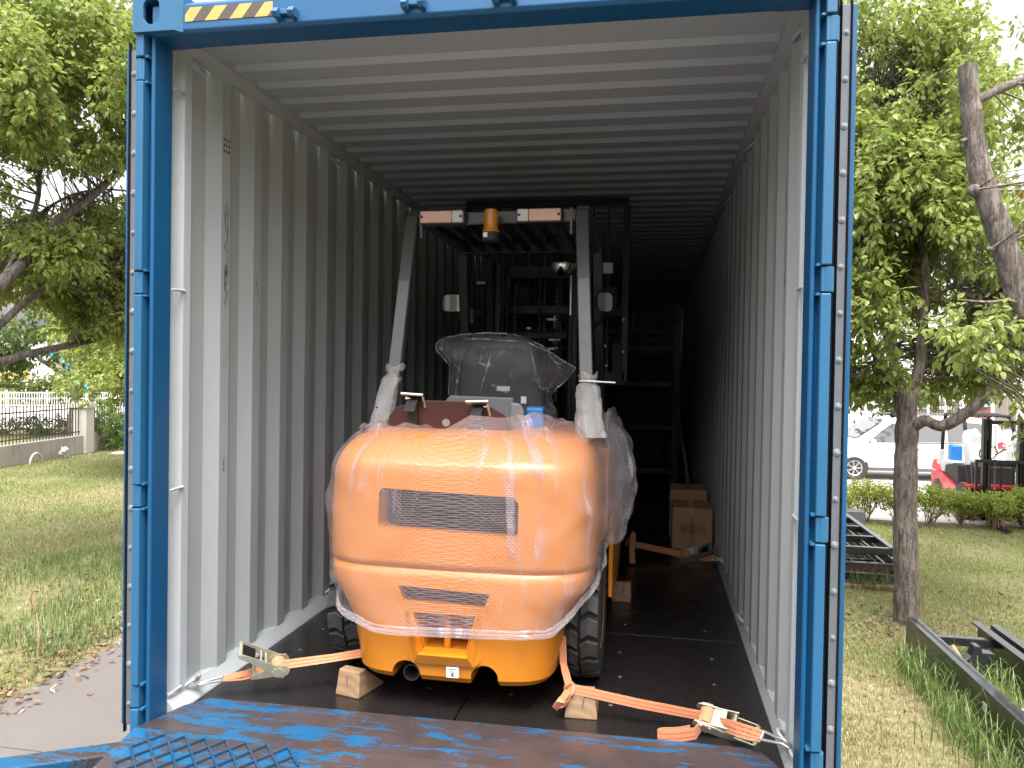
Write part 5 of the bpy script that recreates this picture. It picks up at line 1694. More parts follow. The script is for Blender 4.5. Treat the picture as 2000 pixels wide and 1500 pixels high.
# left near tree: its trunk stands outside the picture, limbs reach in
TA = thing('camphor_tree', 'leafy camphor tree with long bare limbs, over the lawn between driveway and wall', 'tree', (-9.4, 5.4, GZ), group='camphor trees')
b, ctr = limb([(-9.4, 5.4, GZ - 0.1), (-9.35, 5.4, -0.6), (-9.2, 5.45, 0.4), (-8.95, 5.55, 1.0)], 0.19, 0.14); b.build('trunk', MAT['bark'], TA, smooth=180)
la = add_limbs(TA, [
    ([(-9.0, 5.5, 0.9), W3(-90, 640, 5.8), W3(0, 556, 6.0), W3(60, 500, 6.3), W3(110, 435, 6.6), W3(165, 395, 6.9), W3(225, 340, 7.2), W3(300, 250, 7.4)], 0.105, 0.035),
    ([(-9.0, 5.5, 0.8), W3(-80, 700, 5.9), W3(0, 634, 6.2), W3(60, 582, 6.7), W3(130, 545, 7.2), W3(240, 508, 8.0), W3(330, 470, 8.6)], 0.07, 0.022),
    ([(-9.1, 5.5, 0.5), W3(-80, 715, 5.9), W3(0, 707, 6.2), W3(60, 690, 6.9), W3(150, 672, 7.8), W3(240, 652, 8.6), W3(330, 640, 9.0)], 0.075, 0.030),
    ([W3(0, 556, 6.0), W3(45, 470, 6.5), W3(75, 380, 6.9), W3(75, 250, 7.2), W3(60, 120, 7.3)], 0.045, 0.02),
    ([W3(-40, 590, 6.0), W3(40, 455, 7.0), W3(120, 390, 7.4), W3(200, 370, 7.8), W3(300, 380, 8)], 0.03, 0.012),
    ([W3(110, 435, 6.6), W3(170, 455, 7.0), W3(245, 470, 7.4)], 0.018, 0.008),
    ([W3(60, 500, 6.3), W3(120, 520, 6.8), W3(200, 475, 7.2)], 0.012, 0.006),
    ([(-9.2, 5.4, 0.9), (-10.0, 6.2, 2.2), (-10.6, 7.0, 3.6)], 0.09, 0.03),
    ([(-9.1, 5.4, 0.9), (-9.2, 4.6, 2.4), (-9.0, 4.0, 3.8)], 0.09, 0.03)])
crown(TA, [((-6.7, 6.2, 5.1), (1.7, 1.5, 1.05), 5), ((-7.6, 7.0, 5.6), (2.0, 1.8, 1.3), 4), ((-6.2, 5.2, 4.6), (0.8, 0.7, 0.7), 1.5), ((-9.3, 6.0, 4.6), (2.2, 2.2, 1.3), 2.5),
           ((-7.6, 8.3, 2.35), (1.2, 1.1, 0.55), 2.6), ((-8.6, 7.6, 2.9), (1.0, 1.0, 0.6), 1.0), ((-7.3, 6.6, 2.95), (0.5, 0.5, 0.3), 0.4), ((-8.0, 8.2, 3.45), (1.1, 0.9, 0.5), 1.3)], 6000, 14, 0.090, 11, MAT['leaf'], singles=260, limbs=la, gap=0.12)
# tree behind it
rb = Vector((-9.2, 17.2, GZ))
TB = thing('camphor_tree', 'bright green camphor tree beside the container side, reaching over the lawn towards the fence', 'tree', rb, group='camphor trees')
b, ctr = limb([rb + Vector((0, 0, -0.1)), rb + Vector((0.05, 0, 1.1)), rb + Vector((-0.1, 0.1, 2.3))], 0.19, 0.14); b.build('trunk', MAT['bark'], TB, smooth=180)
q0 = rb + Vector((-0.1, 0.1, 2.2))
lb = add_limbs(TB, [([q0, q0 + Vector((-1.0, -0.6, 0.8)), q0 + Vector((-2.2, -1.2, 1.6)), q0 + Vector((-3.6, -1.6, 2.2))], 0.10, 0.03), ([q0, q0 + Vector((-1.2, 0.2, 0.3)), q0 + Vector((-2.8, 0.4, 0.9)), q0 + Vector((-4.4, 0.6, 1.2))], 0.09, 0.03),
                    ([q0, q0 + Vector((0.4, 0.4, 1.2)), q0 + Vector((0.8, 0.6, 2.6))], 0.10, 0.03), ([q0 + Vector((0, 0, -0.2)), q0 + Vector((-1.4, -1.4, 0.2)), q0 + Vector((-2.4, -3.0, 0.5))], 0.07, 0.02), ([q0, q0 + Vector((1.2, -0.4, 1.0)), q0 + Vector((2.2, -0.8, 1.8))], 0.08, 0.03)])
crown(TB, [((-11.6, 16.2, 2.9), (2.2, 2.2, 1.1), 4), ((-13.2, 17.0, 2.0), (2.2, 2.2, 1.1), 4.5), ((-14.6, 17.4, 2.6), (1.8, 1.8, 1.0), 2.5), ((-11.2, 15.2, 1.3), (1.8, 1.5, 0.6), 2.2), ((-13.0, 15.6, 0.9), (1.6, 1.4, 0.45), 1.6), ((-9.2, 17.2, 3.6), (2.4, 2.4, 1.4), 2), ((-13.6, 17.2, 4.4), (2.6, 2.0, 0.9), 2.4)], 3700, 13, 0.125, 21, MAT['leaf'], limbs=lb, gap=0.1, spread=0.4)
# dark tree by the fence pillar
tc = Vector((-22.6, 25.3, GZ))
TC = thing('street_tree', 'dark spreading tree with a forked trunk beyond the iron fence pillar', 'tree', tc)
b, ctr = limb([tc + Vector((0, 0, -0.1)), tc + Vector((0.05, 0.05, 1.2)), tc + Vector((0.2, 0.2, 2.45))], 0.22, 0.17); b.build('trunk', MAT['bark'], TC, smooth=180)
lc = add_limbs(TC, [([tc + Vector((0.2, 0.2, 2.3)), tc + Vector((-0.5, -0.4, 2.75)), tc + Vector((-1.2, -1.0, 3.5)), tc + Vector((-2.0, -1.7, 4.4))], 0.11, 0.04), ([tc + Vector((0.2, 0.2, 2.35)), tc + Vector((1.0, 0.9, 2.75)), tc + Vector((2.2, 2.0, 3.2))], 0.10, 0.04), ([tc + Vector((0.2, 0.2, 2.4)), tc + Vector((0.4, 0.2, 3.6)), tc + Vector((0.3, 0.4, 4.8))], 0.11, 0.04)])
crown(TC, [(tuple(tc + Vector((0.6, 0.5, 4.7))), (3.6, 3.6, 1.7), 5), (tuple(tc + Vector((2.2, 2.0, 3.6))), (1.8, 1.8, 0.8), 2), (tuple(tc + Vector((-1.9, -1.7, 3.4))), (1.5, 1.5, 0.7), 1.5)], 1000, 12, 0.20, 31, MAT['leaf_dark'], limbs=lc, gap=0.15, spread=0.5)

# right near tree
td = Vector((3.70, 7.24, GZ))
TD = thing('camphor_tree', 'camphor tree with a straight bark trunk rising from the lawn by the black steel masts', 'tree', td, group='camphor trees')
b, ctr = limb([td + Vector((0, 0, -0.1)), td + Vector((0.0, 0, 0.25)), W3(1768, 1000, 7.24), W3(1770, 880, 7.24), W3(1771, 815, 7.24), W3(1765, 765, 7.24)], 0.165, 0.115, 18, 8, 0.05, 0.45)
b.build('trunk', MAT['bark'], TD, smooth=180)
ld = add_limbs(TD, [
    ([W3(1772, 800, 7.24), W3(1740, 745, 7.2), W3(1716, 700, 7.1), W3(1700, 662, 7.1), W3(1676, 615, 7.1), W3(1640, 560, 7.0)], 0.075, 0.03),
    ([W3(1768, 790, 7.24), W3(1748, 720, 7.5), W3(1742, 660, 7.7), W3(1725, 560, 7.8), W3(1705, 430, 7.9), W3(1698, 330, 7.9), W3(1720, 180, 8.0)], 0.07, 0.022),
    ([W3(1770, 790, 7.24), W3(1792, 730, 7.3), W3(1800, 670, 7.3), W3(1806, 560, 7.4), W3(1795, 420, 7.6), W3(1768, 370, 7.6), W3(1760, 300, 7.6), W3(1810, 120, 7.7)], 0.075, 0.022),
    ([W3(1775, 838, 7.24), W3(1806, 822, 7.1), W3(1840, 832, 7.0), W3(1885, 808, 6.9), W3(1930, 770, 6.8), W3(1965, 725, 6.7), W3(1990, 690, 6.6), W3(2040, 640, 6.4)], 0.070, 0.055),
    ([W3(1940, 760, 6.8), W3(1975, 700, 6.5), W3(1998, 690, 6.4), W3(2060, 690, 6.2)], 0.03, 0.02),
    ([W3(1748, 808, 7.24), W3(1742, 812, 7.2)], 0.04, 0.03),
    ([W3(1806, 600, 7.4), W3(1860, 560, 7.2), W3(1905, 585, 7.0), W3(1960, 560, 6.6)], 0.022, 0.01),
    ([W3(1800, 670, 7.3), W3(1850, 640, 7.0), W3(1900, 640, 6.8), W3(1945, 690, 6.7)], 0.02, 0.012),
    ([W3(1720, 700, 7.1), W3(1690, 720, 7.0), W3(1668, 745, 7.0)], 0.018, 0.008),
    ([W3(1765, 370, 7.6), W3(1800, 330, 7.4), W3(1830, 325, 7.3)], 0.02, 0.01)])
crown(TD, [((3.3, 7.5, 3.4), (1.0, 1.2, 1.1), 3.2), ((4.0, 7.8, 3.1), (1.3, 1.3, 1.0), 3.4), ((4.1, 8.0, 4.7), (1.7, 1.5, 1.2), 3.6), ((3.2, 7.8, 5.4), (1.2, 1.2, 0.9), 1.8), ((3.2, 7.2, 2.2), (0.7, 0.8, 0.5), 1.1),
           ((4.5, 7.0, 2.15), (0.8, 0.7, 0.42), 1.3), ((4.9, 7.6, 3.2), (0.9, 1.0, 0.9), 1.4), ((5.6, 8.2, 4.4), (1.4, 1.4, 1.4), 1.5), ((4.0, 7.3, 1.55), (0.8, 0.6, 0.30), 1.0), ((3.2, 7.6, 1.5), (0.5, 0.5, 0.3), 0.5), ((4.6, 7.9, 1.6), (0.8, 0.7, 0.4), 0.9)], 5400, 14, 0.088, 41, MAT['leaf'], singles=200, limbs=ld, gap=0.18)

# pruned tree: thick sawn limb
te = Vector((5.35, 5.3, GZ))
TE = thing('pruned_tree', 'thick tree limb sawn off flat at the top, with loose leafy shoots below', 'tree', te)
b, ctr = limb([te + Vector((0, 0, -0.1)), te + Vector((-0.1, 0.05, 1.6)), W3(2060, 690, 5.45), W3(1992, 578, 5.5), W3(1965, 490, 5.5), W3(1932, 395, 5.5), W3(1908, 310, 5.5), W3(1897, 210, 5.5), W3(1889, 128, 5.5)], 0.145, 0.082, 20, 7, 0.07)
b.build('trunk', MAT['bark'], TE, smooth=60)
cA_ = W3(1889, 127, 5.5)
le = add_limbs(TE, [([W3(1910, 372, 5.5), W3(1898, 372, 5.42)], 0.075, 0.055), ([W3(1945, 488, 5.5), W3(1930, 486, 5.4)], 0.025, 0.02), ([W3(1895, 270, 5.5), W3(1876, 276, 5.4)], 0.02, 0.016),
                    ([W3(1900, 200, 5.5), W3(1940, 180, 5.6), W3(2000, 150, 5.8), W3(2060, 90, 6)], 0.05, 0.03), ([W3(1990, 580, 5.5), W3(1935, 590, 5.4), W3(1870, 585, 5.3)], 0.02, 0.008), ([W3(1995, 600, 5.5), W3(1950, 680, 5.3), W3(1900, 720, 5.2)], 0.016, 0.006), ([W3(2040, 660, 5.4), W3(1990, 640, 5.2), W3(1940, 640, 5.1)], 0.016, 0.006)])
crown(TE, [((3.80, 5.35, 1.78), (0.45, 0.40, 0.22), 2.2), ((4.2, 5.3, 1.55), (0.4, 0.4, 0.3), 1.2), ((4.7, 5.6, 3.3), (0.6, 0.7, 0.9), 1.6), ((4.25, 5.2, 1.0), (0.3, 0.3, 0.25), 0.5)], 170, 13, 0.085, 51, MAT['leaf'], singles=180, limbs=le, twigs=0.8, droop=0.8)
# trees standing behind
for k, (x, y, h, L, ncl, sd_, lab) in enumerate(((8.6, 12.2, 5.6, 0.12, 1500, 61, 'tall camphor tree beside the yard, its pale crown against the white sky'), (5.2, 26.5, 3.4, 0.17, 520, 71, 'young camphor tree standing behind the white van'))):
    r0 = Vector((x, y, GZ))
    t = thing('camphor_tree', lab, 'tree', r0, group='camphor trees')
    b, c = limb([r0 + Vector((0, 0, -0.1)), r0 + Vector((0.03, 0, 1.2)), r0 + Vector((0.1, 0.1, h * 0.5))], 0.16, 0.11); b.build('trunk', MAT['bark'], t, smooth=180)
    top = r0 + Vector((0.1, 0.1, h * 0.48))
    ls = add_limbs(t, [([top, top + Vector((sx_ * h * 0.2, sy * h * 0.2, h * 0.3)), top + Vector((sx_ * h * 0.36, sy * h * 0.36, h * 0.62))], 0.07, 0.02) for sx_, sy in ((-1, -.5), (1, -.3), (.2, 1), (-.3, .7))])
    cz = GZ + h * 0.95
    crown(t, [((x - 0.7, y, cz), (h * 0.42, h * 0.42, h * 0.34), 4), ((x + 1.0, y - 0.4, cz + 0.7), (h * 0.36, h * 0.36, h * 0.3), 3), ((x - 1.2, y - 0.5, cz - h * 0.22), (h * 0.26, h * 0.26, h * 0.16), 1.4)], ncl, 12, L, sd_, MAT['leaf'], limbs=ls, gap=0.3, spread=0.4, gscale=0.7)
# dark shrub tree behind the van
r0 = Vector((10.6, 32.0, GZ))
t = thing('small_tree', 'small dark green tree behind the white van roof', 'tree', r0)
b, c = limb([r0 + Vector((0, 0, -0.1)), r0 + Vector((0.0, 0, 0.7)), r0 + Vector((-0.2, 0.1, 1.6))], 0.06, 0.04); b.build('trunk', MAT['bark'], t, smooth=180)
b, c2 = limb([r0 + Vector((0, 0, 0.6)), r0 + Vector((0.4, 0, 1.5))], 0.04, 0.025); b.build('branch', MAT['bark'], t, smooth=180)
crown(t, [((10.5, 32, 0.75), (1.7, 1.5, 0.85), 3)], 260, 12, 0.17, 81, MAT['leaf_dark'], limbs=[c, c2], spread=0.4)

# hedge of single shrubs between lawn and yard
kinds = []
hs_x = [4.35, 4.95, 5.5, 6.15, 6.75, 7.3, 7.9, 8.5, 9.1, 9.7]
for k, x in enumerate(hs_x):
    yv = 13.95 + 0.12 * math.sin(k * 2.1)
    h = (0.62, 0.78, 0.66, 0.72, 0.62, 0.64, 0.76, 0.60, 0.68, 0.66)[k]
    t = thing('hedge_shrub', 'clipped yellow-green shrub with bare stems in the row along the yard', 'shrub', (x, yv, GZ), group='row of clipped shrubs along the yard')
    b = MB(); rg = random.Random(k)
    for q in range(16):
        a = rg.uniform(0, 6.28); rr = rg.uniform(0.05, 0.28)
        p = Vector((x + rg.uniform(-.08, .08), yv + rg.uniform(-.08, .08), GZ))
        e = Vector((x + rr * math.cos(a), yv + rr * math.sin(a), GZ + h * rg.uniform(0.55, 0.9)))
        b.tube([p, p.lerp(e, 0.5) + Vector((rg.uniform(-.05, .05), rg.uniform(-.05, .05), 0)), e], [0.011, 0.008, 0.004], 5)
    b.build('stems', MAT['pole'], t, kind='stuff', fix=False)
    crown(t, [((x, yv, GZ + h * 0.82), (0.42, 0.36, h * 0.22), 3), ((x + 0.1, yv, GZ + h * 0.55), (0.32, 0.30, h * 0.25), 0.8)], 230, 12, 0.052, 100 + k, MAT['leaf_hedge'], droop=0.0, spread=0.12)


# ------------------------------------------------------------------ grass
def blades(name, n, area, lmin, lmax, wid, mat, seed, label, margin=160, hole=None, dens=None, flop=1.15):
    rg = np.random.default_rng(seed)
    x = rg.uniform(area[0], area[1], n); y = rg.uniform(area[2], area[3], n)
    P_ = np.stack([x, y, np.full(n, GZ - 0.004)], 1)
    u, v, z = px(P_)
    k = (z > 0.5) & (v < 1750) & (((u > -margin) & (u < 240 + margin)) | ((u > 1640 - margin) & (u < 2000 + margin)))
    if hole is not None: k &= ~hole(x, y)
    if dens is not None:
        dn = np.array([dens(a, b_) for a, b_ in zip(x, y)]); k &= rg.random(n) < dn
    P_ = P_[k]; m = len(P_)
    a = rg.uniform(0, 2 * math.pi, m); L = rg.uniform(lmin, lmax, m)
    lean = rg.uniform(0.1, 1.0, m) * flop
    dx, dy = np.cos(a), np.sin(a)
    side = np.stack([-dy, dx, np.zeros(m)], 1) * (wid * rg.uniform(0.6, 1.2, m))[:, None]
    dirh = np.stack([dx, dy, np.zeros(m)], 1)
    up = np.array([0, 0, 1.0])
    mid = P_ + up * (L * 0.6)[:, None] + dirh * (L * lean * 0.30)[:, None]
    tip = P_ + up * (L * (0.95 - 0.35 * lean))[:, None] + dirh * (L * lean)[:, None]
    V = np.stack([P_ - side, P_ + side, mid + side * 0.8, mid - side * 0.8, tip], 1)
    o = np_mesh(name, V, [(0, 1, 2, 3), (3, 2, 4)], 5, mat, None, 'stuff')
    tag(o, label, 'grass')
    return o


def nz2(x, y, s, o=0.0):
    return noise.noise(Vector((x * s, y * s, o)))


blades('lawn_grass', 240000, (1.98, 11, 2.2, 13.9), 0.02, 0.065, 0.0030, MAT['grass'], 1, 'short yellow-green grass of the lawn with the black steel masts', hole=lambda x, y: (abs(x - 3.45) < 0.09) & (y < 6.2),
       dens=lambda x, y: 0.35 + 0.65 * min(1, max(0, 0.5 + 1.6 * nz2(x, y, 0.7, 3))) if y > 5.2 else 0.22)
blades('dry_grass', 120000, (1.98, 9, 2.0, 9.0), 0.02, 0.075, 0.0030, MAT['grass_dry'], 2, 'dry straw-coloured grass near the black steel masts', dens=lambda x, y: min(1, max(0.08, 0.75 - (y - 3) * 0.10 + 0.8 * nz2(x, y, 0.9, 8))), flop=1.0)
blades('lawn_grass', 260000, (-21, -4.82, 3.0, 24), 0.03, 0.09, 0.0040, MAT['grass'], 3, 'short green grass of the lawn between driveway and concrete wall', dens=lambda x, y: 0.45 + 0.55 * min(1, max(0, 0.5 + 1.6 * nz2(x, y, 0.5, 5))), hole=lambda x, y: (x < -17.2 - (y - 16.3) * 0.136))
blades('rough_grass', 26000, (-8.2, -4.95, 3.4, 9.5), 0.08, 0.2, 0.0042, MAT['grass_tall'], 4, 'longer dark green grass along the driveway edge', dens=lambda x, y: max(0, 0.25 + 1.3 * nz2(x, y, 0.8, 1)), flop=1.1)


def tufts(name, spots, per, lmin, lmax, mat, label, seed):
    rg = np.random.default_rng(seed)
    P_ = []
    for x, y, r_ in spots:
        q = rg.normal(size=(per, 2)) * r_
        P_.append(np.stack([x + q[:, 0], y + q[:, 1], np.full(per, GZ - 0.01)], 1))
    P_ = np.concatenate(P_); m = len(P_)
    a = rg.uniform(0, 2 * math.pi, m); L = rg.uniform(lmin, lmax, m) * rg.uniform(0.5, 1.0, m); lean = rg.uniform(0.05, 1.25, m)
    dirh = np.stack([np.cos(a), np.sin(a), np.zeros(m)], 1); side = np.stack([-np.sin(a), np.cos(a), np.zeros(m)], 1) * 0.0036
    up = np.array([0, 0, 1.0])
    p1 = P_ + up * (L * 0.45)[:, None] + dirh * (L * lean * 0.12)[:, None]
    p2 = P_ + up * (L * 0.80)[:, None] + dirh * (L * lean * 0.42)[:, None]
    p3 = P_ + up * (L * (1.0 - 0.52 * lean))[:, None] + dirh * (L * lean * 0.85)[:, None]
    V = np.stack([P_ - side, P_ + side, p1 + side, p1 - side, p2 + side * 0.7, p2 - side * 0.7, p3], 1)
    tag(np_mesh(name, V, [(0, 1, 2, 3), (3, 2, 4, 5), (5, 4, 6)], 7, mat, None, 'stuff'), label, 'grass')


sp = [(3.21, 2.8 + 0.15 * k, 0.07) for k in range(20)] + [(3.65 + 0.1 * (k % 3), 3.2 + 0.16 * k, 0.12) for k in range(16)] + [(3.9, 6.0, 0.2), (4.1, 5.2, 0.2), (3.2, 4.2, 0.15), (3.1, 3.7, 0.18)]
tufts('tall_grass', sp, 36, 0.18, 0.50, MAT['grass_tall'], 'tall green grass growing round the black steel mast on the lawn', 9)
tufts('tall_grass', [(3.5 + 0.12 * k, 8.75 - 0.03 * k, 0.06) for k in range(5)] + [(3.75, 11.0, 0.3), (3.6, 10.4, 0.2)], 26, 0.2, 0.45, MAT['grass_tall'], 'tall grass poking through the black frame stack on the lawn', 10)


def litter(name, n, area, dens, label, seed):
    rg = np.random.default_rng(seed)
    x = rg.uniform(area[0], area[1], n); y = rg.uniform(area[2], area[3], n)
    k = np.array([rg.random() < dens(a, b_) for a, b_ in zip(x, y)])
    x, y = x[k], y[k]; m = len(x)
    pos = np.stack([x, y, np.full(m, GZ + 0.012) + rg.random(m) * 0.03], 1)
    a = rg.uniform(0, 6.28, m)
    d = np.stack([np.cos(a), np.sin(a), rg.normal(size=m) * 0.35], 1)
    nr = rg.normal(size=(m, 3)) * 0.5; nr[:, 2] += 1
    V, _, _, _ = leaf_arrays(pos, d, nr, rg.uniform(0.045, 0.085, m))
    tag(np_mesh(name, V, LEAF_F, 6, MAT['litter'], None, 'stuff'), label, 'leaves')


litter('leaf_litter', 13000, (-7.2, -4.45, 2.2, 9.5), lambda x, y: math.exp(-((x + 5.05) / 0.40) ** 2) * (0.6 + nz2(x, y, 1.2)) + 0.04 * (x < -4.9), 'brown fallen leaves along the concrete driveway edge', 5)
litter('leaf_litter', 5000, (2.0, 6.0, 4.0, 9.0), lambda x, y: 0.75 * math.exp(-(((x - 3.3) / 0.6) ** 2 + ((y - 7.0) / 0.5) ** 2)) + 0.05, 'brown fallen leaves round the foot of the straight camphor trunk', 6)
for k, (x, y, rz) in enumerate(((-4.3, 2.25, 0.4), (-3.9, 1.4, 1.9), (-4.15, 3.3, 2.2))):
    V, _, _, _ = leaf_arrays(np.array([[x, y, GZ + 0.006]]), np.array([[math.cos(rz), math.sin(rz), 0.05]]), np.array([[0.1, 0.1, 1.0]]), np.array([0.10]))
    b = MB(); b.add([tuple(v) for v in V[0]], LEAF_F)
    tag(b.build('fallen_leaf', MAT['litter'], None, fix=False), 'single pale leaf lying on the concrete driveway', 'leaf', 'single leaves on the driveway')
# dry twig standing by the kerb
b, c = limb([(-5.25, 3.95, GZ), (-5.28, 4.0, GZ + 0.22), (-5.40, 4.1, GZ + 0.40), (-5.52, 4.15, GZ + 0.60)], 0.012, 0.005, 6)
b2, c = limb([(-5.40, 4.1, GZ + 0.40), (-5.42, 4.05, GZ + 0.55), (-5.36, 4.02, GZ + 0.66)], 0.006, 0.003, 6); b.add(b2.v, b2.f)
tag(b.build('dry_twig', MAT['pole'], None, smooth=180), 'dry bare twig standing in the grass by the driveway', 'twig')

# ================================================================== black steel masts on the lawn
def channel(b, a, c, w_, h_, t_=0.02, open_side=1):
    """C-section lying along a-c: web upright, flanges above and below"""
    a, c = Vector(a), Vector(c); d = (c - a).normalized(); s = Vector((d.y, -d.x, 0)).normalized() * open_side
    b.beam(a + Vector((0, 0, h_ / 2)), c + Vector((0, 0, h_ / 2)), t_, h_ - 2 * t_)
    for z in (t_ / 2, h_ - t_ / 2):
        o = s * (w_ / 2 - t_ / 2) + Vector((0, 0, z))
        b.beam(a + o, c + o, w_, t_)


m1 = thing('forklift_mast', 'long black steel mast lying in tall grass beside the straight tree trunk', 'mast', (3.7, 4.5, GZ))
H = 0.36
for x, sd_ in ((3.40, -1), (4.10, 1)):
    x2 = x + 0.05
    b = MB(); channel(b, (x, 6.2, GZ), (x2, 2.3, GZ), 0.085, H, 0.022, sd_); b.build('outer_rail', MAT['mastblack'], m1, bevel=0.003)
    b = MB(); channel(b, (x + 0.092, 6.12, GZ + 0.012), (x2 + 0.092, 2.2, GZ + 0.012), 0.08, H - 0.012, 0.02, -sd_); b.build('inner_rail', MAT['mastblack'], m1, bevel=0.003)
for yv in (5.75, 3.95, 3.5, 2.5):
    b = MB(); b.box((3.52, yv - 0.04, GZ + 0.24), (4.12, yv + 0.04, GZ + 0.32)); b.build('crossbar', MAT['mastblack'], m1, bevel=0.004)
b = MB(); b.box((3.55, 3.52, GZ + 0.335), (3.74, 3.93, GZ + 0.347)); b.box((3.56, 3.1, GZ + 0.29), (3.86, 3.46, GZ + 0.302)); b.build('plate', MAT['grey'], m1)
b = MB(); b.box((3.408, 4.20, GZ + 0.18), (3.4165, 4.27, GZ + 0.25)); b.build('label_sticker', MAT['clearlens'], m1)
b = MB(); b.box((3.413, 3.42, GZ + 0.08), (3.4255, 3.62, GZ + 0.16)); b.build('label_sticker', MAT['greystrip'], m1)
for yv in (3.40, 3.54):
    b = MB(); b.lathe([(0.018, 0.0), (0.018, -0.02), (0, -0.022)], (3.425, yv, GZ + 0.26), 'x', 12, closed=False); b.build('bolt', MAT['steel'], m1)
m2 = thing('steel_bracket', 'short black steel bracket between the rails of the mast in tall grass', 'bracket', (3.80, 5.4, GZ))
b = MB(); b.prism([(3.60, GZ), (3.92, GZ), (3.92, GZ + 0.30), (3.82, GZ + 0.30), (3.80, GZ + 0.36), (3.75, GZ + 0.36), (3.72, GZ + 0.26), (3.62, GZ + 0.16)], 'y', 5.35, 5.47); b.build('plate', MAT['mastblack'], m2, bevel=0.004)
b = MB(); b.tube([(3.52, 5.45, GZ + 0.05), (3.53, 5.42, GZ + 0.26), (3.56, 5.36, GZ + 0.34), (3.60, 5.30, GZ + 0.26), (3.59, 5.25, GZ + 0.03)], 0.022, 8)
tag(b.build('orange_cloth', MAT['strap'], None, smooth=180), 'scrap of orange webbing in the grass beside the black mast rail', 'webbing')

st_ = thing('frame_stack', 'stack of black ladder-like steel frames on the lawn beyond the tree trunk', 'frames', (3.7, 10.5, GZ))
zt = GZ + 0.04
for k, (x0, x1, y0, y1) in enumerate(((2.7, 4.12, 8.9, 12.6), (2.65, 4.10, 8.82, 12.8), (2.75, 4.06, 9.05, 12.4))):
    z = zt + 0.17 * k
    for x in (x0, x1):
        b = MB(); b.box((x - 0.04, y0, z), (x + 0.04, y1, z + 0.13)); b.build('rail', MAT['mastblack'], st_, bevel=0.006)
    for yv in np.linspace(y0 + 0.04, y1 - 0.04, 5):
        b = MB(); b.box((x0 + 0.04, yv - 0.04, z + 0.02), (x1 - 0.04, yv + 0.04, z + 0.12)); b.build('crossbar', MAT['mastblack'], st_, bevel=0.006)
    for x in np.linspace(x0 + 0.25, x1 - 0.25, 4):
        b = MB(); b.box((x - 0.012, y0 + 0.08, z + 0.05), (x + 0.012, y1 - 0.08, z + 0.08)); b.build('bar', MAT['mastblack'], st_)
b = MB(); b.box((3.35, 8.81, GZ + 0.20), (3.95, 8.818, GZ + 0.28)); b.build('rusty_plate', MAT['plate'], st_)
b = MB(); b.box((2.5, 8.7, GZ - 0.01), (4.2, 8.85, GZ + 0.04)); tag(b.build('timber_bearer', MAT['pole'], None, bevel=0.008), 'weathered timber lying under the stack of black frames', 'timber')
bk_ = thing('black_bucket', 'black steel bucket-shaped part behind the frame stack', 'bucket', (4.2, 13.0, GZ))
b = MB(); b.prism([(12.7, GZ), (13.2, GZ), (13.25, GZ + 0.25), (12.95, GZ + 0.42), (12.8, GZ + 0.40)], 'x', 3.7, 4.62); b.build('shell', MAT['mastblack'], bk_, bevel=0.01)
b = MB(); b.tube([(3.7, 12.66, GZ + 0.1), (4.62, 12.66, GZ + 0.1)], 0.02, 8); b.build('bar', MAT['steel'], bk_)


# ================================================================== vehicles
def lerp1(tab, x):
    for (a, va), (b_, vb) in zip(tab, tab[1:]):
        if x <= b_: return va + (vb - va) * max(0, (x - a)) / (b_ - a)
    return tab[-1][1]


TOP = [(0.0, 0.62), (0.06, 0.78), (0.22, 0.92), (0.75, 1.06), (1.0, 1.12), (1.35, 1.36), (1.85, 1.70), (2.25, 1.80), (3.0, 1.85), (4.2, 1.84), (4.75, 1.77), (4.95, 1.60), (5.05, 1.30), (5.10, 0.95), (5.12, 0.6)]
BELT = [(0.0, 0.60), (0.25, 0.86), (1.0, 0.98), (2.0, 1.03), (4.6, 1.10), (5.12, 1.05)]
WID = [(0.0, 0.55), (0.06, 0.70), (0.25, 0.83), (0.8, 0.905), (1.5, 0.92), (4.2, 0.92), (4.8, 0.90), (5.02, 0.84), (5.12, 0.72)]


def van_side(x, z):
    wb, zb, ztop = lerp1(WID, x), lerp1(BELT, x), lerp1(TOP, x)
    if z <= zb: return wb - 0.05 * max(0, (0.55 - z)) / 0.3 - 0.015 * ((z - 0.75) / 0.3) ** 2
    return wb - 0.015 - (0.19) * ((z - zb) / max(0.05, 0.82)) ** 1.15


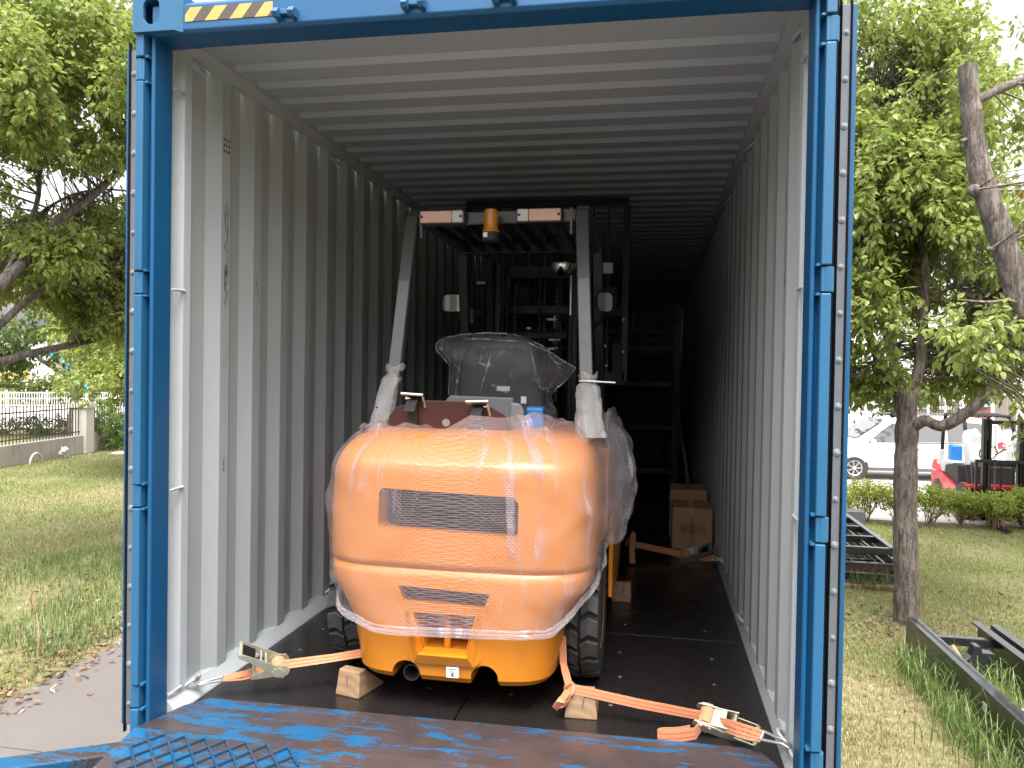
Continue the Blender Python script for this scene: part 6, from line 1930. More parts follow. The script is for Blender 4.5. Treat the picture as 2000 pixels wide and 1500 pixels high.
def make_van(label, loc, rz, paint, name='parked_van', cat='van'):
    t = thing(name, label, cat, loc, rz)
    b = MB(); xs = [0, 0.03, 0.06, 0.12, 0.22, 0.4, 0.6, 0.8, 1.0, 1.2, 1.4, 1.6, 1.85, 2.05, 2.3, 2.7, 3.2, 3.7, 4.2, 4.5, 4.75, 4.88, 4.98, 5.05, 5.09, 5.12]
    ring = None; vs = []
    for x in xs:
        zt, zb = lerp1(TOP, x), lerp1(BELT, x)
        z0 = 0.24 if 0.25 < x < 4.9 else 0.30
        half = []
        zz = [z0, z0 + 0.05, 0.45, 0.62, min(0.8, zb), zb]
        for z in zz:
            z = min(z, zt - 0.06); half.append((van_side(x, z) * (0.97 if z < z0 + 0.02 else 1), z))
        zr = zt - 0.07
        for q in (0.4, 0.8, 1.0):
            z = zb + (zr - zb) * q if zr > zb else zr + 0.02 * q
            half.append((van_side(x, max(z, zb)) if zr > zb else half[5][0] - 0.02 * q, z))
        w_ = half[-1][0]
        half += [(w_ - 0.06, zt - 0.025), (w_ - 0.2, zt - 0.006), (0, zt)]
        full = [(-0.0, half[0][1])] + [(-y, z) for y, z in half] + [(y, z) for y, z in half[-2::-1]]
        vs += [(x, y, z) for y, z in full]; m = len(full)
    fs = []
    for i in range(len(xs) - 1):
        for k in range(m):
            a, c = i * m + k, i * m + (k + 1) % m
            fs.append((a, c, c + m, a + m))
    fs += [tuple(range(m)), tuple((len(xs) - 1) * m + k for k in range(m))[::-1]]
    b.add(vs, fs)
    b.v = [(v[0] - 2.56, v[1], v[2]) for v in b.v]
    body = b.build('body', paint, t, smooth=38, local=True)

    def panel(nm, poly, mat, sides=(-1, 1), off=0.006, par=t, sub=4):
        for sg in sides:
            pts = []
            n = len(poly)
            for i in range(n):
                for q in range(sub):
                    x = poly[i][0] + (poly[(i + 1) % n][0] - poly[i][0]) * q / sub; z = poly[i][1] + (poly[(i + 1) % n][1] - poly[i][1]) * q / sub
                    pts.append((x - 2.56, sg * (van_side(x, z) + off), z))
            c = tuple(np.mean(pts, axis=0)); n2 = len(pts)
            q = MB(); q.add(pts + [c], [(i, (i + 1) % n2, n2) for i in range(n2)])
            q.build(nm, mat, par, smooth=60, local=True)
    panel('side_window', [(1.30, 1.06), (2.30, 1.10), (2.30, 1.66), (1.98, 1.62), (1.62, 1.36)], MAT['carglass'])
    panel('side_window', [(2.40, 1.10), (3.35, 1.13), (3.33, 1.70), (2.42, 1.68)], MAT['carglass'])
    panel('side_window', [(3.46, 1.135), (4.45, 1.16), (4.62, 1.36), (4.55, 1.62), (4.30, 1.68), (3.45, 1.70)], MAT['carglass'])
    panel('window_trim', [(1.18, 1.02), (4.4, 1.125), (4.4, 1.145), (1.2, 1.045)], MAT['black_matt'], off=0.004)
    panel('sill_trim', [(1.25, 0.27), (3.85, 0.27), (3.85, 0.36), (1.25, 0.36)], MAT['greystrip'], off=0.008)
    for xg in (1.28, 2.36, 3.42):
        panel('door_gap', [(xg, 0.38), (xg + 0.012, 0.38), (xg + 0.012, 1.06), (xg, 1.06)], MAT['ink'], off=0.003)
    panel('door_gap', [(2.4, 0.86), (4.45, 0.94), (4.45, 0.952), (2.4, 0.872)], MAT['ink'], off=0.003)
    for xh in (2.12, 2.52):
        panel('door_handle', [(xh, 0.90), (xh + 0.17, 0.905), (xh + 0.17, 0.935), (xh, 0.93)], MAT['chrome'], off=0.018)
    panel('tail_light', [(4.80, 0.98), (5.03, 1.0), (5.06, 1.10), (4.92, 1.18), (4.78, 1.14)], MAT['taillight'], off=0.010)
    panel('head_light', [(0.12, 0.72), (0.55, 0.80), (0.62, 0.90), (0.25, 0.84)], MAT['clearlens'], off=0.010)
    # glass front and back
    q = MB(); q.add([(1.06 - 2.56, -0.70, 1.155), (1.06 - 2.56, 0.70, 1.155), (1.83 - 2.56, 0.62, 1.70), (1.83 - 2.56, -0.62, 1.70)], [(0, 1, 2, 3)])
    q.v = [(v[0] - 0.012, v[1], v[2] + 0.03) for v in q.v]; q.build('windscreen', MAT['carglass'], t, local=True)
    q = MB(); q.add([(4.985 - 2.56, -0.64, 1.60), (4.985 - 2.56, 0.64, 1.60), (5.085 - 2.56, 0.70, 1.14), (5.085 - 2.56, -0.70, 1.14)], [(0, 1, 2, 3)]); q.v = [(v[0] + 0.02, v[1], v[2]) for v in q.v]
    q.build('rear_window', MAT['carglass'], t, local=True)
    q = MB()
    for yy_ in (-0.55, 0.55): q.beam((2.1 - 2.56, yy_, 1.86), (4.5 - 2.56, yy_, 1.88), 0.03, 0.03)
    q.build('roof_rail', MAT['greystrip'], t, local=True)
    for sg in (-1, 1):
        q = MB(); q.obox((1.42 - 2.56, sg * 1.0, 1.10), (0.13, 0.20, 0.15), (0, 0, sg * 0.2)); q.build('door_mirror', paint, t, bevel=0.04, local=True)
        for xw in (0.95, 4.05):
            q = MB(); q.lathe([(0.0, 0), (0.385, 0)], (xw - 2.56, sg * (van_side(xw, 0.5) + 0.004), 0.36), 'y', 32, closed=False); q.build('wheel_arch', MAT['ink'], t, local=True)
            q = MB(); yw = sg * (van_side(xw, 0.5) + 0.010)
            q.lathe([(0.21, 0.0), (0.30, 0.02 * sg), (0.335, 0.0), (0.335, -0.20 * sg), (0.2, -0.20 * sg)], (xw - 2.56, yw, 0.335), 'y', 32, closed=False); wh = q.build('wheel', MAT['rubber'], t, smooth=40, local=True)
            q = MB(); q.lathe([(0.0, 0.012 * sg), (0.05, 0.012 * sg), (0.06, -0.0 * sg)], (xw - 2.56, yw, 0.335), 'y', 16, closed=False)
            q.lathe([(0.195, 0.0), (0.215, 0.012 * sg), (0.215, -0.03 * sg)], (xw - 2.56, yw, 0.335), 'y', 32, closed=False)
            for k in range(7):
                a = 2 * math.pi * k / 7
                for da in (-0.10, 0.10):
                    q.beam((xw - 2.56 + 0.04 * math.cos(a), yw + 0.003 * sg, 0.335 + 0.04 * math.sin(a)), (xw - 2.56 + 0.205 * math.cos(a + da), yw + 0.001 * sg, 0.335 + 0.205 * math.sin(a + da)), 0.012, 0.02, (0, 1, 0))
            q.build('rim', MAT['alloy'], wh, local=True)
    return t


make_van('white van parked on the yard behind the red forklift', (7.90, 21.9, GZ), R(4.0), MAT['carwhite'])
make_van('silver van parked farther back beside the white van', (14.3, 25.2, GZ), R(4.0), MAT['carsilver'])

# red forklift on the yard, mast towards the lawn
RF = thing('red_forklift', 'red forklift with white wrapped posts and blue jug on the yard', 'forklift', (7.72, 16.67, GZ), R(-91.7))
def rp(name, fn, mat, par=None, **kw):
    q = MB(); fn(q); return q.build(name, MAT[mat], par or RF, local=True, **kw)
# local: x forward, y left
rp('counterweight', lambda q: q.prism([(-0.55, 0.28), (-0.60, 0.55), (-0.58, 0.80), (-0.50, 1.02), (-0.30, 1.06), (-0.20, 0.92), (0.02, 0.90), (0.12, 0.62), (-0.02, 0.62), (-0.30, 0.50), (-0.34, 0.28)], 'y', -0.54, 0.54), 'red', bevel=0.05, seg=3)
rp('stripe', lambda q: q.box((-0.606, -0.45, 0.78), (-0.20, -0.5445, 0.80)), 'sticker')
rp('body', lambda q: q.prism([(0.05, 0.62), (0.20, 0.30), (1.20, 0.26), (1.34, 0.44), (1.60, 0.66), (1.95, 0.66), (1.95, 0.74), (1.50, 0.74), (1.25, 0.62), (1.10, 0.60), (0.10, 0.78)], 'y', -0.56, 0.56), 'red', bevel=0.012)
for k in range(4):
    rp('vent_slot', lambda q: q.box((0.36 + 0.16 * k, -0.565, 0.36), (0.45 + 0.16 * k, -0.5615, 0.47)), 'maroon')
rp('hood', lambda q: q.prism([(0.0, 0.74), (0.0, 1.0), (0.25, 1.08), (1.05, 1.06), (1.10, 0.6), (0.2, 0.6)], 'y', -0.48, 0.48), 'black_matt', bevel=0.03)
rp('hood_film', lambda q: q.prism([(-0.08, 0.80), (-0.06, 1.02), (0.24, 1.10), (0.80, 1.075), (0.75, 1.04), (0.3, 0.98), (0.22, 0.80)], 'y', -0.50, 0.50), 'whitefilm', bevel=0.02)
rp('blue_jug', lambda q: q.prism([(0.18, 1.06), (0.42, 1.06), (0.43, 1.40), (0.40, 1.44), (0.20, 1.44), (0.17, 1.40)], 'y', -0.42, -0.18), 'bluejug', bevel=0.03)
for sg in (-1, 1):
    rp('guard_post', lambda q: q.tube(catmull([(-0.10, sg * 0.46, 0.95), (-0.02, sg * 0.46, 1.6), (0.05, sg * 0.45, 2.0), (0.20, sg * 0.44, 2.13), (1.2, sg * 0.44, 2.12)]), 0.042, 8), 'black', smooth=60)
    rp('guard_post', lambda q: q.tube(catmull([(1.75, sg * 0.48, 0.70), (1.55, sg * 0.48, 1.4), (1.35, sg * 0.46, 1.95), (1.25, sg * 0.45, 2.10), (1.15, sg * 0.44, 2.13)]), 0.040, 8), 'black', smooth=60)
    rp('post_wrap', lambda q: q.tube([(-0.10, sg * 0.46, 0.96), (-0.07, sg * 0.46, 1.30)], [0.075, 0.055], 10), 'whitefilm', smooth=60)
    rp('post_wrap', lambda q: q.tube([(1.64, sg * 0.48, 1.12), (1.56, sg * 0.48, 1.42), (1.48, sg * 0.475, 1.70), (1.42, sg * 0.47, 1.82)], [0.055, 0.065, 0.085, 0.03], 10), 'whitefilm', smooth=60)
for k in range(8):
    rp('guard_bar', lambda q: q.beam((0.12, -0.42 + 0.12 * k, 2.15), (1.30, -0.42 + 0.12 * k, 2.13), 0.03, 0.035), 'black')
rp('seat', lambda q: (soft_slab(q, 0.72, 0.0, 1.10, 1.72, 0.14, 0.12, 0.46, 0.0), soft_slab(q, 0.98, 0.0, 1.08, 1.22, 0.5, 0.5, 0.46, 0.0)), 'whitefilm', smooth=60)
rp('steering_wheel', lambda q: (q.tube([(1.36 + 0.07 * math.sin(a), 0.17 * math.cos(a), 1.36 + 0.15 * math.sin(a)) for a in np.linspace(0, 2 * math.pi, 24)], 0.014, 6), q.tube([(1.36, 0, 1.36), (1.52, 0, 1.05)], 0.03, 8)), 'black', smooth=60)
rp('dashboard', lambda q: q.prism([(1.45, 0.70), (1.72, 0.70), (1.70, 1.10), (1.55, 1.18), (1.45, 1.05)], 'y', -0.40, 0.40), 'black_matt', bevel=0.02)
for sg in (-1, 1):
    for xo, yo, wd in ((2.08, 0.36, 0.06), (2.12, 0.28, 0.05)):
        rp('mast_rail', lambda q: (q.box((xo, sg * yo - wd / 2, 0.06), (xo + 0.14, sg * yo - wd / 2 + 0.02, 2.12)), q.box((xo, sg * yo - wd / 2, 0.06), (xo + 0.02, sg * yo + wd / 2, 2.12)), q.box((xo + 0.12, sg * yo - wd / 2, 0.06), (xo + 0.14, sg * yo + wd / 2, 2.12))), 'black')
    rp('chain', lambda q: [q.box((2.27, sg * 0.20 - 0.012 - 0.006 * (k % 2), 0.3 + 0.05 * k), (2.285, sg * 0.20 + 0.012 + 0.006 * (k % 2), 0.335 + 0.05 * k)) for k in range(34)], 'greystrip')
    rp('lift_cylinder', lambda q: q.tube([(2.06, sg * 0.30, 0.1), (2.06, sg * 0.30, 1.7)], 0.035, 10), 'black', smooth=60)
for zz in (2.05, 1.2, 0.25):
    rp('mast_crossbar', lambda q: q.box((2.10, -0.36, zz - 0.04), (2.16, 0.36, zz + 0.04)), 'black')
rp('carriage', lambda q: (q.box((2.28, -0.55, 0.16), (2.33, 0.55, 0.28)), q.box((2.28, -0.55, 0.50), (2.32, 0.55, 0.54))), 'black')
for yv, wd in ((-0.56, 0.05), (-0.33, 0.018), (-0.11, 0.018), (0.11, 0.018), (0.33, 0.018), (0.56, 0.05)):
    rp('backrest_bar', lambda q: q.box((2.335, yv - wd / 2, 0.16), (2.37, yv + wd / 2, 1.30)), 'black')
rp('backrest_top', lambda q: q.box((2.334, -0.585, 1.25), (2.372, 0.585, 1.31)), 'black')
for yv in (-0.3, 0.3):
    rp('fork', lambda q: q.prism([(2.33, 0.55), (2.33, 0.06), (2.36, 0.03), (3.3, 0.03), (3.3, 0.045), (2.375, 0.08), (2.37, 0.55)], 'y', yv - 0.06, yv + 0.06), 'black')
for xw, r_, wd in ((0.0, 0.30, 0.20), (1.62, 0.36, 0.26)):
    for sg in (-1, 1):
        q = MB(); q.lathe([(r_ * 0.5, -wd / 2), (r_ * 0.9, -wd / 2), (r_, -wd * 0.38), (r_, wd * 0.38), (r_ * 0.9, wd / 2), (r_ * 0.5, wd / 2)], (xw, sg * 0.50, r_), 'y', 28)
        for k in range(16):
            a = 2 * math.pi * k / 16
            q.obox((xw + r_ * math.cos(a), sg * 0.5, r_ + r_ * math.sin(a)), (0.02, wd * 0.9, 0.05), (0, -a, 0))
        wh = q.build('wheel', MAT['rubber'], RF, smooth=40, local=True)
        q = MB(); q.lathe([(0.0, sg * wd * 0.3), (r_ * 0.3, sg * wd * 0.32), (r_ * 0.5, sg * wd * 0.51), (r_ * 0.56, sg * wd * 0.51)], (xw, sg * 0.50, r_), 'y', 20, closed=False); q.build('rim', MAT['black'], wh, smooth=40, local=True)

# another mast standing at the yard's edge
t = thing('standing_mast', 'black forklift mast standing upright beside the red forklift', 'mast', (8.75, 15.2, GZ))
for x in (8.42, 9.1):
    b = MB(); b.box((x - 0.05, 15.1, GZ), (x + 0.05, 15.26, GZ + 2.1)); b.build('rail', MAT['black'], t, bevel=0.004)
for zz in (0.1, 1.2, 2.0):
    b = MB(); b.box((8.46, 15.12, GZ + zz), (9.06, 15.2, GZ + zz + 0.08)); b.build('crossbar', MAT['black'], t)

# ================================================================== beyond the yard
def text_mesh(s, size, extr, mat, name, parent, mtx):
    cu = bpy.data.curves.new('t', 'FONT'); cu.body = s; cu.size = size; cu.extrude = extr; cu.align_x = 'LEFT'
    o = bpy.data.objects.new('t', cu); COL.objects.link(o)
    bpy.context.view_layer.update()
    me = bpy.data.meshes.new_from_object(o.evaluated_get(bpy.context.evaluated_depsgraph_get()))
    bpy.data.objects.remove(o); bpy.data.curves.remove(cu)
    me.name = name; me.materials.clear(); me.materials.append(mat)
    q = bpy.data.objects.new(name, me); COL.objects.link(q); q.parent = parent
    q.matrix_local = Matrix.Translation(-Vector(parent.location)) @ mtx
    return q


YB2 = 46.0
a = W3(1752, 760, YB2); c = W3(1874, 760, YB2)
t = thing('sign_wall', 'brown stone company wall with pale raised letters behind the parked van', 'wall', (a.x + 1, YB2, GZ))
zt_ = W3(1800, 752, YB2).z
b = MB(); b.box((a.x, YB2, GZ), (c.x, YB2 + 0.35, zt_)); b.build('wall', MAT['signwall'], t)
p = W3(1776, 782, YB2)
text_mesh('PRODUCTS CO.,LTD.', 0.36, 0.02, MAT['letter'], 'sign_letters', t, Matrix.Translation((p.x, YB2 - 0.03, p.z)) @ Matrix.Rotation(R(90), 4, 'X') @ Matrix.Diagonal((1.02, 1, 1, 1)))
b = MB(); p2 = W3(1784, 792, YB2); b.box((p2.x, YB2 - 0.04, p2.z - 0.2), (c.x - 0.4, YB2, p2.z)); b.build('ledge', MAT['greywall'], t)
nb = 26
fz = thing('yard_fence', 'row of thin dark fence bars in front of the brown sign wall', 'fence', (a.x + 2, YB2 - 0.7, GZ))
zf = W3(1800, 776, YB2 - 0.7).z
for k in range(nb):
    x = a.x + (c.x - a.x + 0.3) * k / (nb - 1)
    b = MB(); b.box((x - 0.015, YB2 - 0.72, GZ), (x + 0.015, YB2 - 0.69, zf - 0.25 + 0.0)); b.build('bar', MAT['iron'], fz)
for zz in (zf - 0.45, GZ + 0.3):
    b = MB(); b.box((a.x, YB2 - 0.73, zz), (c.x + 0.3, YB2 - 0.68, zz + 0.05)); b.build('rail', MAT['iron'], fz)
for k, x in enumerate((1813, 1847, 1881)):
    p = W3(x, 800, YB2 - 2.2)
    q = thing('flagpole', 'slim white flagpole in front of the brown sign wall', 'flagpole', (p.x, YB2 - 2.2, GZ), group='flagpoles')
    b = MB(); b.tube([(p.x, YB2 - 2.2, GZ), (p.x, YB2 - 2.2, 9.5)], [0.06, 0.035], 10); b.build('pole', MAT['whiterail'], q, smooth=60)
    b = MB(); b.lathe([(0.22, GZ), (0.22, GZ + 0.12), (0.1, GZ + 0.3)], (p.x, YB2 - 2.2, 0), 'z', 12); b.build('base', MAT['whiterail'], q)
x0 = W3(1876, 760, 47).x; x1 = W3(1930, 760, 47).x; x2 = W3(1958, 760, 47).x
t = thing('gate_house', 'pale gate house with flat roof beside the brown sign wall', 'building', (x0 + 1, 48, GZ))
b = MB(); b.box((x0, 47, GZ), (x1, 51, W3(1900, 772, 47).z)); b.build('wall', MAT['palewall'], t)
b = MB(); b.box((x0 - 0.3, 46.7, W3(1900, 772, 47).z), (x1 + 0.3, 51.3, W3(1900, 768, 47).z)); b.build('roof', MAT['greywall'], t)
b = MB(); b.box((x0 + 0.5, 46.98, GZ + 1.0), (x0 + 1.3, 47.02, GZ + 2.0)); b.build('window', MAT['glass'], t)
t = thing('yard_gate', 'dark brown panel gate beside the pale gate house', 'gate', (x1 + 0.6, 47, GZ))
zg = W3(1940, 772, 47).z
for k in range(8):
    xa = x1 + 0.35 + (x2 - x1 + 0.4) * k / 8
    b = MB(); b.box((xa, 46.9, GZ + 0.05), (xa + (x2 - x1 + 0.4) / 8 - 0.02, 46.95, zg)); b.build('panel', MAT['signwall'], t)
b = MB(); b.box((x1 + 0.33, 46.88, zg), (x2 + 0.8, 46.98, zg + 0.08)); b.build('top_rail', MAT['palewall'], t)
p = W3(1914, 800, 40)
t = thing('sentry_kiosk', 'small maroon kiosk with a teal domed roof near the gate', 'kiosk', (p.x, 40, GZ))
zk = W3(1914, 794, 40).z
b = MB(); b.box((p.x - 0.38, 39.7, GZ), (p.x + 0.38, 40.4, zk)); b.build('wall', MAT['maroon'], t)
b = MB(); b.lathe([(0.50, zk), (0.46, zk + 0.10), (0.25, zk + 0.24), (0, zk + 0.3)], (p.x, 40.05, 0), 'z', 16, closed=False); b.build('roof', MAT['teal'], t, smooth=60)
t = thing('office_building', 'large pale office building behind the yard, seen through the leaves', 'building', (34, 78, GZ))
b = MB(); b.box((12, 74, GZ), (60, 88, 7.2)); b.build('wall', MAT['palewall'], t)
b = MB(); b.box((11.7, 73.7, 7.2), (60.3, 88.3, 7.8)); b.build('roof', MAT['greywall'], t)
for fl in range(3):
    for k in range(15):
        b = MB(); b.box((13.5 + k * 3.1, 73.93, GZ + 1.0 + fl * 2.8), (15.4 + k * 3.1, 74.0, GZ + 2.5 + fl * 2.8)); wdw = b.build('window', MAT['paleglass'], t)
b = MB(); pa = W3(1927, 700, 60); pb = W3(1960, 772, 60); b.box((pa.x, 59, GZ), (pb.x, 61, 8.0)); tag(b.build('grey_column', MAT['greywall'], None), 'square grey gate column rising behind the brown panel gate', 'column')
t = thing('clipped_hedge', 'low hedge and pale bank at the far edge of the yard behind the van', 'hedge', (9.5, 36, GZ))
crown(t, [((x, 36, GZ + 0.35), (0.8, 0.5, 0.42), 1) for x in np.arange(6, 14, 0.9)], 420, 10, 0.12, 301, MAT['leaf_far'], droop=0, spread=0.2)

# ================================================================== left: wall, iron fence, road
fd = Vector((-0.135, 0.991, 0)).normalized(); f0 = Vector((-17.42, 16.3, 0)); fn_ = Vector((fd.y, -fd.x, 0))


def fp(t, z=0.0, o=0.0):
    q = f0 + fd * t + fn_ * o
    return Vector((q.x, q.y, GZ + z))


def wall_seg(t0, t1, hgt, mat, parent, nm):
    b = MB(); n = 1
    vs = []
    for t_ in (t0, t1):
        for o, z in ((-0.13, 0), (0.13, 0), (0.13, hgt), (-0.13, hgt)):
            vs.append(fp(t_, z, o))
    b.add(vs, [(0, 1, 2, 3), (7, 6, 5, 4), (0, 4, 5, 1), (1, 5, 6, 2), (2, 6, 7, 3), (3, 7, 4, 0)])
    return b.build(nm, mat, parent, bevel=0.015)


for (t0, t1, lab) in ((-5.0, 3.72, 'dark iron bar fence on a stained low concrete wall'), (4.16, 14.0, 'iron bar fence overgrown with green vines')):
    t = thing('iron_fence', lab, 'fence', fp((t0 + t1) / 2))
    wall_seg(t0, t1, 0.60, MAT['render'], t, 'base_wall')
    nb = int((t1 - t0) / 0.15)
    for k in range(nb):
        s = t0 + 0.1 + k * 0.15
        b = MB(); a = fp(s, 0.58); c = fp(s, 1.66)
        b.beam(a, c, 0.022, 0.022, (1, 0, 0)); b.tube([c, c + Vector((0, 0, 0.07))], [0.018, 0.002], 4); b.build('bar', MAT['iron'], t)
    for z in (0.72, 1.50):
        b = MB(); b.beam(fp(t0, z), fp(t1, z), 0.03, 0.035); b.build('rail', MAT['iron'], t)
t = thing('fence_pillar', 'square rendered pillar with a flat cap between two iron fences', 'pillar', fp(3.94))
b = MB()
def sq(t_, hw, z0, z1):
    q = [fp(t_ - hw, 0, -hw), fp(t_ - hw, 0, hw), fp(t_ + hw, 0, hw), fp(t_ + hw, 0, -hw)]
    b.add([p + Vector((0, 0, z0)) for p in q] + [p + Vector((0, 0, z1)) for p in q], [(0, 3, 2, 1), (4, 5, 6, 7), (0, 1, 5, 4), (1, 2, 6, 5), (2, 3, 7, 6), (3, 0, 4, 7)])
sq(3.94, 0.23, 0, 1.50); b.build('shaft', MAT['pillar'], t, bevel=0.012)
b = MB(); sq(3.94, 0.28, 1.50, 1.66); b.build('cap', MAT['pillar'], t, bevel=0.012)
b = MB(); sq(3.94, 0.25, 1.66, 1.72); b.build('cap_step', MAT['pillar'], t)
t = thing('climbing_vine', 'green climbing vine spilling over the iron fence next to the pillar', 'vine', fp(6.0))
b = MB()
for k in range(8):
    b.tube([fp(4.5 + k * 0.5, 0, 0.15), fp(4.6 + k * 0.5, 0.6, 0.2), fp(4.5 + k * 0.55, 1.4, 0.05)], [0.012, 0.009, 0.004], 5)
b.build('stems', MAT['bark'], t, kind='stuff')
crown(t, [(tuple(fp(5.0, 0.75, 0.25)), (0.5, 0.7, 0.65), 3), (tuple(fp(6.3, 0.75, 0.25)), (0.6, 1.0, 0.7), 3), (tuple(fp(8.0, 0.6, 0.25)), (0.6, 1.2, 0.6), 2), (tuple(fp(4.9, 1.5, 0.1)), (0.3, 0.5, 0.3), 1), (tuple(fp(5.6, 0.25, 0.6)), (0.5, 1.0, 0.25), 1.2)], 330, 11, 0.11, 401, MAT['vine'], spread=0.25)
# things lying against the wall
b = MB(); c0 = fp(0.9, 0, 0.42)
b.tube([c0 + fd * (0.26 * math.cos(a)) + Vector((0.0, 0, 0.30 * math.sin(a))) for a in np.linspace(0.0, math.pi, 16)], 0.035, 8)
tag(b.build('bent_white_pipe', MAT['dullwhite'], None, smooth=60), 'bent white pipe arching out of the grass against the concrete wall', 'pipe')
b = MB(); c0 = fp(2.25, 0.14, 0.42)
vs = []
for j in range(9):
    for k in range(12):
        th, ph = math.pi * j / 8, 2 * math.pi * k / 12
        d = Vector((math.sin(th) * math.cos(ph), math.sin(th) * math.sin(ph), math.cos(th)))
        vs.append(c0 + Vector((d.x * 0.12, d.y * 0.17, d.z * 0.19)) * (1 + 1.1 * noise.noise(d * 3.1 + Vector((3, 1, 0)))))
b.add(vs, [(j * 12 + k, j * 12 + (k + 1) % 12, (j + 1) * 12 + (k + 1) % 12, (j + 1) * 12 + k) for j in range(8) for k in range(12)])
tag(b.build('crumpled_sack', MAT['dullwhite'], None, smooth=40), 'crumpled white sack lying against the stained concrete wall', 'sack')
b = MB(); c0 = W3(238, 900, 20.0); b.lathe([(0.30, GZ - 0.02), (0.32, GZ + 0.06), (0.30, GZ + 0.09)], (c0.x, 20.0, 0), 'z', 14); tag(b.build('round_slab', MAT['pillar'], None, smooth=40), 'small round concrete slab on the grass near the vines', 'slab')

# roadside, seen along the view to the left
vd = Vector((-0.655, 0.756, 0)); vr = Vector((0.756, 0.655, 0)); c3 = Vector((CAM[0], CAM[1], 0))


def lp(d, s, z=0.0):
    q = c3 + vd * d + vr * s
    return Vector((q.x, q.y, GZ + z))


b = MB(); b.add([lp(41.5, -60, 0.0), lp(41.5, 26, 0.0), lp(62, 40, 0.0), lp(62, -70, 0.0)], [(0, 1, 2, 3)]); o = b.build('road', MAT['road'], None, fix=False); o['kind'] = 'structure'
def long_hedge(lab, d, s0, s1, hh, thick, n, L, seed, mat):
    t = thing('hedge', lab, 'hedge', lp(d, (s0 + s1) / 2))
    crown(t, [(tuple(lp(d + 0.3 * math.sin(s * 3), s, hh * 0.52)), (thick, thick, hh * 0.5), 1) for s in np.arange(s0, s1, thick * 0.9)], n, 10, L, seed, mat, droop=0.1, spread=0.25)
    return t
long_hedge('low dark green hedge seen through the iron fence bars', 38, -9, 9, 0.66, 0.62, 1500, 0.13, 501, MAT['leaf_dark'])
long_hedge('tall green hedge behind the white road railing', 67, -17, 14, 2.15, 1.5, 2200, 0.26, 511, MAT['leaf_far'])
t = thing('round_bush', 'rounded pale green bush behind the white road railing', 'bush', lp(63.3, -3.2)); crown(t, [(tuple(lp(63.4, -3.2, 0.5)), (1.5, 1.3, 0.85), 1)], 260, 10, 0.15, 521, MAT['leaf_hedge'], droop=0, spread=0.15)
t = thing('road_railing', 'white picket railing along the road beyond the iron fence', 'railing', lp(61.5, -2))
for k in range(110):
    s = -9.5 + k * 0.145
    b = MB(); post = k % 16 == 0
    w_ = 0.13 if post else 0.035
    b.beam(lp(61.5, s, 0), lp(61.5, s, 1.18 if post else 1.02), w_, w_, tuple(vr)); b.build('post' if post else 'picket', MAT['whiterail'], t)
for z in (1.02, 0.62, 0.16):
    b = MB(); b.beam(lp(61.5, -9.6, z), lp(61.5, 6.6, z), 0.06, 0.07); b.build('rail', MAT['whiterail'], t)
p = lp(43, -2.55)
t = thing('lamp_post', 'grey metal lamp post beyond the iron fence', 'lamp post', p)
b = MB(); b.tube([p, p + Vector((0, 0, 2.6)), p + Vector((0, 0, 6.5))], [0.10, 0.09, 0.06], 12); b.build('pole', MAT['lamp_grey'], t, smooth=60)
b = MB(); b.tube([p + Vector((0, 0, 6.4)), p + vr * 0.8 + Vector((0, 0, 6.8)), p + vr * 1.6 + Vector((0, 0, 6.85))], 0.035, 8); b.build('arm', MAT['lamp_grey'], t)
b = MB(); b.obox(p + vr * 1.8 + Vector((0, 0, 6.83)), (0.6, 0.25, 0.1), (0, 0, math.atan2(vr.y, vr.x))); b.build('lamp_head', MAT['lamp_grey'], t, bevel=0.02)

t = thing('nursery_building', 'cream building with bright blue, coral and yellow shapes on its wall behind the hedge', 'building', lp(80, -2))


def lbox(nm, d, s0, s1, z0, z1, mat, par, dep=0.06):
    b = MB()
    q = [lp(d, s0), lp(d, s1), lp(d + dep, s1), lp(d + dep, s0)]
    b.add([v + Vector((0, 0, z0)) for v in q] + [v + Vector((0, 0, z1)) for v in q], [(0, 3, 2, 1), (4, 5, 6, 7), (0, 1, 5, 4), (1, 2, 6, 5), (2, 3, 7, 6), (3, 0, 4, 7)])
    return b.build(nm, mat, par)


lbox('wall', 80, -16, 1.2, 0, 5.2, MAT['palewall'], t, 10); lbox('wall', 80, 1.2, 16, 0, 5.2, MAT['cream'], t, 10)
lbox('roof', 79.6, -16.4, 16.4, 5.2, 5.6, MAT['greywall'], t, 10.8)
lbox('yellow_panel', 79.9, -9, -1.6, 1.6, 2.5, MAT['yellow'], t)
for s in (-13, -10.6, -4.6, 4.6, 7.0, 9.4, 11.8):
    lbox('window', 79.88, s, s + 1.4, 2.3, 3.6, MAT['glass'], t)
lbox('awning', 79.5, 0.2, 2.0, 3.1, 3.25, MAT['greywall'], t, 0.5)
def lpoly(nm, d, pts, mat, par):
    b = MB(); n = len(pts)
    b.add([lp(d, s, z) for s, z in pts] + [lp(d + 0.06, s, z) for s, z in pts], [tuple(range(n)), tuple(range(n, 2 * n))[::-1]] + [(i, (i + 1) % n, (i + 1) % n + n, i + n) for i in range(n)])
    return b.build(nm, mat, par)
lpoly('blue_stripe', 79.8, [(-0.4, 4.1), (0.6, 4.2), (2.2, 2.6), (1.6, 2.1)], MAT['cyan'], t)
lpoly('coral_bow', 79.8, [(3.4, 3.3), (4.1, 2.9), (5.0, 3.2), (5.0, 2.3), (4.2, 2.6), (3.4, 2.35)], MAT['coral'], t)
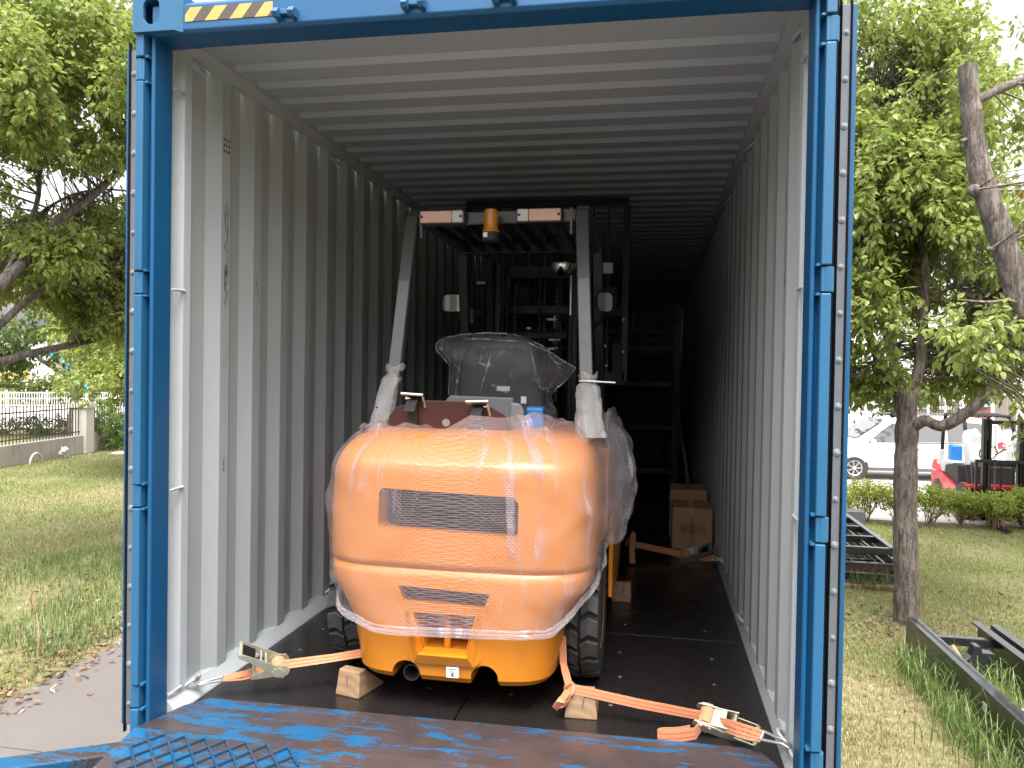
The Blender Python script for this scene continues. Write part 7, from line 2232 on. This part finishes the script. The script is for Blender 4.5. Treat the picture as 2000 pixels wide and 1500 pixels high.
lpoly('blue_stripe', 79.8, [(8.2, 4.0), (9.3, 4.2), (10.6, 2.8), (9.6, 2.9)], MAT['cyan'], t)
lpoly('orange_spot', 79.8, [(-6.6, 3.4), (-6.0, 3.0), (-5.4, 3.3), (-5.8, 2.6), (-6.5, 2.7)], MAT['yellow'], t)
t = thing('blue_banner', 'narrow blue banner hanging on a pole beyond the iron fence', 'banner', lp(60, 2.0))
b = MB(); b.tube([lp(60, 2.15), lp(60, 2.15, 3.2)], 0.04, 8); b.build('pole', MAT['lamp_grey'], t)
lpoly('cloth', 59.95, [(1.75, 1.05), (2.10, 0.95), (2.12, 2.9), (1.65, 2.7)], MAT['cyan'], t)

# ================================================================== out of view behind the ramp: building and tree copies added to block low sky
t = thing('sky_block_building', 'unseen grey building with roller doors, added behind the ramp to block low sky', 'building', (0, -27, GZ))
b = MB(); b.box((-34, -40, GZ), (34, -26, GZ + 9.5)); b.build('wall', MAT['greywall'], t)
b = MB(); b.box((-34.4, -40.4, GZ + 9.5), (34.4, -25.6, GZ + 10.1)); b.build('roof', MAT['iron'], t)
for k in range(6):
    x = -28 + k * 10
    b = MB(); b.box((x, -25.98, GZ), (x + 5, -25.9, GZ + 4.6)); b.build('roller_door', MAT['iron'], t)
    for q in range(3):
        b = MB(); b.box((x + q * 1.75, -25.97, GZ + 6.2), (x + q * 1.75 + 1.4, -25.92, GZ + 7.8)); b.build('window', MAT['glass'], t)
for k, (x, y, rz, lab) in enumerate(((-8.2, -6.5, 0.7, 'unseen camphor tree copy beside the driveway next to the ramp foot'), (-9.5, -14.0, 2.1, 'unseen camphor tree copy beside the driveway near the added building'),
                                     (7.4, -7.5, 3.6, 'unseen camphor tree copy on the lawn opposite the ramp foot'), (8.2, -15.5, 5.0, 'unseen camphor tree copy on the lawn near the added building'))):
    c = TD.copy(); COL.objects.link(c); c.location = (x, y, GZ); c.rotation_euler = (0, 0, rz); c['label'] = lab
    for ch in [o for o in bpy.data.objects if o.parent == TD and not o.name.startswith('leaf')]:
        d = ch.copy(); COL.objects.link(d); d.parent = c
